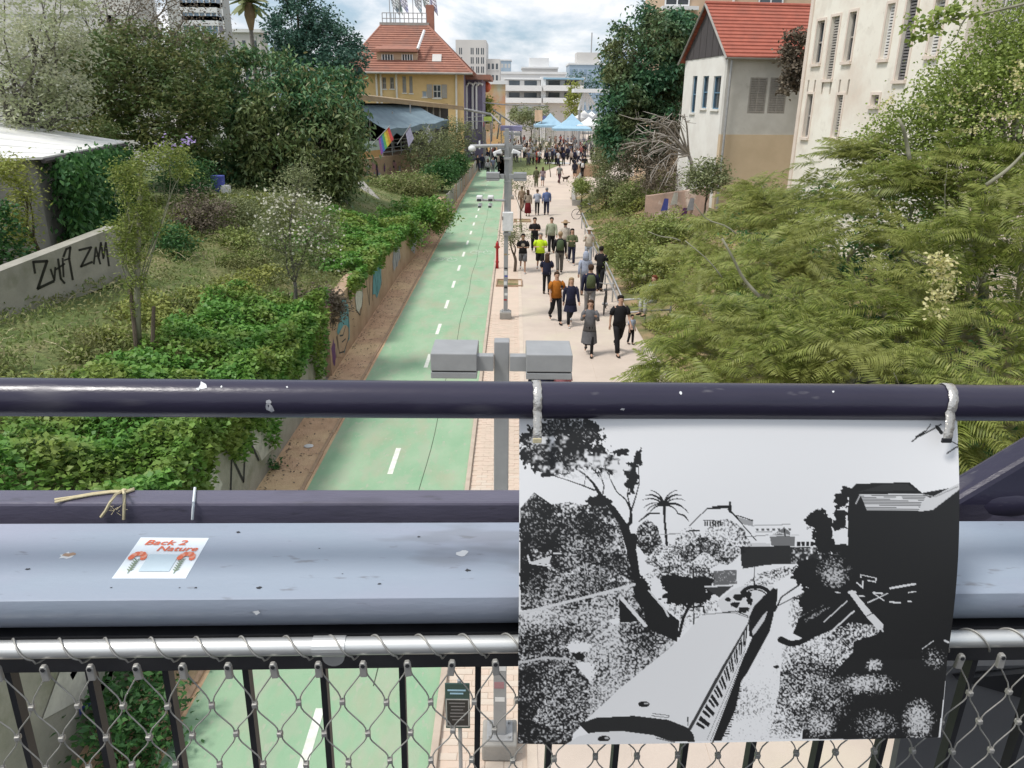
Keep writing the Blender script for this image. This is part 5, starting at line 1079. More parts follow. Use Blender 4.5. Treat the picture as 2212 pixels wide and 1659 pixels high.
MB().hexa([RG[0] - A([.3, .3, .2]), RG[1] + A([.3, -.3, -.2]), RG[2] + A([.3, .3, -.2]), RG[3] + A([-.3, .3, -.2]), RG[0] + A([-.3, -.3, .15]), RG[1] + A([.3, -.3, .15]), RG[2] + A([.3, .3, .15]), RG[3] + A([-.3, .3, .15])]).build('roof_deck', M['concrete'], sh)
MB().tube([EV[0] + A([0, -.1, .03]), EV[1] + A([0, -.1, .03])], .13, 6).build('gutter', M['concrete'], sh)
# dormer
fd = Fac((a[0], Ys + .9, 0), (1, 0)); ud0, zd0 = fd.hit(*ZS(350, 480)); ud1, zd1 = fd.hit(*ZS(760, 330))
mb = MB(); fd.box(mb, ud0, ud1, zd0, zd1, -4, 0); mb.build('dormer_wall', M['ochre'], sh)
ua_, ub_ = fd.hit(*ZS(300, 318))[0], fd.hit(*ZS(770, 318))[0]; zda = zd1 + .1; up_ = P(880, 85, Ys + 5.5)
MB().hexa([fd.pt(ua_, zda - .05, .6), fd.pt(ub_, zda - .05, .6), fd.pt(ub_ - .4, up_[2] - .6, -4.4), fd.pt(ua_ + 1.6, up_[2] - .6, -4.4), fd.pt(ua_, zda + .2, .6), fd.pt(ub_, zda + .2, .6), fd.pt(ub_ - .4, up_[2] - .3, -4.4), fd.pt(ua_ + 1.6, up_[2] - .3, -4.4)]).build('dormer_roof', M['roof_brown'], sh)
MB().tube([fd.pt(ub_, zda + .2, .6), fd.pt(ub_ + .5, zda + 2.1, -1.6)], .16, 6).build('dormer_flashing', M['far_white'], sh)
for l, r in ((400, 515), (605, 712)):
    u0_, z1_ = fd.hit(*ZS(l, 350)); u1_, z0_ = fd.hit(*ZS(r, 410)); mb = MB(); fd.box(mb, u0_, u1_, z0_, z1_, .01, .06); w_ = mb.build('window', M['window_glass'], sh); mb = MB()
    for k in range(5): u = u0_ + (u1_ - u0_) * k / 4; fd.box(mb, u - .05, u + .05, z0_ - .05, z1_ + .05, .065, .1)
    q = mb.build('frame', M['far_white'], sh); q.parent = w_
q0 = EV[0] + (RG[0] - EV[0]) * .28; skx = P(*ZS(960, 385), Ys + 1.0); MB().box(skx, (.95, .1, .95), ax=(A([1, 0, 0]), A([0, .75, -.66]), A([0, .66, .75]))).build('skylight', M['far_pale'], sh)
ch = P(930, 70, Ys + 6.5); MB().box((ch[0], ch[1], ch[2] + .6), (.85, .85, 4.2)).build('chimney', M['roof_brown'], sh, bev=.04)
# rooftop rail, flags
for i in range(11): x = RG[0][0] + (RG[1][0] - RG[0][0]) * i / 10; MB().tube([(x, Ys + 6.1, zrd), (x, Ys + 6.1, zrd + 1.1)], .05, 5).build('roof_rail', M['galv'], sh)
for z in (.55, 1.1): MB().tube([(RG[0][0], Ys + 6.1, zrd + z), (RG[1][0], Ys + 6.1, zrd + z)], .045, 5).build('roof_rail', M['galv'], sh)
flagm = [mat('flag', c, None, .8, scale=1.2, c3=c2, s3=1.1, lo3=.45, hi3=.55) for c, c2 in (((.36, .44, .50), (.60, .62, .64)), ((.32, .42, .38), (.55, .58, .58)), ((.40, .42, .60), (.62, .62, .68)))]
for i, px in enumerate((843, 851, 864, 893, 911, 926)):
    b_ = P(px, 52, Ys + 7); fl_ = thing('flagpole', ('first', 'second', 'third', 'fourth', 'fifth', 'sixth')[i] + ' pale flag on the station house roof, counted from the tall dark tree', 'flag', (b_[0], b_[1], zrd), 'flags on the station house roof')
    MB().tube([(b_[0], b_[1], zrd), (b_[0], b_[1], zrd + 3.1)], .05, 6).build('pole', M['galv'], fl_); mb = MB(); q = []
    for r in range(5): q.append([(b_[0] + .06 + c_ * .2 + .05 * r, b_[1] + .12 * math.sin(c_ * 1.8 + i + r * .5), zrd + 3.0 - r * .27 - c_ * .10 - .04 * c_ * r) for c_ in range(5)])
    for r in range(4):
        for c_ in range(4): mb.quad(q[r][c_], q[r][c_ + 1], q[r + 1][c_ + 1], q[r + 1][c_])
    o = mb.build('flag_cloth', flagm[i % 3], fl_, smooth=True); s_ = o.modifiers.new('thick', 'SOLIDIFY'); s_.thickness = .01
# wing east of the station with purple paint, pipes
t, f, L_, zt_ = block('painted_annex', 'purple painted annex with white pipes beside the station house', 'building', 1003, 1042, 172, 90, 10, M['purple_wall'])
mb = MB(); f.box(mb, -.4, L_ + .9, zt_, zt_ + .5, -10.2, .9); mb.build('roof', M['roof_brown'], t)
for x in (1008, 1021, 1029): u, z = f.hit(x, 200); MB().tube([f.pt(u, 4.2, .3), f.pt(u, 8.6, .3), f.pt(u + .3, 9.0, .3), f.pt(u + .7, 8.8, .5)], .13, 6).build('pipe', M['far_white'], t)

# -- dark market shed with awning below the station
pA, pB = P(770, 206, 60), P(1001, 231, 77); 
md = thing('market_shed', 'dark open market shed with sand coloured eave and hanging tarpaulin', 'shed', (pA[0], pA[1], 3))
fd2 = Fac((pA[0], pA[1], 3), (pB[0] - pA[0], pB[1] - pA[1])); Lm = float(np.hypot(*(pB - pA)[:2])); bk = fd2.n * -7 + A([0, 0, .6])
MB().hexa([pA + A([0, 0, -.06]), pB + A([0, 0, -.06]), pB + bk, pA + bk, pA + A([0, 0, .06]), pB + A([0, 0, .06]), pB + bk + A([0, 0, .12]), pA + bk + A([0, 0, .12])]).build('roof', M['awning'], md)
MB().hexa([pA + A([0, 0, -.30]), pB + A([0, 0, -.30]), pB + fd2.n * .1 + A([0, 0, -.30]), pA + fd2.n * .1 + A([0, 0, -.30]), pA - A([0, 0, .065]), pB - A([0, 0, .065]), pB + fd2.n * .1 - A([0, 0, .065]), pA + fd2.n * .1 - A([0, 0, .065])]).build('fascia', M['awning'], md)
mb = MB(); fd2.box(mb, Lm * .52, Lm, 2, 6.85, -6, -1.6); mb.build('wall', M['shed_dark'], md)
mb = MB(); fd2.box(mb, 0, Lm * .52 - .01, 2, 7.0, -7, -5.2); mb.build('back_wall', M['green_net'], md)
mb = MB(); fd2.box(mb, -.25, -.0, 2, 7.0, -7, -.3); mb.build('side_wall', M['green_net'], md)
for x in (931, 944, 958): u, _ = fd2.hit(x, 260); MB().tube([fd2.pt(u, 2, -.4), fd2.pt(u, 6.75, -.4)], .11, 8).build('column', M['concrete'], md)
for x in (788, 838, 877): u, _ = fd2.hit(x, 300); MB().tube([fd2.pt(u, 3, .5), fd2.pt(u, 6.8 - .5 * (x < 850), .5)], .05, 6).build('tent_pole', M['galv'], md)
tg = []
for i in range(9):
    u = Lm * .55 * i / 8; r_ = []
    for k in range(6): v = k / 5; r_.append(fd2.pt(u, 6.75 - v * (1.7 - .5 * i / 8) - .18 * math.sin(math.pi * v) + .08 * math.sin(i * 1.9) * v, -.5 + v * 3.0))
    tg.append(r_)
mb = MB()
for i in range(8):
    for k in range(5): mb.quad(tg[i][k], tg[i + 1][k], tg[i + 1][k + 1], tg[i][k + 1])
for i in range(8): m_ = (tg[i][5] + tg[i + 1][5]) / 2 - A([0, 0, .55]); mb.quad(tg[i][5], tg[i + 1][5], tg[i + 1][5] - A([0, 0, .35]), m_, tg[i][5] - A([0, 0, .35]))
o = mb.build('tarpaulin', M['tarp'], md, smooth=False); s_ = o.modifiers.new('thick', 'SOLIDIFY'); s_.thickness = .02
# railing and banners on the platform
pr = thing('platform_railing', 'grey pipe railing on the platform edge under the market awning', 'railing', (w0[0], w0[1], wtop))
for z in (.3, .6, .9, 1.15): MB().tube([w0 + A([0, 0, wtop - 1.2 + z]), w1 + A([0, 0, wtop - 1.2 + z])], .035, 6).build('rail', M['galv'], pr)
for s in np.linspace(0, 1, 8): q = w0 + (w1 - w0) * s; MB().tube([(q[0], q[1], wtop), (q[0], q[1], wtop + 1.2)], .045, 6).build('railing_post', M['galv'], pr)
bn = thing('banner', 'pale banner with orange lower band tied to the platform railing', 'banner', w0)
bp = lambda s, z, d=.06: w0 + (w1 - w0) * s + wnn * d + A([0, 0, wtop - 1.2 + z])
MB().hexa([bp(.02, .55), bp(.40, .55), bp(.40, .55, .08), bp(.02, .55, .08), bp(.02, 1.2), bp(.40, 1.2), bp(.40, 1.2, .08), bp(.02, 1.2, .08)]).build('banner_cloth', mat('banner_pale', (.52, .62, .56), None, .8), bn)
MB().hexa([bp(.02, .05), bp(.40, .05), bp(.40, .05, .08), bp(.02, .05, .08), bp(.02, .545), bp(.40, .545), bp(.40, .545, .08), bp(.02, .545, .08)]).build('banner_cloth', mat('banner_orange', (.60, .36, .16), None, .8), bn)
for k in range(9): s = .07 + .03 * k; MB().quad(*[bp(s + dx, z, .088) for dx, z in ((0, .75), (.018, .75), (.018, 1.0), (0, 1.0))]).build('lettering', mat('banner_ink', (.25, .36, .33), None, .8) if k == 0 else bpy.data.materials['banner_ink'], bn)
fcol = [(.60, .10, .10), (.62, .32, .06), (.62, .58, .10), (.12, .40, .16), (.10, .18, .50), (.30, .12, .40)]
fm = [cloth(c) for c in fcol]
def pole_flag(px, py0, px2, py2, Y, cols, lab):
    p0, p1 = P(px, py0, Y), P(px2, py2, Y); t = thing('flag', lab, 'flag', p0); MB().tube([p0, p1], .03, 6).build('pole', M['galv'], t); d = p0 - p1; n_ = len(cols)
    for i, c in enumerate(cols):
        a_, b_ = (i / n_, (i + 1) / n_) if n_ > 1 else (.1, .65); q = [p1 + d * (.04 + .55 * a_), p1 + d * (.04 + .55 * b_), p1 + d * (.04 + .55 * b_) + A([.28 - .12 * b_, -.1, -.85 - .3 * b_]), p1 + d * (.04 + .55 * a_) + A([.30 - .12 * a_, -.06, -.85 - .3 * a_])]
        MB().hexa([A(v) for v in q] + [A(v) + A([0, .02, 0]) for v in q]).build('flag_stripe', c, t)
pole_flag(800, 316, 842, 272, 57.5, fm, 'rainbow flag on a slanting pole above the platform railing')
pole_flag(858, 312, 888, 268, 59.5, [cloth((.40, .38, .50))], 'pale lilac flag on a slanting pole next to the rainbow flag')
pole_flag(905, 308, 928, 268, 62, [cloth((.55, .54, .60))], 'white flag on a slanting pole nearest the olive shrub')

# -- shed with the white roof, up on the bank
rs = [P(-40, 258, 27), P(270, 307, 27.5), P(95, 338, 19), P(-60, 338, 17.5)]; zr_ = [6.75, 6.1, 5.65, 5.75]
rs = [P(-40, 258, 27), P(272, 306, 29), P(92, 339, 20.5), P(-70, 346, 18.5)]
ws = thing('white_roof_shed', 'low shed with white corrugated roof and ivy covered wall on the bank', 'shed', (rs[2][0], rs[2][1], 3.3))
for i in range(6):
    a_, b_ = i / 6, (i + 1) / 6 - .010; q = lambda s, t: (rs[3] * (1 - s) + rs[0] * s) * (1 - t) + (rs[2] * (1 - s) + rs[1] * s) * t
    mb = MB(); p_ = [q(a_, -1.0), q(b_, -1.0), q(b_, 1), q(a_, 1)]; m_ = [q((a_ + b_) / 2 - .03, -1.0), q((a_ + b_) / 2 + .03, -1.0)]
    mb.hexa([v - A([0, 0, .06]) for v in p_] + p_); mb.tube([q(b_, -1) + A([0, 0, .02]), q(b_, 1) + A([0, 0, .0])], .018, 6); mb.build('roof_sheet', M['roof_white'], ws)
for (p_, q_) in ((rs[2], rs[1]), (rs[2], rs[3] * 2 - rs[2])):
    e = A([-.35, .2, 0]); MB().hexa([A([p_[0], p_[1], 2.8]) + e, A([q_[0], q_[1], 2.8]) + e, A([q_[0], q_[1], 2.8]) + e * 2, A([p_[0], p_[1], 2.8]) + e * 2, p_ + e - A([0, 0, .08]), q_ + e - A([0, 0, .08]), q_ + e * 2 - A([0, 0, .08]), p_ + e * 2 - A([0, 0, .08])]).build('wall', M['concrete'], ws)
MB().tube([rs[2] - A([0, 0, .1]), rs[1] - A([0, 0, .1])], .07, 6).build('gutter', M['board_dark'], ws)
# things under the dark tree: gate pillar, blue barrel
gpz = P(448, 425, 33); t = thing('gate_pillar', 'pale concrete pillar half hidden in shade under the dark tree', 'pillar', gpz); gz = P(448, 404, 33)[2]; MB().box((gpz[0], gpz[1], gz / 2 + 1.4), (.8, .4, gz - 2.8)).build('shaft', M['concrete'], t); MB().box((gpz[0] + .1, gpz[1] - .1, gz + .051), (.95, .6, .1)).build('cap', M['concrete'], t)
bz = P(475, 422, 31); t = thing('wheeled_bin', 'blue and white bin standing under the dark tree by the pillar', 'bin', bz); MB().loft([((bz[0], bz[1], 3.4), (.22, 0, 0), (0, .22, 0)), ((bz[0], bz[1], 4.3), (.27, 0, 0), (0, .27, 0))], 10).build('barrel', blu, t); MB().box((bz[0] + .3, bz[1] - .1, 3.6), (.3, .3, .7)).build('box', M['white_plastic'], t)

# -- buildings behind the trees, west
t, f, L_, zt_ = block('grey_building', 'plain grey concrete building behind the pale leafy tree', 'building', -80, 285, -60, 48, 2.5, M['far_pale'], 3)
for px, py in ((30, 60), (125, 118), (15, 185), (215, 40), (262, 60)): u, z = f.hit(px, py); mb = MB(); f.box(mb, u - .7, u + .7, z - .7, z + .7, .005, .04); mb.build('window', M['far_pale'], t)
for z in (8, 11.5, 15): mb = MB(); f.box(mb, 0, L_, z, z + .18, .003, .08); mb.build('ledge', M['far_pale'], t)
t, f, L_, zt_ = block('glazed_building', 'block with blue glazed balconies behind the bare tree', 'building', 350, 468, -60, 62, 2.0, M['far_grey'], 3)
for py in (2, 30, 58): u, z = f.hit(420, py); mb = MB(); f.box(mb, L_ * .35, L_, z - .5, z + .65, .02, .9); mb.build('glazed_balcony', M['blue_glass'], t); mb = MB(); [f.box(mb, L_ * .35 + k * .42, L_ * .35 + k * .42 + .08, z - .5, z + .65, .905, .95) for k in range(8)]; mb.build('mullion', M['far_white'], t); mb = MB(); f.box(mb, L_ * .33, L_ + .05, z - .85, z - .51, .02, .97); mb.build('balcony_slab', M['far_white'], t)
t, f, L_, zt_ = block('pale_building', 'small cream apartment house with flat roof next to the tall palm', 'building', 466, 560, 70, 80, 2.5, M['far_pale'], 2)
grid_windows(f, t, L_, 3, zt_, 4, 4, M['window_glass'], .3, .45, M['far_white']); mb = MB(); f.box(mb, -.2, L_ + .2, zt_, zt_ + .3, -2.6, .2); mb.build('parapet', M['far_white'], t)

# -- the town across the plaza
t, f, L_, zt_ = block('apartment_tower', 'beige apartment tower with tall grouped window strips right of the station roof', 'building', 984, 1050, 86, 165, 14, M['far_pale'])
mb = MB(); f.box(mb, L_ * .92, L_ * 1.45, 0, P(1000, 126, 165)[2], -15, -.8); mb.build('lower_wing', M['far_pale'], t)
for gx in (.1, .48, .66, .82): grid_windows(f, t, L_ * (gx + .12), P(1000, 160, 165)[2], zt_ - 1.2, 2, 3, M['window_glass'], .55, .7, None, L_ * gx)
f9 = Fac(f.pt(L_ * .92, 0, -.8), (1, 0)); grid_windows(f9, t, L_ * .5, 4, P(1000, 130, 165)[2], 3, 5, M['window_glass'], .5, .5, M['far_white'], .6)
for (nm, lab, x0, x1, yt, Y, dp, m, nx, nz, wm) in (('tower_block', 'hazy blue tower block on the skyline behind the beige tower', 1081, 1104, 131, 420, 14, 'far_blue', 3, 6, 'far_grey'), ('long_white_building', 'long low white building below the skyline in the middle distance', 1082, 1222, 160, 240, 16, 'far_white', 12, 2, 'far_grey'),
    ('domed_hall', 'pale hall with stepped roof on the skyline above the white villa', 1128, 1205, 148, 330, 20, 'far_pale', 6, 2, 'far_grey'), ('office_block', 'blue glazed office block with roof plant on the skyline', 1230, 1311, 140, 300, 18, 'far_blue', 8, 4, 'blue_glass'), ('glass_tower', 'tall blue glass tower beside the dark round tree', 1309, 1372, 112, 300, 18, 'far_blue', 6, 7, 'blue_glass'), ('low_house', 'low grey house with lilac roof edge behind the white villa', 1180, 1262, 172, 190, 10, 'far_grey', 6, 2, 'window_glass')):
    t, f, L_, zt_ = block(nm, lab, 'building', x0, x1, yt, Y, dp, M[m]); grid_windows(f, t, L_, 3, zt_ - .5, nx, nz, M[wm], .62, .5); mb = MB(); f.box(mb, -.3, L_ + .3, zt_, zt_ + .6, -dp, .3); mb.build('parapet', M['far_white'], t)
    if nm == 'office_block': mb = MB(); f.box(mb, L_ * .2, L_ * .8, zt_ + .6, zt_ + 4.2, -12, -2); mb.build('plant_room', M['far_pale'], t); MB().tube([f.pt(L_ * .6, zt_ + 4, -5), f.pt(L_ * .6, zt_ + 11, -5)], .22, 5).build('mast', M['galv'], t)
    if nm == 'domed_hall': mb = MB(); f.box(mb, L_ * .2, L_ * .75, zt_ + .6, zt_ + 4, -14, -2); mb.build('upper_roof', M['far_white'], t)
# white modern villa
vl = thing('white_villa', 'white modern villa with long balconies facing the plaza', 'building', (0, 150, 0)); Yv = 150
for k, (x0, x1) in enumerate(((1090, 1168), (1176, 1258))):
    a_ = P(x0, 190, Yv); b_ = P(x1, 190, Yv); f = Fac((a_[0], Yv + 2, 0), (1, 0)); L_ = float(b_[0] - a_[0]); zv = [P(x0, y, Yv)[2] for y in (168, 184, 190, 200, 210, 222)]
    mb = MB(); f.box(mb, 0, L_, 0, P(x0, 172, Yv)[2], -12, 0); mb.build('wall', M['far_pale'], vl)
    for yt, yb in ((184, 196), (211, 222)): z1_, z0_ = P(x0, yt, Yv)[2], P(x0, yb, Yv)[2]; mb = MB(); f.box(mb, -.2, L_ + .2, z0_, z1_, .01, 2.2); mb.build('balcony', M['far_white'], vl)
    for yt, yb in ((172, 184), (198, 210)):
        z1_, z0_ = P(x0, yt, Yv)[2], P(x0, yb, Yv)[2]
        for s, e in ((.12, .42), (.55, .9)): mb = MB(); f.box(mb, L_ * s, L_ * e, z0_, z1_ - .1, .02, .06); mb.build('window', M['window_glass'], vl)
    mb = MB(); f.box(mb, -.2, L_ + .3, P(x0, 171, Yv)[2], P(x0, 167, Yv)[2], -10, 1.6 if k else .3); mb.build('roof_slab', M['far_white'] if k == 0 else M['tent_blue'], vl)
f = Fac((P(1169, 190, Yv)[0], Yv + 1, 0), (1, 0)); mb = MB(); f.box(mb, 0, .9, 0, P(1170, 165, Yv)[2], -10, 0); mb.build('stair_wall', M['far_white'], vl)
# mural wall and balloon, pergola of white pipes, screens
t, f, L_, zt_ = block('mural_wall', 'yellow and pink painted mural wall beside the purple annex', 'wall', 1040, 1092, 182, 118, .6, mat('mural', (.55, .40, .14), (.50, .27, .18), .8, scale=.35, c3=(.42, .50, .44), s3=.25))
mb = MB(); f.box(mb, -.3, L_ + .3, zt_, zt_ + .5, -.8, .2); mb.build('coping', M['far_white'], t)
bq = P(1052, 188, 100); t = thing('balloon', 'red balloon floating before the yellow mural wall', 'balloon', bq); MB().ell(bq, (.5, .5, .6), 12, 8).build('skin', M['orange_red'], t, smooth=True); MB().tube([bq - A([0, 0, .6]), (bq[0], bq[1], 5)], .02, 4).build('string', M['twine'], t)
pg = thing('pipe_pergola', 'white pipe framework of slanting tubes beside the shed', 'pergola', (-5, 88, 0))
for (x0, y0, Y0), (x1, y1, Y1), r in (((1003, 236, 80), (1060, 247, 84), .28), ((1060, 247, 84), (1082, 268, 80), .2), ((1010, 224, 92), (1052, 222, 92), .16), ((1052, 222, 92), (1088, 226, 96), .16), ((1066, 238, 90), (1110, 268, 98), .2), ((1110, 268, 98), (1150, 276, 108), .14), ((1088, 226, 96), (1180, 228, 120), .14), ((1020, 212, 96), (1040, 232, 94), .16), ((1082, 248, 92), (1074, 300, 92), .2), ((1064, 250, 90), (1062, 306, 90), .14), ((1010, 254, 86), (1050, 250, 86), .08), ((1003, 262, 86), (1056, 262, 86), .08), ((1020, 240, 84), (1020, 300, 84), .1), ((1043, 244, 84), (1043, 304, 84), .1)):
    MB().tube([P(x0, y0, Y0), P(x1, y1, Y1)], r * .45, 8).build('pipe', M['pipe_grey'], pg, smooth=True)
for k, (x0, y0, x1, y1, Y, c, lab) in enumerate(((1045, 252, 1062, 262, 88, (.40, .50, .12), 'lime green sign panel hung in the pipe framework'), (1155, 238, 1172, 262, 120, (.50, .36, .24), 'tall tan poster board above the tents'), (1172, 250, 1180, 268, 122, (.12, .12, .22), 'dark blue board beside the tan poster board'), (1081, 272, 1128, 282, 100, (.30, .29, .46), 'lilac and white awning stall roof over the crowd'), (1042, 264, 1048, 274, 90, (.5, .08, .12), 'small red sign under the pipe framework'), (1047, 268, 1062, 280, 90, (.52, .36, .24), 'striped orange awning under the pipe framework'), (1096, 284, 1110, 300, 104, (.35, .34, .48), 'lilac box kiosk amid the crowd'), (1118, 230, 1150, 246, 130, (.30, .30, .29), 'grey stall front with dark shade beneath the villa'))):
    a_, b_ = P(x0, y1, Y), P(x1, y0, Y); t = thing('sign_board' if 'awning' not in lab and 'kiosk' not in lab and 'stall' not in lab else 'market_stall', lab, 'sign' if 'awning' not in lab and 'kiosk' not in lab and 'stall' not in lab else 'stall', (a_[0], Y, 0))
    MB().box(((a_[0] + b_[0]) / 2, Y, (a_[2] + b_[2]) / 2), (b_[0] - a_[0], .25 if 'awning' not in lab else 2.2, b_[2] - a_[2])).build('panel', mat('panel_print', c, tuple(min(1, v * 1.6) for v in c), .7, scale=1.1), t, bev=.03)
    for x in (a_[0] + .1, b_[0] - .1): MB().tube([(x, Y + .2, 0), (x, Y + .2, a_[2])], .06, 6).build('post', M['galv'], t)
# canopy frame on the east of the plaza
cf = thing('canopy_frame', 'white steel canopy on splayed struts at the east side of the plaza', 'canopy', (12, 120, 0)); Yc = 122
a_, b_ = P(1252, 196, Yc), P(1320, 196, Yc); MB().box(((a_[0] + b_[0]) / 2, Yc, a_[2]), (b_[0] - a_[0] + 2, 5, .5)).build('canopy_roof', M['far_white'], cf)
for x0, x1 in ((1262, 1258), (1264, 1270), (1265, 1280), (1266, 1292), (1262, 1250)): MB().tube([P(x1, 238, Yc), P(x0, 199, Yc)], .22, 6).build('strut', M['far_white'], cf)
for x in (1252, 1294): q = P(x, 238, Yc); MB().tube([(q[0], q[1], 0), q], .2, 6).build('column', M['galv'], cf)

# tents
def tent(px, py, Y, wd, ht, m, lab, grp):
    c = P(px, py, Y); z1 = c[2]; t = thing('tent', lab, 'tent', (c[0], Y, 0), grp); ez = z1 - ht; h = wd / 2
    mb = MB(); cs = [A([c[0] + sx * h, Y + sy * h, ez]) for sx, sy in ((-1, -1), (1, -1), (1, 1), (-1, 1))]; top = A([c[0], Y, z1])
    for i in range(4):
        p_, q_ = cs[i], cs[(i + 1) % 4]; prev = (p_, q_)
        for s in (.35, .7, 1.0): k = s ** .75; a2 = p_ + (top - p_) * s + A([0, 0, -.35 * math.sin(math.pi * s) * ht / 2]); b2 = q_ + (top - q_) * s + A([0, 0, -.35 * math.sin(math.pi * s) * ht / 2]); mb.quad(prev[0], prev[1], b2, a2) if s < 1 else mb.quad(prev[0], prev[1], top); prev = (a2, b2)
        mb.quad(p_, q_, q_ - A([0, 0, .3]), p_ - A([0, 0, .3]))
    o = mb.build('tent_roof', m, t); s_ = o.modifiers.new('thick', 'SOLIDIFY'); s_.thickness = .03
    for q in cs: MB().tube([(q[0], q[1], 0), q], .05, 6).build('tent_pole', M['galv'], t)
tent(1189, 244, 122, 4.8, 1.7, M['tent_blue'], 'pale blue peaked tent, the one farther from the dark tree', 'blue tents'); tent(1236, 245, 112, 5.2, 1.9, M['tent_blue'], 'larger pale blue peaked tent closer to the white tents', 'blue tents')
for i, (px, py, Y) in enumerate(((1262, 238, 126), (1278, 240, 130), (1290, 244, 124), (1272, 252, 112), (1288, 256, 116), (1300, 250, 128))): tent(px, py, Y, 3.6, 1.1, M['tent_white'], ('white peaked tent just behind the larger blue tent', 'white peaked tent at the very back of the white cluster', 'white peaked tent in the middle of the white cluster', 'front white peaked tent next to the larger blue tent', 'front white peaked tent closer to the dark round tree', 'white peaked tent partly hidden by the dark round tree')[i], 'white tents')
bx = P(1283, 322, 78); pl_box = thing('planter_box', 'tan stone planter block at the edge of the far promenade', 'planter', (bx[0], 82, 0)); mb = MB(); mb.box((bx[0], 82, .55), (3.2, 2.4, 1.1)); mb.build('block', M['planter_wood'], pl_box, bev=.08)
mb = MB(); mb.box((bx[0], 82, 1.12), (2.7, 1.9, .08)); mb.build('soil', M['soil'], pl_box)
# low planter that edges the promenade bend, and the broken wall behind the beds
hp = [G(1236, 445), G(1234, 425), G(1240, 402), G(1252, 382), G(1270, 368)]
pk = thing('curved_planter', 'curved low concrete edging round the clipped shrubs at the promenade bend', 'planter', hp[0]); mb = MB()
for p_, q_ in zip(hp[:-1], hp[1:]): d_ = A([.25, 0, 0]); mb.hexa([p_, q_, q_ + d_, p_ + d_, p_ + A([0, 0, .4]), q_ + A([0, 0, .4]), q_ + d_ + A([0, 0, .4]), p_ + d_ + A([0, 0, .4])])
mb.build('kerb', M['concrete'], pk); q = G(1290, 447); MB().hexa([hp[0], q, q + A([0, .25, 0]), hp[0] + A([0, .25, 0]), hp[0] + A([0, 0, .4]), q + A([0, 0, .4]), q + A([0, .25, .4]), hp[0] + A([0, .25, .4])]).build('kerb', M['concrete'], pk)
bw0, bw1 = P(1395, 455, 42), P(1530, 455, 39); bwall = thing('garden_wall', 'crumbling pink plastered wall with graffiti below the pale house', 'wall', (bw0[0], bw0[1], 1))
zz = [P(1395, 424, 42)[2], P(1530, 405, 39)[2]]
MB().hexa([A([bw0[0], bw0[1], 0]), A([bw1[0], bw1[1], 0]), A([bw1[0], bw1[1] + .4, 0]), A([bw0[0], bw0[1] + .4, 0]), A([bw0[0], bw0[1], zz[0]]), A([bw1[0], bw1[1], zz[1]]), A([bw1[0], bw1[1] + .4, zz[1]]), A([bw0[0], bw0[1] + .4, zz[0]])]).build('wall_body', mat('pink_plaster', (.40, .27, .21), (.28, .20, .16), .9, scale=1.2, c3=(.55, .45, .38), s3=.9, lo3=.52, hi3=.6, bump=.4), bwall)
for px, py, c in ((1445, 445, blu), (1462, 430, wht), (1490, 438, gry), (1478, 460, pur)): q = P(px, py, 40.6); q = A([q[0], bw0[1] + (bw1[1] - bw0[1]) * (q[0] - bw0[0]) / (bw1[0] - bw0[0]) - .012, q[2]]); MB().quad(q + A([-.35, 0, -.3]), q + A([.3, 0, -.2]), q + A([.35, 0, .3]), q + A([-.2, 0, .35])).build('graffiti_patch', c, bwall)
# ------------------------------------------------------------------ plants
def unit(v): return v / (np.linalg.norm(v, axis=-1, keepdims=True) + 1e-9)
def leaves(name, C, L_, W_, m, parent=None, elev=-.15, es=.45, flat=.5, kind=None, az=None):
    n = len(C); C = np.asarray(C, float); ln = L_ * RNG.uniform(.6, 1.3, n)[:, None]; wd = W_ * RNG.uniform(.65, 1.25, n)[:, None]
    a = RNG.uniform(0, 2 * np.pi, n) if az is None else az + RNG.normal(0, .5, n); e = RNG.normal(elev, es, n)
    D = np.stack([np.cos(a) * np.cos(e), np.sin(a) * np.cos(e), np.sin(e)], -1)
    U_ = unit(RNG.normal(0, 1, (n, 3)) * (1 - flat) + A([0, 0, 1.0]) * flat); S_ = unit(np.cross(D, U_)); Nn = np.cross(S_, D)
    V = np.stack([C, C + D * ln * .45 + S_ * wd * .5 + Nn * wd * .12, C + D * ln - Nn * ln * .12, C + D * ln * .45 - S_ * wd * .5 + Nn * wd * .12], 1).reshape(-1, 3)
    return np_obj(name, V, np.arange(4 * n).reshape(-1, 4), m, parent, kind=kind)
def ell_pts(ells, n, shell=.55, cl=26, cr=.28, top=0.0):
    wts = A([(e[1][0] * e[1][1] * e[1][2]) ** (2 / 3) for e in ells]); wts /= wts.sum(); K = max(4, n // cl); pick = RNG.choice(len(ells), K, p=wts)
    d = unit(RNG.normal(0, 1, (K, 3)) + A([0, 0, top])); r = shell + (1 - shell) * RNG.random(K) ** .6
    cc = A([ells[i][0] for i in pick]); rr = A([ells[i][1] for i in pick]); ctr = cc + d * rr * r[:, None]
    idx = RNG.integers(0, K, n); s = RNG.uniform(.6, 1.4, K)[idx][:, None]
    return ctr[idx] + RNG.normal(0, cr, (n, 3)) * s * A([1, 1, .7])
def limb(mb, a, b, r0, r1, wob=.08, n=6, sides=7):
    a, b = A(a, float), A(b, float); L_ = np.linalg.norm(b - a); pts = []; o1, o2 = RNG.normal(0, 1, 3), RNG.normal(0, 1, 3)
    for i in range(n + 1): t = i / n; pts.append(a + (b - a) * t + (o1 * math.sin(math.pi * t) + o2 * math.sin(2 * math.pi * t) * .6) * wob * L_ * .5)
    mb.tube(pts, [r0 + (r1 - r0) * i / n for i in range(n + 1)], sides); return pts
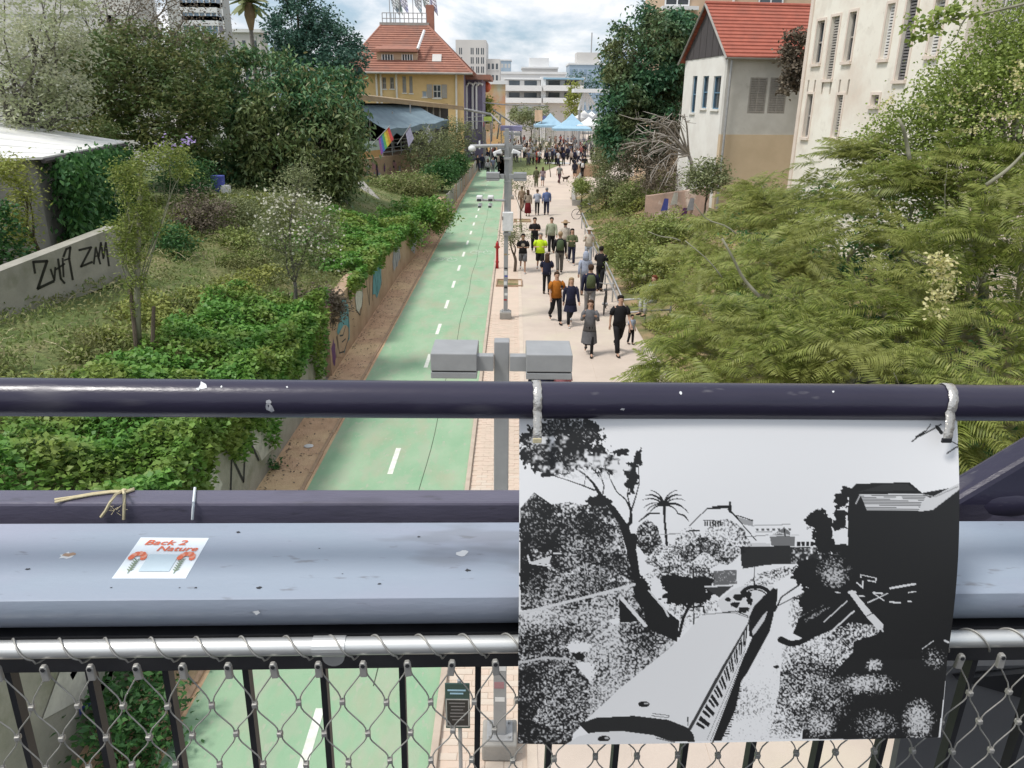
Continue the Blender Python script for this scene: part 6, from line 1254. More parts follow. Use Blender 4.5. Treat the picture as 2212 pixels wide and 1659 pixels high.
def tree(name, label, cat, base, ells, n, L_, W_, lm, bark='bark', r=.25, fork=.45, cl=26, cr=.28, shell=.55, elev=-.15, group=None, twigs=0, top=.2, flat=.5):
    base = A(base, float); t = thing(name, label, cat, base, group); mb = MB(); big = A(np.mean([e[0] for e in ells], 0)); f = base + (big - base) * fork
    limb(mb, base - A([0, 0, .3]), f, r, r * .72, .05, 6, 9)
    for c, rr in ells:
        p = limb(mb, f, c, r * .55, r * .16, .1, 6, 6)
        for k in range(3 + twigs): limb(mb, p[3 + k % 3], A(c) + unit(RNG.normal(0, 1, 3)) * A(rr) * .85, r * .16, r * .04, .12, 4, 5)
    mb.build('trunk', M[bark], t, smooth=True); leaves('crown', ell_pts(ells, n, shell, cl, cr, top), L_, W_, lm, t, elev, flat=flat); return t
LM = dict(
 dark=leafmat('leaf_dark', [(0.034, 0.109, 0.057), (0.060, 0.161, 0.076), (0.095, 0.209, 0.091), (0.045, 0.129, 0.080)], .2, .45, (0.179, 0.179, 0.069), .35),
 mango=leafmat('leaf_mango', [(0.041, 0.121, 0.061), (0.081, 0.193, 0.081), (0.126, 0.243, 0.093), (0.223, 0.193, 0.081)], .2, .42, (0.176, 0.203, 0.074), .30),
 bluegreen=leafmat('leaf_bluegreen', [(0.037, 0.098, 0.075), (0.064, 0.140, 0.104), (0.094, 0.179, 0.124)], .2, .5),
 brown=leafmat('leaf_brown', [(.10, .14, .042), (.16, .19, .058), (.22, .22, .08), (.08, .14, .045), (.25, .22, .10)], .3, .5, (.07, .14, .042), .5),
 pale=leafmat('leaf_pale', [(0.464, 0.476, 0.321), (0.567, 0.567, 0.412), (0.347, 0.386, 0.220), (0.600, 0.600, 0.515)], .3, .6, (0.309, 0.361, 0.167), .5),
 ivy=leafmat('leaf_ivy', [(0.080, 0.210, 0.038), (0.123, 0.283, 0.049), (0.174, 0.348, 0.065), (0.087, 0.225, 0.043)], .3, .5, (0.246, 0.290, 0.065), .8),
 ivyshade=leafmat('leaf_ivyshade', [(0.034, 0.105, 0.032), (0.054, 0.149, 0.041), (0.084, 0.189, 0.051)], .25, .5),  # darker copy of the ivy leaf, shade put into its colour
 weed=leafmat('leaf_weed', [(0.168, 0.235, 0.062), (0.224, 0.291, 0.084), (0.134, 0.185, 0.056), (0.291, 0.314, 0.123), (0.381, 0.347, 0.202)], .3, .7, (0.213, 0.213, 0.090), .7),
 olive=leafmat('leaf_olive', [(0.163, 0.194, 0.088), (0.213, 0.244, 0.112), (0.269, 0.288, 0.144)], .25, .6),
 sapling=leafmat('leaf_sapling', [(.20, .25, .055), (.27, .32, .075), (.15, .21, .045), (.32, .35, .11)], .35, .55),
 yellow=leafmat('leaf_yellow', [(0.287, 0.322, 0.063), (0.380, 0.414, 0.092), (0.218, 0.270, 0.052), (0.437, 0.437, 0.138)], .35, .55),
 frond=leafmat('leaf_frond', [(.15, .20, .045), (.21, .265, .055), (.28, .335, .075), (.37, .41, .11), (.13, .165, .045), (.42, .43, .16)], .45, .45, (.33, .345, .11), .7),
 round=leafmat('leaf_round', [(0.180, 0.252, 0.048), (0.264, 0.336, 0.072), (0.360, 0.432, 0.132), (0.120, 0.192, 0.038)], .35, .45),
 bed=leafmat('leaf_bed', [(0.169, 0.231, 0.062), (0.231, 0.294, 0.081), (0.294, 0.338, 0.100), (0.188, 0.219, 0.094)], .25, .6, (0.312, 0.325, 0.075), .5),
 dry=leafmat('leaf_dry', [(0.176, 0.143, 0.105), (0.138, 0.110, 0.083), (0.220, 0.187, 0.138)], .15, .8))

# west side, from the back to the front
e = lambda px, py, Y, *r: (P(px, py, Y), r)
tree('tall_dark_tree', 'tall dark bluish tree standing beside the station house roof', 'tree', (-16.5, 64, 2), [e(650, 60, 62, 2.6, 2.6, 2.6), e(705, 115, 62, 2.8, 2.6, 2.2), e(742, 150, 60, 1.7, 1.8, 1.6), e(622, 115, 62, 1.5, 1.8, 1.7), e(642, 5, 62, 1.2, 1.2, 2.0), e(680, 165, 61, 2.4, 2, 1.6)], 17000, .28, .15, LM['bluegreen'], r=.4, cr=.32, shell=.5, cl=50)
tree('broad_mango_tree', 'broad dark glossy leaved tree spreading over the shaded yard', 'tree', (-12.6, 39.5, 3), [e(640, 290, 38, 3.3, 3.0, 2.7), e(560, 200, 39, 3.0, 2.8, 2.0), e(700, 320, 37.5, 1.8, 2.0, 2.3), e(600, 375, 37, 2.6, 2, 1.2), e(715, 235, 40, 1.5, 1.8, 2.0), e(500, 300, 38, 2.4, 2.2, 2.0), e(425, 130, 41, 1.7, 2, 1.4), e(730, 390, 37, .9, 1.2, 1.1)], 40000, .30, .11, LM['mango'], r=.42, cr=.27, shell=.66, elev=-.6, cl=55)
tree('brown_leaved_tree', 'bushy olive brown tree between the pale tree and the broad dark tree', 'tree', (-21.5, 37, 3.4), [e(300, 210, 35, 3.3, 2.6, 2.2), e(400, 160, 37, 2.4, 2.2, 1.9), e(215, 170, 34, 1.9, 2, 1.8), e(390, 270, 34, 2.2, 1.8, 1.8), e(180, 255, 34, 2.4, 1.8, 1.2), e(300, 120, 37, 2.0, 2, 1.4)], 24000, .21, .10, LM['brown'], r=.34, cr=.26, shell=.55, cl=50)
tree('pale_leafy_tree', 'pale silvery green tree towering over the white shed roof', 'tree', (-19, 29.5, 3.4), [e(60, 60, 27, 2.2, 2, 1.9), e(120, 35, 28, 1.7, 1.6, 1.5), e(30, 170, 27, 1.9, 1.8, 1.6), e(110, 150, 27.5, 1.4, 1.5, 1.5), e(-30, 110, 26, 2, 2, 2), e(150, 215, 28, 1.1, 1.3, .9), e(60, 240, 27, 1.8, 1.4, .8)], 10500, .15, .075, LM['pale'], 'bark_grey', r=.28, cr=.22, shell=.4, twigs=2, cl=45)
t = thing('bare_tree', 'leafless grey tree whose branches spread before the concrete building', 'tree', P(240, 250, 38)); mb = MB(); bs = P(240, 255, 38); bs[2] = 3.4; fk = P(238, 185, 38); limb(mb, bs, fk, .11, .09, .04)
for (x, y) in ((200, 60), (175, -10), (250, 30), (290, -20), (320, 20), (360, -10), (225, 0), (400, 30), (345, 70), (190, 110)):
    q = P(x, y, 38 + RNG.normal(0, 1.2)); pts = limb(mb, fk, q, .07, .018, .1, 7)
    for k in range(7): b_ = pts[2 + k % 5]; limb(mb, b_, b_ + (q - fk) * RNG.uniform(.2, .4) + RNG.normal(0, .7, 3), .026, .006, .12, 4, 4)
mb.build('trunk', M['bark_grey'], t, smooth=True); leaves('sparse_leaves', ell_pts([e(360, 30, 33, 2.4, 2, 1.3), e(300, 0, 32, 2, 1.5, 1)], 2600, .1, 10, .3), .12, .05, LM['dry'], t)
# palm
pb_, pt2 = P(542, 125, 75), P(537, 6, 75); pb_[2] = 2; t = thing('palm_tree', 'very tall slim palm rising above the cream apartment house', 'palm', pb_)
MB().tube([pb_, (pb_ + pt2) / 2 + A([.1, 0, 0]), pt2], [.24, .19, .17], 8).build('trunk', M['bark_grey'], t); mb = MB(); MB().loft([(pt2 - A([0, 0, 2.2]), (.2, 0, 0), (0, .2, 0)), (pt2 - A([0, 0, 1]), (.5, 0, 0), (0, .5, 0)), (pt2, (.35, 0, 0), (0, .35, 0))], 10).build('dead_skirt', M['wood'], t)
for k in range(22):
    a = k * 2.4; d = A([math.cos(a), math.sin(a), 0]); el = RNG.uniform(-.1, 1.1); s = A([-d[1], d[0], 0]); pr_ = [pt2 + d * (1.9 * v * math.cos(el * (1 - v))) + A([0, 0, 1.9 * v * math.sin(el) - 1.3 * v * v]) for v in (0, .3, .6, .85, 1)]; wv = (.05, .3, .34, .22, .03)
    for i in range(4): mb.quad(pr_[i] - s * wv[i] - A([0, 0, wv[i] * .4]), pr_[i], pr_[i + 1], pr_[i + 1] - s * wv[i + 1] - A([0, 0, wv[i + 1] * .4])); mb.quad(pr_[i], pr_[i] + s * wv[i] - A([0, 0, wv[i] * .4]), pr_[i + 1] + s * wv[i + 1] - A([0, 0, wv[i + 1] * .4]), pr_[i + 1])
mb.build('fronds', LM['olive'], t)

# ivy on the shed wall and rank growth by it
def wall_pts(a, b, z0, z1, n, dep=.25): s, v = RNG.random(n), RNG.random(n); q = a + (b - a) * s[:, None]; q[:, 2] = (z0 + (q[:, 2] - z0) * v * z1); return q + RNG.normal(0, dep, (n, 3)) * A([1, 1, .5])
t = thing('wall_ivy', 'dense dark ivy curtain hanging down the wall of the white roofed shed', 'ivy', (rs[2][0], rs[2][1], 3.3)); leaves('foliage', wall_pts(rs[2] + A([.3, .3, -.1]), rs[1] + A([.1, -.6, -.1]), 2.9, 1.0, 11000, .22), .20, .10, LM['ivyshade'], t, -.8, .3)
tree('reedy_bush', 'straggly yellowish bush with thin stems in front of the shed corner', 'bush', (-11.3, 18.4, 3.3), [e(20, 370, 18, .42, .4, .35), e(50, 420, 18, .22, .3, .5), e(40, 500, 18, .25, .3, .6)], 3000, .10, .035, LM['yellow'], r=.05, cr=.14, shell=.2, twigs=4)
tree('ivy_clump', 'dark green ivy clump at the picture edge before the lettered wall', 'bush', (-11.8, 17, 3.3), [e(5, 560, 17, .5, .5, .6), e(-20, 500, 17, .6, .5, .8)], 2500, .11, .07, LM['ivyshade'], r=.05, cr=.15)
for (px, py, Y, r_, n_, k, lab) in ((400, 375, 30, (1.3, 1, .7), 4500, 'ivyshade', 'dark trailing shrub behind the slender yellow tree'), (440, 470, 25, (.9, .9, .9), 4500, 'dry', 'grey brown dried bush in the middle of the bank'), (500, 460, 27, (1.2, 1, .9), 4200, 'olive', 'dull olive bush next to the dried bush on the bank'), (380, 520, 22, (.5, .6, .5), 1900, 'ivyshade', 'small dark green clump below the dried bush'), (690, 655, 20.6, (.75, .8, .35), 4200, 'dry', 'dark dry thicket lying over the end of the graffiti wall'), (160, 275, 31, (1.9, 1.3, .7), 3500, 'brown', 'ragged brown shrub along the back edge of the shed roof')):
    c = P(px, py, Y); g_ = float(bank_l(c[0], c[1])) if c[0] < -5.2 else 1.8; tree('bank_shrub', lab, 'shrub', (c[0], c[1], min(g_, c[2] - .3)), [(c, r_), (c - A([0, 0, r_[2] * .5]), r_)], n_, .11, .05, LM[k], r=.05, cr=.16, shell=.3, twigs=3)

# slender yellow tree with its stake, flowering shrub
sb = G(290, 745, 2.55); sb[2] = float(bank_l(sb[0], sb[1])); Yb = sb[1]
yt = tree('slender_tree', 'slender yellow green tree wrapped in creepers on the bank, violet flowers on top', 'tree', sb, [e(300, 355, Yb + .4, .36, .35, .22), e(365, 335, Yb + .9, .42, .4, .22), e(262, 395, Yb, .20, .22, .45), e(296, 430, Yb, .26, .26, .6), e(262, 500, Yb, .30, .3, .30), e(318, 470, Yb + .3, .24, .26, .5), e(293, 560, Yb, .2, .22, .6), e(395, 372, Yb + .9, .26, .3, .20), e(292, 650, Yb, .17, .17, .5), e(278, 540, Yb, .26, .24, .25)], 6800, .07, .03, LM['sapling'], 'bark_pale', r=.03, fork=.45, cr=.085, shell=.2, twigs=0, cl=16)
leaves('blossom', ell_pts([e(370, 305, Yb + 1, .5, .4, .1)], 46, .3, 6, .05), .06, .05, M['blossom_violet'], yt)
MB().tube([sb - A([0, 0, .3]), P(296, 620, Yb), P(305, 330, Yb + .6)], [.075, .06, .03], 8).build('main_stem', M['bark_pale'], yt, smooth=True)
for (a_, b_, lab) in (((318, 748), (332, 662), 'thin wooden stake leaning on the bank by the slender tree'), ((283, 700), (281, 622), 'short split stump standing at the foot of the slender tree')):
    q = P(*a_, Yb - .2); q[2] = float(bank_l(q[0], q[1])) - .1; t = thing('wooden_stake', lab, 'stake', q); MB().tube([q, P(*b_, Yb)], [.045, .035], 7).build('stick', M['bark'], t)
fb = P(625, 640, 19.6); fb[0] = -5.75; fb[2] = 2.0; wsb = tree('flowering_shrub', 'tall loose shrub dotted with small white flowers above the graffiti wall', 'shrub', fb, [e(640, 430, 19.8, .75, .7, .75), e(590, 500, 19.5, .55, .6, .65), e(690, 490, 19.8, .55, .6, .8), e(640, 560, 19.4, .8, .7, .6), e(655, 380, 20, .35, .4, .5)], 8500, .075, .03, LM['olive'], 'bark_grey', r=.06, fork=.3, cr=.13, shell=.2, twigs=5)
leaves('blossom', ell_pts([e(620, 470, 19.4, .75, .6, .9), e(680, 490, 19.6, .6, .5, .9)], 800, .4, 2, .14), .075, .065, M['blossom_white'], wsb)

# ivy mass on the near bank, hanging over the wall
def bank_pts(n, e0, e1, y0, y1, lift, pw=1.0, hfun=None):
    y = RNG.uniform(y0, y1, n); d = e0 + (e1 - e0) * RNG.random(n) ** pw; x = wall_x(y) - d; z = bank_l(x, y); mo = .5 + .5 * bump2(x, y, 2.1, 5)
    return np.stack([x, y, z + lift * (.25 + .75 * mo) * RNG.random(n) ** .35 + .02], -1)
def hang(n, y0, y1, drop, out=.22):
    y = RNG.uniform(y0, y1, n); v = RNG.random(n) ** 1.3; dr = drop * (.55 + .45 * np.sin(y * 2.3) * np.sin(y * .9 + 1)); x = wall_x(y) + out * (1 - .4 * v) * RNG.random(n); return np.stack([x, y, wall_top(y) + .25 - v * (dr + .25)], -1)
iv = np.concatenate([bank_pts(28000, -.15, 2.3, 8, 19.6, .85, 1.15), hang(8500, 9.3, 19.0, 1.5, .3), bank_pts(1500, .3, 1.6, 19, 21, .3, 1.1)])
setp(leaves('ivy', iv, .115, .085, LM['ivy'], None, .1, .4, .65), 'bright green ivy mass spilling over the bank above the railing', 'ivy', kind='stuff')
iv2 = np.concatenate([bank_pts(15000, -.1, 3.1, 24.5, 34.5, .65, 1.1), hang(3500, 22.5, 36, .5, .2), bank_pts(4500, -.2, 1.5, 34, 44, .9)])
setp(leaves('ivy', iv2, .16, .11, LM['ivy'], None, .1, .4, .65), 'bright green creeper bank beyond the flowering shrub', 'ivy', kind='stuff')
wd2 = np.concatenate([bank_pts(30000, 1.9, 9.0, 7, 30, .34, .9), bank_pts(7000, 1.2, 8, 30, 56, .35), bank_pts(2500, .3, 2, 20, 25, .3)])
mds = []
for k in range(330):
    y = RNG.uniform(8, 32); d = RNG.uniform(1.9, 8.5); x = float(wall_x(y)) - d
    if x < -8.6 and 13 < y < 22.5: continue
    r = RNG.uniform(.22, .55); n_ = int(900 * r); v_ = unit(RNG.normal(0, 1, (n_, 3)) + A([0, 0, .4])) * (RNG.random(n_) ** .4)[:, None]; mds.append(A([x, y, float(bank_l(x, y)) + r * .15]) + v_ * A([r * 1.3, r * 1.3, r * .8]))
wd2 = np.concatenate([wd2] + mds[::4]); setp(leaves('undergrowth', np.concatenate(mds[1::2] + mds[2::4]), .12, .06, LM['bed'], None, .2, .5, .5), 'leafy green undergrowth tufts on the weedy bank', 'undergrowth', kind='stuff')
setp(leaves('weeds', wd2, .12, .04, LM['weed'], None, .45, .5, .3), 'dry and green weeds over the bank', 'weeds', kind='stuff')
drs = MB()                                           # dry stalks
for k in range(260):
    q = bank_pts(1, 3.0, 9, 9, 26, .2)[0]; d = unit(RNG.normal(0, 1, 3)) * RNG.uniform(.2, .7); d[2] = abs(d[2]) * .7; drs.tube([q, q + d * .5 + A([0, 0, .05]), q + d], [.008, .006, .003], 3)
setp(drs.build('dry_stalks', M['twine'], None), 'bleached dry stalks scattered over the weedy bank', 'stalks', kind='stuff')
for (px, py, Y, r_, lab) in ((930, 318, 62, (2.0, 1.6, 1.5), 'olive green bush in front of the dark market shed'), (985, 300, 68, (1.5, 1.4, 1.7), 'greyish olive bush beside the far end of the market shed'), (955, 370, 56, (1.3, 1.2, .7), 'dark low bush on the slope below the olive bush'), (900, 395, 52, (1.7, 1.6, .6), 'dull green low thicket on the slope by the platform wall'), (985, 350, 66, (1.1, 1, .8), 'low bush at the far end of the board fence'), (850, 400, 50, (2.0, 1.5, .4), 'brownish thicket under the platform wall')):
    c = P(px, py, Y); tree('slope_bush', lab, 'bush', (c[0], c[1], 1.2), [(c, r_), (c - A([.3, .2, r_[2] * .6]), r_)], 4200, .2, .085, LM['olive' if py < 330 else ('weed' if px < 905 else 'ivyshade')], r=.08, cr=.26, shell=.4)
sp = P(945, 465, 40); tree('young_shrub', 'bright green upright shrub growing behind the graffiti wall', 'shrub', (sp[0], sp[1], 1.4), [(sp, (.9, .9, .8)), (P(915, 460, 39), (.7, .8, .6)), (P(880, 505, 36), (.9, .9, .5))], 5200, .17, .09, LM['ivy'], r=.05, cr=.2, shell=.35)

# wall foot plants under the bridge, their shade put into dark leaves, plant on the verge
for k, (x, y, s_) in enumerate(((-4.3, 6.4, .5), (-4.1, 7.0, .4), (-4.55, 7.2, .55), (-4.6, 8.3, .5), (-4.7, 9.6, .35))):
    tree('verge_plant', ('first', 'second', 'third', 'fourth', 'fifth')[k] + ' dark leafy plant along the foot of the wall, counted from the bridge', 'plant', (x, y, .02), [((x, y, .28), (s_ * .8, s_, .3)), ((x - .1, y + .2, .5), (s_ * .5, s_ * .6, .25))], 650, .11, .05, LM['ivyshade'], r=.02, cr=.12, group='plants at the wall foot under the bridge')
q = G(590, 1015); tree('seedling', 'small dark seedling alone on the sandy verge', 'plant', (q[0], q[1], .01), [((q[0], q[1], .12), (.16, .18, .1))], 130, .09, .04, LM['ivyshade'], r=.01, cr=.05)
setp(leaves('leaf_litter', lv, .07, .035, LM['dry'], None, .05, .25, .9), 'fallen leaves scattered along the verge', 'leaves', kind='stuff')
q = G(667, 966); t = thing('litter', 'crumpled pale paper lying on the verge under the handrail', 'litter', q); mb = MB(); mb.ell(q + A([0, 0, .03]), (.11, .09, .03), 9, 5); mb.build('paper', M['white_plastic'], t)

# east side: big dark round tree, bare tree, beds
tree('round_dark_tree', 'big dark round crowned tree between the plaza and the red roof house', 'tree', (9.2, 53, .8), [e(1390, 135, 53, 2.7, 2.6, 3.1), e(1350, 215, 52, 1.7, 2, 2.4), e(1440, 110, 55, 2.2, 2.2, 2.4), e(1335, 270, 52, 1.1, 1.4, 1.9), e(1425, 250, 53, 2.2, 2, 2.4), e(1475, 70, 56, 1.3, 1.4, 1.2), e(1465, 200, 54, 1.5, 1.6, 2.6), e(1375, 320, 51, 1.7, 1.6, 1.3)], 30000, .32, .15, LM['dark'], r=.4, cr=.34, shell=.66, elev=-.4, cl=60)
dkb = tree('shaded_thicket', 'brown tangled thicket in shade under the dark round tree', 'bush', (9.5, 49, 1), [e(1400, 340, 49, 1.7, 1.4, 1.2), e(1450, 320, 50, 1.6, 1.4, 1.6), e(1430, 390, 46, 1.6, 1.2, .7)], 7000, .2, .06, LM['dry'], r=.08, cr=.3, twigs=4)
t = thing('dead_tree', 'bleached leafless tree arching left from the corner of the pale house', 'tree', P(1492, 395, 42)); mb = MB(); b0_ = P(1498, 400, 42); fk = P(1488, 335, 42); limb(mb, b0_ - A([0, 0, 1]), fk, .11, .09)
for (x, y) in ((1372, 255), (1395, 262), (1360, 318), (1385, 345), (1410, 300), (1420, 250), (1440, 390), (1405, 375), (1450, 262), (1475, 250), (1425, 330), (1375, 290)):
    q = P(x, y, 41 + RNG.normal(0, .8)); m_ = (fk + q) / 2 + A([0, 0, .5]); mb.tube([fk, fk + (m_ - fk) * .5, m_, m_ + (q - m_) * .55 + A([0, 0, .12]), q], [.06, .052, .04, .026, .010], 5)
    for k in range(5): s = m_ + (q - m_) * (k / 5); mb.tube([s, s + (q - m_) * .25 + RNG.normal(0, .22, 3), s + (q - m_) * .45 + RNG.normal(0, .35, 3)], [.028, .02, .008], 4)
mb.build('branches', M['bark_dead'], t, smooth=True)
tree('wall_creeper', 'dark creeper climbing over the eave where the two houses meet', 'creeper', P(1722, 190, 40), [e(1722, 100, 39.5, .6, .5, .8), e(1712, 140, 39.5, .5, .5, .8), e(1728, 165, 39.5, .4, .4, .7), e(1702, 185, 39.5, .25, .3, .5)], 2600, .19, .12, LM['dry'], r=.05, cr=.16)
def bed_pts(n, x0, x1, y0, y1, lift, s=1.0):
    y = RNG.uniform(y0, y1, n); x = pe_v(y) + x0 + (x1 - x0) * RNG.random(n) ** 1.1; mo = bump2(x, y, .85, 3); k = mo > -.35; x, y, mo = x[k], y[k], mo[k]
    return np.stack([x, y, bank_r(x, y) + lift * np.clip(mo + .35, 0, 1.2) * RNG.random(len(x)) ** .4 + .02], -1)
pe_v = lambda y: interp(y, [0, 15, 24, 46, 56, 62], [5.3, 4.9, 4.2, 4.35, 4.65, 4.45])
setp(leaves('ground_cover', np.concatenate([bed_pts(30000, .2, 7.5, 22, 58, .7), bed_pts(9000, .2, 9, 12, 26, .8)]), .17, .06, LM['bed'], None, .35, .5, .4), 'low yellow green shrubs filling the planted bed', 'ground cover', kind='stuff')
for (px, py, Y, r_, k, n_, lab) in ((1330, 340, 56, (1.3, 1.2, 1.5), 'olive', 4200, 'dull olive small tree at the edge of the promenade bend'), (1312, 400, 52, (1.2, 1.0, .9), 'olive', 3200, 'olive bush below the small tree at the bend'), (1365, 420, 48, (1.3, 1.1, .8), 'weed', 3200, 'brownish olive bush behind the planted bed'), (1258, 400, 57, (.55, 1.5, .45), 'bed', 2600, 'clipped bright shrub row inside the curved planter'), (1300, 330, 60, (.8, .8, 1.6), 'olive', 2800, 'slim olive bush in front of the dark round tree'), (1350, 520, 36, (1.2, 1.2, .5), 'bed', 2600, 'low yellow green mound in the middle of the bed'), (1400, 560, 30, (1.5, 1.2, .5), 'bed', 3000, 'low green mound behind the acacia'), (1440, 490, 34, (1.4, 1.2, .6), 'bed', 3000, 'green mound below the crumbling pink wall'), (1530, 375, 37, (1.1, 1, .6), 'olive', 3000, 'grey green bush at the foot of the pale house')):
    c = P(px, py, Y); tree('bed_shrub', lab, 'shrub', (c[0], c[1], max(.1, float(bank_r(c[0], c[1])))), [(c, r_), (c - A([0, 0, r_[2] * .5]), r_)], n_, .17, .07, LM[k], r=.06, cr=.2, shell=.35, twigs=1)
for (px, py0, py1, Y, lab) in ((1128, 470, 385, 45, 'bare young tree with a few olive leaves beside the camera post'), (1160, 365, 305, 74, 'thin young tree standing on the far lawn'), (1098, 370, 300, 70, 'young leafy tree at the lawn edge behind the lamp heads'), (1190, 352, 300, 80, 'spindly young tree at the corner of the far lawn'), (1113, 583, 500, 34, 'slim brown tree trunk rising right behind the camera post')):
    b_ = P(px, py0, Y); b_[2] = 0; tp_ = P(px, py1, Y); s_ = (tp_[2]) * .28; tree('young_tree', lab, 'tree', b_, [(tp_, (s_ * .8, s_ * .8, s_)), (tp_ - A([s_ * .4, 0, s_ * .7]), (s_ * .6,) * 3)], 700, .12, .04, LM['olive'], r=.05 if py0 < 500 else .08, cr=.2, shell=.2, twigs=2)
g = P(1265, 505, 44); 

# ------------------------------------------------------------------ the feathery acacia close on the east, and the flowering tree behind it
def fronds(name, C, D, L_, m, parent, npn=18):
    n = len(C); D = unit(D); ln = L_ * RNG.uniform(.45, 1.3, n); S_ = unit(np.cross(D, A([0, 0, 1.0]) + RNG.normal(0, .25, (n, 3)))); Nn = np.cross(S_, D); ts = np.linspace(.08, .98, npn); Vs = []
    dro = RNG.uniform(.10, .34, n)
    def pos(t): return C + D * (ln * t)[:, None] - Nn * (ln * dro * t * t)[:, None]
    for t in ts:
        b_ = pos(t); pl = ln * .34 * np.sin(np.pi * (.10 + .84 * t)) ** .8; w_ = np.maximum(ln * .036, .008)
        for s in (-1, 1):
            dd = unit(S_ * s + D * .55 - Nn * RNG.uniform(.0, .5, n)[:, None]); f = unit(D - dd * (dd * D).sum(-1, keepdims=True))
            m_ = b_ + dd * (pl * .5)[:, None]; tip = b_ + dd * pl[:, None] - Nn * (pl * .2)[:, None]
            Vs.append(np.stack([b_, m_ + f * (w_ * .5)[:, None], tip, m_ - f * (w_ * .5)[:, None]], 1))
    V = np.stack(Vs, 1).reshape(-1, 3); return np_obj(name, V, np.arange(len(V)).reshape(-1, 4), m, parent)
pads = [(1440, 800, 10.5, .34, .4, .16), (1515, 735, 10.5, .58, .6, .28), (1625, 690, 10.0, .75, .8, .34), (1490, 640, 12, .7, .8, .32), (1670, 560, 12, .95, 1.0, .38), (1640, 470, 14, .95, 1.0, .36), (1520, 555, 13.5, .6, .7, .28), (1740, 430, 14, 1.0, 1.0, .4), (1720, 600, 11, 1.1, 1.1, .45), (1850, 500, 12, 1.2, 1.2, .5), (1760, 710, 9.3, .95, 1, .42), (1930, 640, 9.8, 1.1, 1.1, .5), (2100, 540, 10, 1.1, 1.1, .5), (1980, 400, 12.5, 1.2, 1.1, .5), (2130, 330, 12, 1.0, 1, .6), (1840, 340, 14, .8, .9, .35), (2160, 700, 8.8, .9, .9, .5), (1680, 790, 8.9, .7, .8, .32), (1900, 780, 8.2, .9, .9, .42), (2090, 850, 7.8, .8, .8, .42), (1560, 805, 9.2, .45, .5, .22), (1960, 900, 8.3, .9, .8, .4), (2230, 450, 9.5, .9, 1, .6), (1650, 410, 15, .6, .7, .22)]
ab = (8.1, 15.0, .7); ac = thing('feathery_acacia', 'big spreading tree with drooping feathery green fronds close beside the promenade', 'tree', ab); mb = MB(); tips = []; dirs = []
pads = [(a, b, c * 1.24, d * 1.2, e_ * 1.2, f_ * 1.2) for a, b, c, d, e_, f_ in pads]; hub = A([8.4, 14.6, 1.9]); limb(mb, A(ab) - A([0, 0, .4]), hub, .22, .17, .05, 6, 10)
for (px, py, Y, rx_, ry_, rz_) in pads:
    c = P(px, py, Y); pts = limb(mb, hub, c - A([0, 0, rz_ * .6]), .085, .028, .16, 7, 7); m_ = int(8 + 18 * rx_ * ry_)
    for k in range(4): limb(mb, pts[3 + k], c + unit(RNG.normal(0, 1, 3)) * A([rx_, ry_, rz_ * .5]) * .8, .022, .006, .12, 4, 5)
    for k in range(m_):
        a = RNG.uniform(0, 2 * np.pi); r = math.sqrt(RNG.random()); q = c + A([rx_ * r * math.cos(a), ry_ * r * math.sin(a), rz_ * (1 - r * r) * RNG.uniform(.1, 1) - .5 * rz_ * r * r - (.55 * rz_ * RNG.random() if RNG.random() < .45 else 0)])
        for j in range(6): az = RNG.uniform(0, 2 * np.pi); d = A([math.cos(az), math.sin(az), RNG.uniform(-.25, .35)]); d = d * .8 + (q - hub) / np.linalg.norm(q - hub) * A([.8, .8, .15]); tips.append(q + RNG.normal(0, .04, 3)); dirs.append(d)
mb.build('trunk', M['bark_pale'], ac, smooth=True)
for (p0_, p1_, Y, r_) in (((1940, 255), (1965, 345), 11.5, .03), ((1560, 515), (1640, 640), 10, .025), ((2212, 330), (2130, 400), 8.5, .022), ((1500, 440), (1590, 505), 11, .012), ((1400, 500), (1470, 520), 12, .012), ((1480, 520), (1560, 600), 11.5, .012)): mbb = MB(); limb(mbb, P(*p0_, Y), P(*p1_, Y), r_ * .6, r_, .1, 7, 6); mbb.build('branch', M['bark_pale'], ac, smooth=True)
fronds('crown', A(tips), A(dirs), .58, LM['frond'], ac)
# understorey that closes the view below the acacia
un = [((6.0 + k % 3 * 1.0, 8.2 + k * .8, 1.2 + .15 * (k % 4)), (.9, .8, .7)) for k in range(9)] + [((7.5, 16 + 1.6 * k, 1.8), (1.3, 1.1, .8)) for k in range(5)] + [((4.9, 8.0, 1.5), (.5, .5, .6)), ((5.3, 7.0, 1.7), (.6, .6, .8))] + [e(1660, 480, 23, 1.5, .8, .9), e(1800, 470, 22.5, 1.5, .8, 1.0), e(1950, 470, 22, 1.5, .8, 1.1), e(1720, 590, 20, 1.4, .8, .9), e(1880, 600, 19, 1.4, .8, 1.0), e(2040, 560, 18, 1.4, .8, 1.1), e(2170, 640, 17, 1.3, .8, 1.2), e(1640, 690, 17, 1, .8, .7), e(1800, 720, 16, 1.2, .8, .8), e(2000, 760, 15, 1.2, .8, .9)]
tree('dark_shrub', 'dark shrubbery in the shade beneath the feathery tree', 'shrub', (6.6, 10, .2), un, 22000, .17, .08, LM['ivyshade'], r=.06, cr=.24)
yfe = [e(2060, 250, 13.5, 1.0, .9, .8), e(1990, 290, 13.8, .9, .8, .6), e(2130, 190, 13, 1.0, .9, .8), e(2190, 120, 12.5, .9, .9, .8), e(1900, 340, 14.2, .7, .7, .5), e(2200, 260, 12, .9, .9, 1.0), e(2100, 380, 12.5, 1.2, 1, .7), e(2010, 440, 12.6, .9, .8, .5), e(2060, 620, 10.3, .32, .3, .6), e(2210, 50, 12.5, .7, .7, .6)]
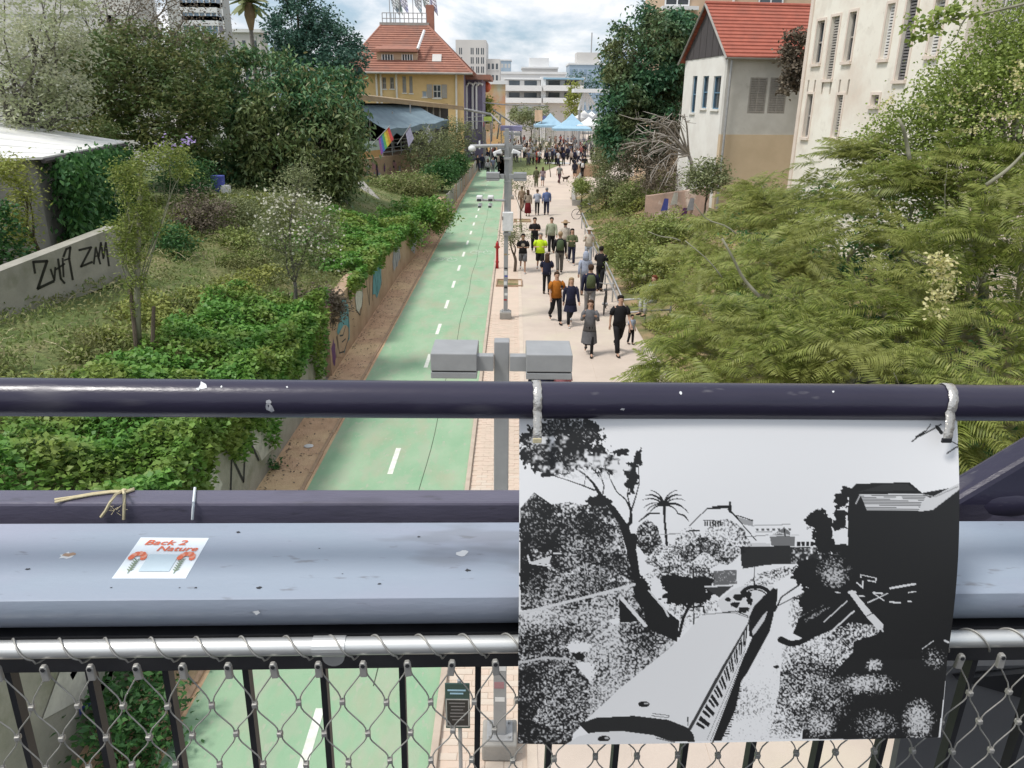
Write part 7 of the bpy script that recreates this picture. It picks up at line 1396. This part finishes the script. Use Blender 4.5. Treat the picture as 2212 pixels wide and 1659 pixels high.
yfe = [(EYE + (A(c) - EYE) * 1.24, tuple(v * 1.2 for v in r)) for c, r in yfe]; fy = tree('flowering_tree', 'bright round leaved tree with pale yellow blossom rising over the cream house', 'tree', (11.6, 18, 1.8), yfe, 32000, .072, .055, LM['round'], 'bark_pale', r=.14, cr=.2, shell=.35, twigs=3)
leaves('blossom', ell_pts([e(2040, 625, 9.6, .15, .15, .45), e(2025, 570, 9.6, .12, .1, .15)], 420, .3, 5, .05), .052, .045, M['blossom_yellow'], fy)
leaves('blossom', ell_pts([e(2175, 165, 12.2, .35, .3, .25), e(2040, 620, 9.8, .13, .15, .42), e(1915, 215, 14, .12, .1, .1), e(2100, 240, 12.8, .7, .5, .4)], 380, .3, 14, .05), .05, .04, M['blossom_yellow'], fy)
mbb = MB(); limb(mbb, P(2212, 8, 12.5), P(1990, 55, 12.5), .025, .008, .06, 7, 5); limb(mbb, P(2100, 30, 12.5), P(2035, 110, 12.5), .014, .006, .1, 5, 5); mbb.build('branch', M['bark_pale'], fy)
for (px, py, Y, r_, k, lab) in ((1150, 250, 128, (3.2, 2, 1.5), 'olive', 'grey green clipped tree in front of the white villa'), (1127, 244, 132, (1.6, 1.5, 1.2), 'olive', 'small grey green tree beside the clipped tree before the villa'), (1240, 215, 135, (1.1, 1, 3.2), 'yellow', 'tall yellowish bamboo clump at the corner of the white villa'), (1262, 180, 170, (4, 2, 2.5), 'bluegreen', 'dark tree behind the white steel canopy'), (1050, 240, 100, (.8, .8, 1.8), 'yellow', 'slim yellow green shrub within the pipe framework')): c = P(px, py, Y); tree('plaza_tree', lab, 'tree', (c[0], c[1], 0), [(c, r_), (c - A([.4, 0, r_[2] * .5]), r_)], 1500, .42, .22, LM[k], r=.12, cr=.4, shell=.4)
leaves('foliage', ell_pts([e(1990, 60, 12.5, .35, .2, .18), e(2060, 30, 12.5, .4, .2, .15)], 260, .1, 10, .08), .1, .08, LM['round'], fy)
# ------------------------------------------------------------------ people
HAIR = dict(black=(.018, .014, .012), brown=(.07, .04, .025), fair=(.34, .24, .14), grey=(.25, .24, .23), red=(.16, .05, .025))
BLACK, NAVY, GREY, WHITE = (.018, .018, .020), (.022, .024, .05), (.17, .17, .18), (.66, .66, .66)
def V3(*a): return A(a, float)
def person(loc, label, rz=0.0, h=1.72, top=BLACK, bot=NAVY, legs='trousers', sleeves='short', hair='black', long=False, skin='skin_light', walk=1.0, arms='swing', coat=None, hat=None, bag=None, bagc=(.06, .07, .04), shoes=BLACK, group=None, detail=True, sit=False, hood=False, print_=None, cat='person', wide=1.0):
    t = thing('person', label, cat, (float(loc[0]), float(loc[1]), float(loc[2]) if len(loc) > 2 else 0.02), group, math.radians(rz)); k = h / 1.75
    sw = math.radians(20) * walk
    def leg(s, a):
        hp = V3(s * .092, 0, .93)
        if sit: kn = hp + V3(s * .03, -.42, -.02); an = kn + V3(0, .02, -.42); to = an + V3(s * .02, -.17, -.04)
        else:
            kb = .16 if a < 0 else .10; a1 = a; a2 = a - kb - (.35 if a < -.1 else 0); kn = hp + .43 * V3(0, -math.sin(a1), -math.cos(a1)); an = kn + .42 * V3(0, -math.sin(a2), -math.cos(a2)); to = an + .17 * V3(s * .1, -math.cos(a2 * .7), -.30 + math.sin(a2 * .7))
        return hp, kn, an, to
    LL = {1: leg(1, sw), -1: leg(-1, -sw * .95)}
    drop = min(min(l[2][2] - .085, l[3][2] - .03) for l in LL.values()) if not sit else 0.0
    dz = V3(0, 0, -drop)
    def arm(s):
        sh = V3(s * .19 * wide, .0, 1.42); a = -s * sw * .9
        if arms == 'front' or (arms == 'phone' and s > 0): el = sh + V3(s * .06, -.05, -.27); wr = el + V3(-s * .13, -.21, .05 if arms == 'front' else .10)
        elif arms == 'hips': el = sh + V3(s * .16, .08, -.24); wr = el + V3(-s * .1, -.12, -.18)
        elif arms == 'hold' : el = sh + V3(s * .05, -.08, -.26); wr = el + V3(-s * .05, -.20, .16)
        else: el = sh + .28 * V3(s * .16, -math.sin(a), -math.cos(a)); wr = el + .25 * V3(s * .05, -math.sin(a + .3), -math.cos(a + .3))
        d = unit(wr - el); return sh, el, wr, wr + d * .09
    AR = {1: arm(1), -1: arm(-1)}
    # body: one skinned surface
    vs, rs_, ed = [], [], []
    def v(p, r): vs.append(tuple((A(p) + dz) * k)); rs_.append(r * k); return len(vs) - 1
    pe_ = v(V3(0, 0, .96), .115); wa = v(V3(0, -.005, 1.10), .105); chs = v(V3(0, 0, 1.29), .118); nb = v(V3(0, .01, 1.46), .062); hd = v(V3(0, -.015, 1.58), .070); hm = v(V3(0, -.02, 1.66), .084); ht = v(V3(0, -.01, 1.735), .055)
    ed += [(pe_, wa), (wa, chs), (chs, nb), (nb, hd), (hd, hm), (hm, ht)]
    for s in (1, -1):
        hp, kn, an, to = LL[s]; i = v(hp, .078); j = v(kn, .052); a_ = v(an, .036); o = v(to, .028); ed += [(pe_, i), (i, j), (j, a_), (a_, o)]
        sh, el, wr, hn = AR[s]; i = v(sh, .052); j = v(el, .037); a_ = v(wr, .025); o = v(wr + (hn - wr) * .55, .030); ed += [(chs, i), (i, j), (j, a_), (a_, o)]
        if detail:
            d = unit(hn - wr); sd_ = unit(np.cross(d, V3(0, 0, 1) if abs(d[2]) < .8 else V3(0, 1, 0))); up_ = np.cross(sd_, d)
            for q, ln in ((-.5, .058), (-.17, .07), (.17, .074), (.5, .062)):
                b_ = wr + d * .085 + sd_ * q * .05; f1 = v(b_, .0095); f2 = v(b_ + d * ln * .55 - up_ * .006, .0085); f3 = v(b_ + d * ln * .95 - up_ * .022, .007); ed += [(o, f1), (f1, f2), (f2, f3)]
            b_ = wr + d * .035 + sd_ * .04; f1 = v(b_, .011); f2 = v(b_ + d * .035 + sd_ * .018, .009); ed += [(a_, f1), (f1, f2)]
    me = bpy.data.meshes.new('body'); me.from_pydata(vs, ed, []); ob = bpy.data.objects.new('body', me); COL.objects.link(ob); ob.parent = t
    ob.modifiers.new('skin', 'SKIN').use_smooth_shade = True
    for i, r in enumerate(rs_): sv = me.skin_vertices[0].data[i]; sv.radius = (r, r); sv.use_root = i == 0
    sb_ = ob.modifiers.new('round', 'SUBSURF'); sb_.levels = 1; sb_.render_levels = 1; me.materials.append(M[skin])
    def mk(nm, mb, m, sm=True):
        mb.v = [tuple((A(p) + dz) * k) for p in mb.v]; return mb.build(nm, m, t, smooth=sm, world=False)
    # clothes
    X = lambda r: (r, 0, 0)
    Yv_ = lambda r: (0, r, 0)
    lg = MB(); cb = cloth(bot)
    if legs in ('trousers', 'shorts', 'leggings'):
        f_ = 1.0 if legs != 'leggings' else .84; lg.loft([((0, 0, .82), X(.165), Yv_(.115)), ((0, 0, .93), X(.178), Yv_(.125)), ((0, 0, 1.06), X(.155), Yv_(.112))], 12)
        for s in (1, -1):
            hp, kn, an, to = LL[s]
            if legs == 'shorts': lg.tube([hp + V3(0, 0, -.04), hp + (kn - hp) * .5, hp + (kn - hp) * .93], [.102, .098, .098], 9)
            else: lg.tube([hp + V3(0, 0, -.02), hp + (kn - hp) * .5, kn, kn + (an - kn) * .5, an + V3(0, 0, .02)], [v_ * f_ for v_ in (.102, .092, .076, .072, .066)], 9)
    else:
        ln = {'skirt': .55, 'dress': .38, 'longdress': .20}[legs]; q_ = .78 if coat else 1.0; lg.loft([((0, 0, ln), X(.24 * q_), Yv_(.20 * q_)), ((0, 0, .70), X(.21 * q_), Yv_(.165 * q_)), ((0, 0, .93), X(.18), Yv_(.13)), ((0, 0, 1.08), X(.15), Yv_(.11))], 12)
        if ln > .3:
            for s in (1, -1): hp, kn, an, to = LL[s]; lg.tube([hp, kn, an], [.07, .058, .044], 8)
    mk({'trousers': 'trousers', 'shorts': 'shorts', 'leggings': 'leggings'}.get(legs, 'dress'), lg, cb)
    tb_ = MB(); hem = .90 if coat is None else coat
    if coat is not None: tb_.loft([((0, .01, hem), X(.25), Yv_(.19)), ((0, .005, .80), X(.21), Yv_(.155))], 14, False)
    tb_.loft([((0, 0, max(hem, .80) if coat is not None else hem), X(.195 * wide + (.01 if coat else 0)), Yv_(.135)), ((0, 0, 1.08), X(.168 * wide), Yv_(.122)), ((0, -.005, 1.28), X(.190 * wide), Yv_(.135)), ((0, 0, 1.40), X(.195 * wide), Yv_(.118)), ((0, .005, 1.455), X(.13), Yv_(.095)), ((0, .01, 1.49), X(.068), Yv_(.066))], 14)
    for s in (1, -1):
        sh, el, wr, hn = AR[s]
        if sleeves == 'short': tb_.tube([sh + V3(-s * .05, 0, .0), sh + (el - sh) * .3, sh + (el - sh) * .78], [.075, .072, .070], 9)
        elif sleeves == 'long': tb_.tube([sh + V3(-s * .05, 0, 0), sh + (el - sh) * .35, el, el + (wr - el) * .5, wr], [.075, .068, .056, .050, .042], 9)
    mk('coat' if coat is not None else ('shirt' if sleeves == 'short' else 'jumper'), tb_, cloth(top))
    if print_: mb = MB(); mb.loft([((0, -.128, 1.28), X(.085), (0, 0, .075)), ((0, -.141, 1.28), X(.08), (0, 0, .07))], 10); mk('shirt_print', mb, cloth(print_), False)
    # shoes
    for s in (1, -1):
        hp, kn, an, to = LL[s]; d = unit(to - an); mb = MB(); c_ = an + V3(0, -.055, -.055); mb.ell(c_ + V3(0, -.02, 0), (.048, .135, .036), 9, 6); mk('shoe', mb, cloth(shoes))
    # head: face and hair
    if detail:
        mb = MB(); mb.ell((0, -.098, 1.628), (.013, .022, .022), 7, 5); mk('nose', mb, M[skin])
        for s in (1, -1):
            mb = MB(); mb.ell((s * .034, -.094, 1.658), (.014, .008, .007), 7, 5); mk('eye', mb, cloth((.03, .025, .02)))
            mb = MB(); mb.ell((s * .083, -.005, 1.635), (.012, .02, .032), 6, 5); mk('ear', mb, M[skin])
        mb = MB(); mb.ell((0, -.090, 1.592), (.026, .008, .007), 8, 5); mk('mouth', mb, cloth((.26, .10, .08)))
    hm_ = cloth(HAIR[hair])
    if not hood:
        mb = MB(); mb.loft([((0, .045, 1.60), X(.080), Yv_(.055)), ((0, .032, 1.66), X(.097), Yv_(.080)), ((0, .016, 1.71), X(.098), Yv_(.096)), ((0, .004, 1.745), X(.084), Yv_(.088)), ((0, 0, 1.768), X(.05), Yv_(.052))], 12)
        if long: mb.loft([((0, .075, 1.34), X(.085), Yv_(.03)), ((0, .085, 1.46), X(.105), Yv_(.045)), ((0, .06, 1.58), X(.10), Yv_(.065)), ((0, .035, 1.67), X(.098), Yv_(.08))], 10)
        mk('hair', mb, hm_)
    else: mb = MB(); mb.loft([((0, .03, 1.46), X(.12), Yv_(.10)), ((0, .035, 1.56), X(.118), Yv_(.112)), ((0, .03, 1.68), X(.115), Yv_(.118)), ((0, .02, 1.76), X(.085), Yv_(.09)), ((0, .02, 1.79), X(.04), Yv_(.04))], 12); mk('hood', mb, cloth(top))
    if hat: mb = MB(); mb.loft([((0, 0, 1.70), X(.22), Yv_(.22)), ((0, 0, 1.715), X(.21), Yv_(.21)), ((0, 0, 1.725), X(.105), Yv_(.11)), ((0, 0, 1.80), X(.085), Yv_(.09)), ((0, 0, 1.82), X(.05), Yv_(.05))], 16); mk('hat', mb, cloth(hat))
    if bag == 'backpack':
        mb = MB(); mb.loft([((0, .19, 1.02), X(.14), Yv_(.07)), ((0, .22, 1.15), X(.155), Yv_(.10)), ((0, .21, 1.36), X(.14), Yv_(.085)), ((0, .17, 1.45), X(.09), Yv_(.05))], 12); mk('backpack', mb, cloth(bagc))
    if bag == 'shoulder': mb = MB(); mb.ell((.24, -.02, .98), (.06, .15, .12), 10, 6); mb.tube([(.22, -.08, 1.05), (.10, -.10, 1.35), (-.05, .0, 1.47), (.10, .10, 1.35), (.22, .08, 1.05)], .012, 5); mk('bag', mb, cloth(bagc))
    if arms == 'phone': mb = MB(); w_ = AR[1][3]; mb.box(w_ + V3(-.0, -.02, .03), (.075, .012, .14)); mk('phone', mb, M['sign_black'], False)
    return t
def at_feet(px, py): g_ = G(px, py, .02); return (g_[0], g_[1], .02)
PW = lambda px, py, lab, **kw: person(at_feet(px, py), lab, **kw)
OLIVE, CREAM = (.10, .11, .06), (.58, .52, .44)
PW(1129, 588, 'person in black tee with pale print and grey shorts, nearest the red hydrant', h=1.72, bot=GREY, legs='shorts', arms='front', print_=(.40, .34, .26), skin='skin_tan', shoes=WHITE)
PW(1166, 588, 'person in a neon yellow shirt and black shorts', h=1.76, top=(.56, .78, .03), bot=BLACK, legs='shorts', arms='front', hair='grey', shoes=WHITE, wide=1.12)
PW(1154, 547, 'person in black tee and black trousers behind the neon shirt', h=1.76, bot=BLACK, arms='front', walk=.6)
PW(1190, 547, 'person in pale sage jumper and black trousers', h=1.78, top=(.33, .36, .26), bot=BLACK, sleeves='long', walk=-.8)
PW(1208, 590, 'person in black jumper and grey trousers walking away with a green backpack', rz=180, h=1.82, sleeves='long', bot=(.13, .12, .11), bag='backpack', bagc=(.07, .10, .05), walk=-.7, hair='fair')
PW(1234, 571, 'person in an olive top and dark jeans beside the wide straw hat', h=1.66, top=(.13, .15, .08), bot=NAVY, sleeves='long', long=True, walk=.8, arms='front', shoes=WHITE)
PW(1219, 560, 'person under a wide straw hat seen between two walkers', rz=180, h=1.80, top=CREAM, bot=CREAM, sleeves='long', hat=(.36, .25, .15), walk=.4)
PW(1180, 637, 'long haired person all in black leggings and tee, walking away', rz=180, h=1.64, top=NAVY, bot=BLACK, legs='leggings', long=True, hair='brown', walk=.8, arms='front')
PW(1200, 697, 'person in an orange and mustard patterned shirt with black trousers', rz=12, h=1.78, top=(.42, .145, .02), bot=BLACK, arms='phone', hair='brown', walk=.9, wide=1.05)
PW(1231, 704, 'fair haired person in a navy knee length coat and white shoes', rz=8, h=1.66, top=NAVY, bot=BLACK, legs='leggings', sleeves='long', coat=.56, hair='fair', long=True, walk=-.8, shoes=WHITE)
PW(1272, 683, 'person in dark jacket and grey trousers carrying an olive backpack, walking away', rz=180, h=1.84, top=NAVY, bot=(.25, .24, .24), sleeves='long', bag='backpack', bagc=(.085, .105, .05), walk=.6, hair='brown', wide=1.08)
PW(1271, 767, 'person in long grey cardigan over a black dress holding a cup', rz=-6, h=1.70, top=(.14, .14, .15), bot=BLACK, legs='dress', sleeves='long', coat=.42, hair='brown', long=True, arms='hold', walk=.8)
PW(1334, 765, 'person all in black with short sleeves beside a small child', rz=14, h=1.82, bot=BLACK, walk=-.9, hair='black', wide=1.05)
PW(1362, 744, 'small child in pale blue top held at the side of the person in black', rz=30, h=.95, top=(.38, .44, .54), bot=BLACK, hair='black', walk=.3, cat='child')
PW(1262, 640, 'person in a pale blue hooded top walking away beside the railing', rz=180, h=1.74, top=(.36, .40, .50), bot=GREY, sleeves='long', hood=True, walk=.7)
PW(1295, 628, 'person in black tee standing with the dark bicycle behind the railing', rz=150, h=1.76, bot=BLACK, walk=.2, arms='front')
PW(1270, 572, 'person with a large pale sun hat carrying plants', rz=0, h=1.70, top=CREAM, bot=(.40, .44, .50), sleeves='long', hat=(.60, .52, .44), arms='hold', walk=.5)
sp_ = P(1407, 690, 25.3); person((sp_[0], sp_[1], .02), 'person in a pale striped shirt sitting on the short railing by the acacia', rz=-60, h=1.72, top=(.46, .50, .56), bot=(.45, .45, .46), sleeves='long', hair='red', sit=True, arms='front')
PW(1180, 465, 'person in a blue jumper and navy shorts walking away, hands free', rz=180, h=1.80, top=(.13, .18, .36), bot=NAVY, legs='trousers', sleeves='long', hair='grey', walk=.7, wide=1.08)
PW(1160, 465, 'person in a pale blue blouse and black leggings next to the blue jumper', rz=180, h=1.68, top=(.42, .46, .55), bot=BLACK, legs='leggings', sleeves='long', hair='brown', walk=-.6, arms='front')
PW(1140, 467, 'person in a dark red skirt with a round black bag by the young tree', rz=180, h=1.68, top=(.38, .32, .26), bot=(.16, .015, .02), legs='longdress', sleeves='long', hair='brown', long=True, bag='shoulder', bagc=BLACK, walk=.2)
PW(1127, 456, 'person in tan top half hidden behind the camera post cabinet', rz=160, h=1.66, top=(.28, .2, .14), bot=(.25, .17, .12), sleeves='long', hair='brown', walk=.5)
PW(1158, 405, 'person in dark olive clothes standing under the young tree', rz=180, h=1.74, top=OLIVE, bot=OLIVE, sleeves='long', walk=.4)
PW(1172, 402, 'person in lilac top and denim shorts near the lawn corner', rz=180, h=1.64, top=(.30, .24, .27), bot=(.20, .24, .32), legs='shorts', long=True, hair='brown', walk=-.5)
PW(1208, 397, 'person in grey top walking a dark dog by the lawn', rz=150, h=1.76, top=(.22, .23, .22), bot=(.10, .05, .06), legs='trousers', walk=.9)
PW(1241, 386, 'person in dark hooded jacket and bare legs beyond the lawn', rz=180, h=1.70, top=(.03, .032, .05), bot=(.06, .05, .05), legs='shorts', sleeves='long', hood=True, walk=.6, wide=1.15)
PW(1257, 384, 'person in black with a white bag in the group of three', rz=180, h=1.72, top=BLACK, bot=BLACK, sleeves='long', bag='backpack', bagc=WHITE, walk=-.5)
PW(1263, 374, 'person in black at the rear of the group of three', rz=180, h=1.8, top=BLACK, bot=BLACK, sleeves='long', walk=.5)
PW(1252, 380, 'person in white shirt in the middle of the group of three', rz=180, h=1.66, top=WHITE, bot=GREY, sleeves='long', walk=.3, hair='black')
PW(1166, 930, 'person in dark top just beyond the box lamp head', rz=0, h=1.76, top=NAVY, bot=NAVY, walk=.5, hair='brown')
PW(1206, 925, 'person with pink sleeves just beyond the box lamp head', rz=0, h=1.72, top=(.40, .16, .18), bot=NAVY, walk=-.5, hair='brown', long=True)
PW(1052, 356, 'person in dark clothes walking on the far cycle path', rz=180, h=1.78, top=NAVY, bot=BLACK, sleeves='long', walk=.6)
dg_ = G(1217, 393); dog = thing('dog', 'small dark dog on the promenade near the far lawn', 'dog', dg_); dx_, dy2 = dg_[0], dg_[1]
def dogbody():
    vs = [(0, 0, .36), (.17, 0, .37), (.34, 0, .36), (.43, 0, .46), (.52, 0, .52), (.62, 0, .50), (.04, .06, .2), (.0, .06, .02), (.04, -.06, .2), (.06, -.06, .02), (.33, .06, .2), (.36, .06, .02), (.33, -.06, .2), (.30, -.06, .02), (-.1, 0, .42), (-.2, 0, .5), (.50, .04, .60), (.50, -.04, .60), (-.04, .06, .13), (.0, -.06, .13)]
    ed = [(0, 1), (1, 2), (2, 3), (3, 4), (4, 5), (0, 6), (6, 18), (18, 7), (0, 8), (8, 19), (19, 9), (2, 10), (10, 11), (2, 12), (12, 13), (0, 14), (14, 15), (4, 16), (4, 17)]; rr = [.09, .10, .11, .07, .065, .03, .04, .022, .04, .022, .035, .02, .035, .02, .025, .012, .02, .02, .025, .025]
    me = bpy.data.meshes.new('body'); me.from_pydata(vs, ed, []); ob = bpy.data.objects.new('body', me); COL.objects.link(ob); ob.parent = dog; ob.modifiers.new('skin', 'SKIN').use_smooth_shade = True
    for i, r in enumerate(rr): sv = me.skin_vertices[0].data[i]; sv.radius = (r, r); sv.use_root = i == 0
    q = ob.modifiers.new('round', 'SUBSURF'); q.levels = 1; q.render_levels = 1; me.materials.append(cloth((.045, .03, .022)))
dogbody()
# bench sitters at the lawn
bn0 = G(1222, 342); bch = thing('bench', 'dark bench at the edge of the far lawn with sitters in black', 'bench', bn0)
MB().box((bn0[0], bn0[1], .45), (3.0, .5, .06)).build('seat', M['wood'], bch)
for s in (-1.2, 1.2): MB().box((bn0[0] + s, bn0[1], .22), (.08, .45, .42)).build('leg', M['dark_bar'], bch)
for i, (dx, lab) in enumerate(((-.8, 'person in black sitting on the lawn bench nearer the young trees'), (.3, 'person in black sitting on the lawn bench nearer the promenade'))): person((bn0[0] + dx, bn0[1] - .05, -.42), lab, rz=10 - 20 * i, h=1.75, top=BLACK, bot=BLACK, sleeves='long', sit=True, arms='front')
q = G(1222, 350); person((q[0] - 1.2, q[1], -.6), 'person in navy sitting on a white blanket on the lawn', rz=40, h=1.7, top=NAVY, bot=NAVY, sleeves='long', sit=True, arms='front', long=True)
bl_ = G(1205, 353); t = thing('blanket', 'white blanket spread on the far lawn', 'blanket', bl_); MB().box(bl_ + A([0, 0, .04]), (3.2, 1.8, .04)).build('cloth', M['white_plastic'], t, bev=.01)
# the plaza crowd
tmpl = []
crowd_lab = 'small distant figure in the crowd under the plaza tents'
gcl = 'people in the plaza crowd'
cc_ = [(BLACK, NAVY), (NAVY, BLACK), (WHITE, NAVY), ((.34, .34, .36), BLACK), ((.16, .18, .26), GREY), ((.40, .33, .28), BLACK), ((.28, .10, .09), NAVY), (GREY, GREY)]
cn_ = ('black top and navy trousers', 'navy top and black trousers', 'white top and navy trousers', 'grey top and black trousers', 'slate blue top and grey trousers', 'tan top and black trousers', 'dark red top and navy trousers', 'grey top and grey trousers')
for i, (a_, b_) in enumerate(cc_): tmpl.append(person((-2.5 + i * 1.9, 101 + (i * 7) % 9, 0), 'small distant figure in the plaza crowd in ' + cn_[i], rz=RNG.uniform(0, 360), h=1.72, top=a_, bot=b_, sleeves='long' if i % 2 else 'short', hair=('black', 'brown')[i % 2], long=i % 3 == 0, walk=(.6, .2, -.5)[i % 3], detail=False, group='plaza crowd in ' + cn_[i]))
spots = []
for k in range(165):
    y = 94 + 50 * RNG.random() ** 1.3; x = RNG.uniform(-3.2 if y < 120 else -6, 15.5 * y / 120 - 1); spots.append((x, y))
for k, (x, y) in enumerate(spots): copy_tree(tmpl[k % len(tmpl)], (x, y, 0), RNG.uniform(0, 6.28))
person((P(1163, 300, 97)[0], 97, 0), 'person in a bright red coat standing out in the plaza crowd', rz=180, h=1.75, top=(.50, .05, .03), bot=(.45, .05, .03), sleeves='long', coat=.5, detail=False)
for k in range(6): copy_tree(tmpl[k % 8], (P(1030 + 9 * k, 300, 84)[0], 82 + RNG.uniform(-3, 6), 0), RNG.uniform(0, 6.28))
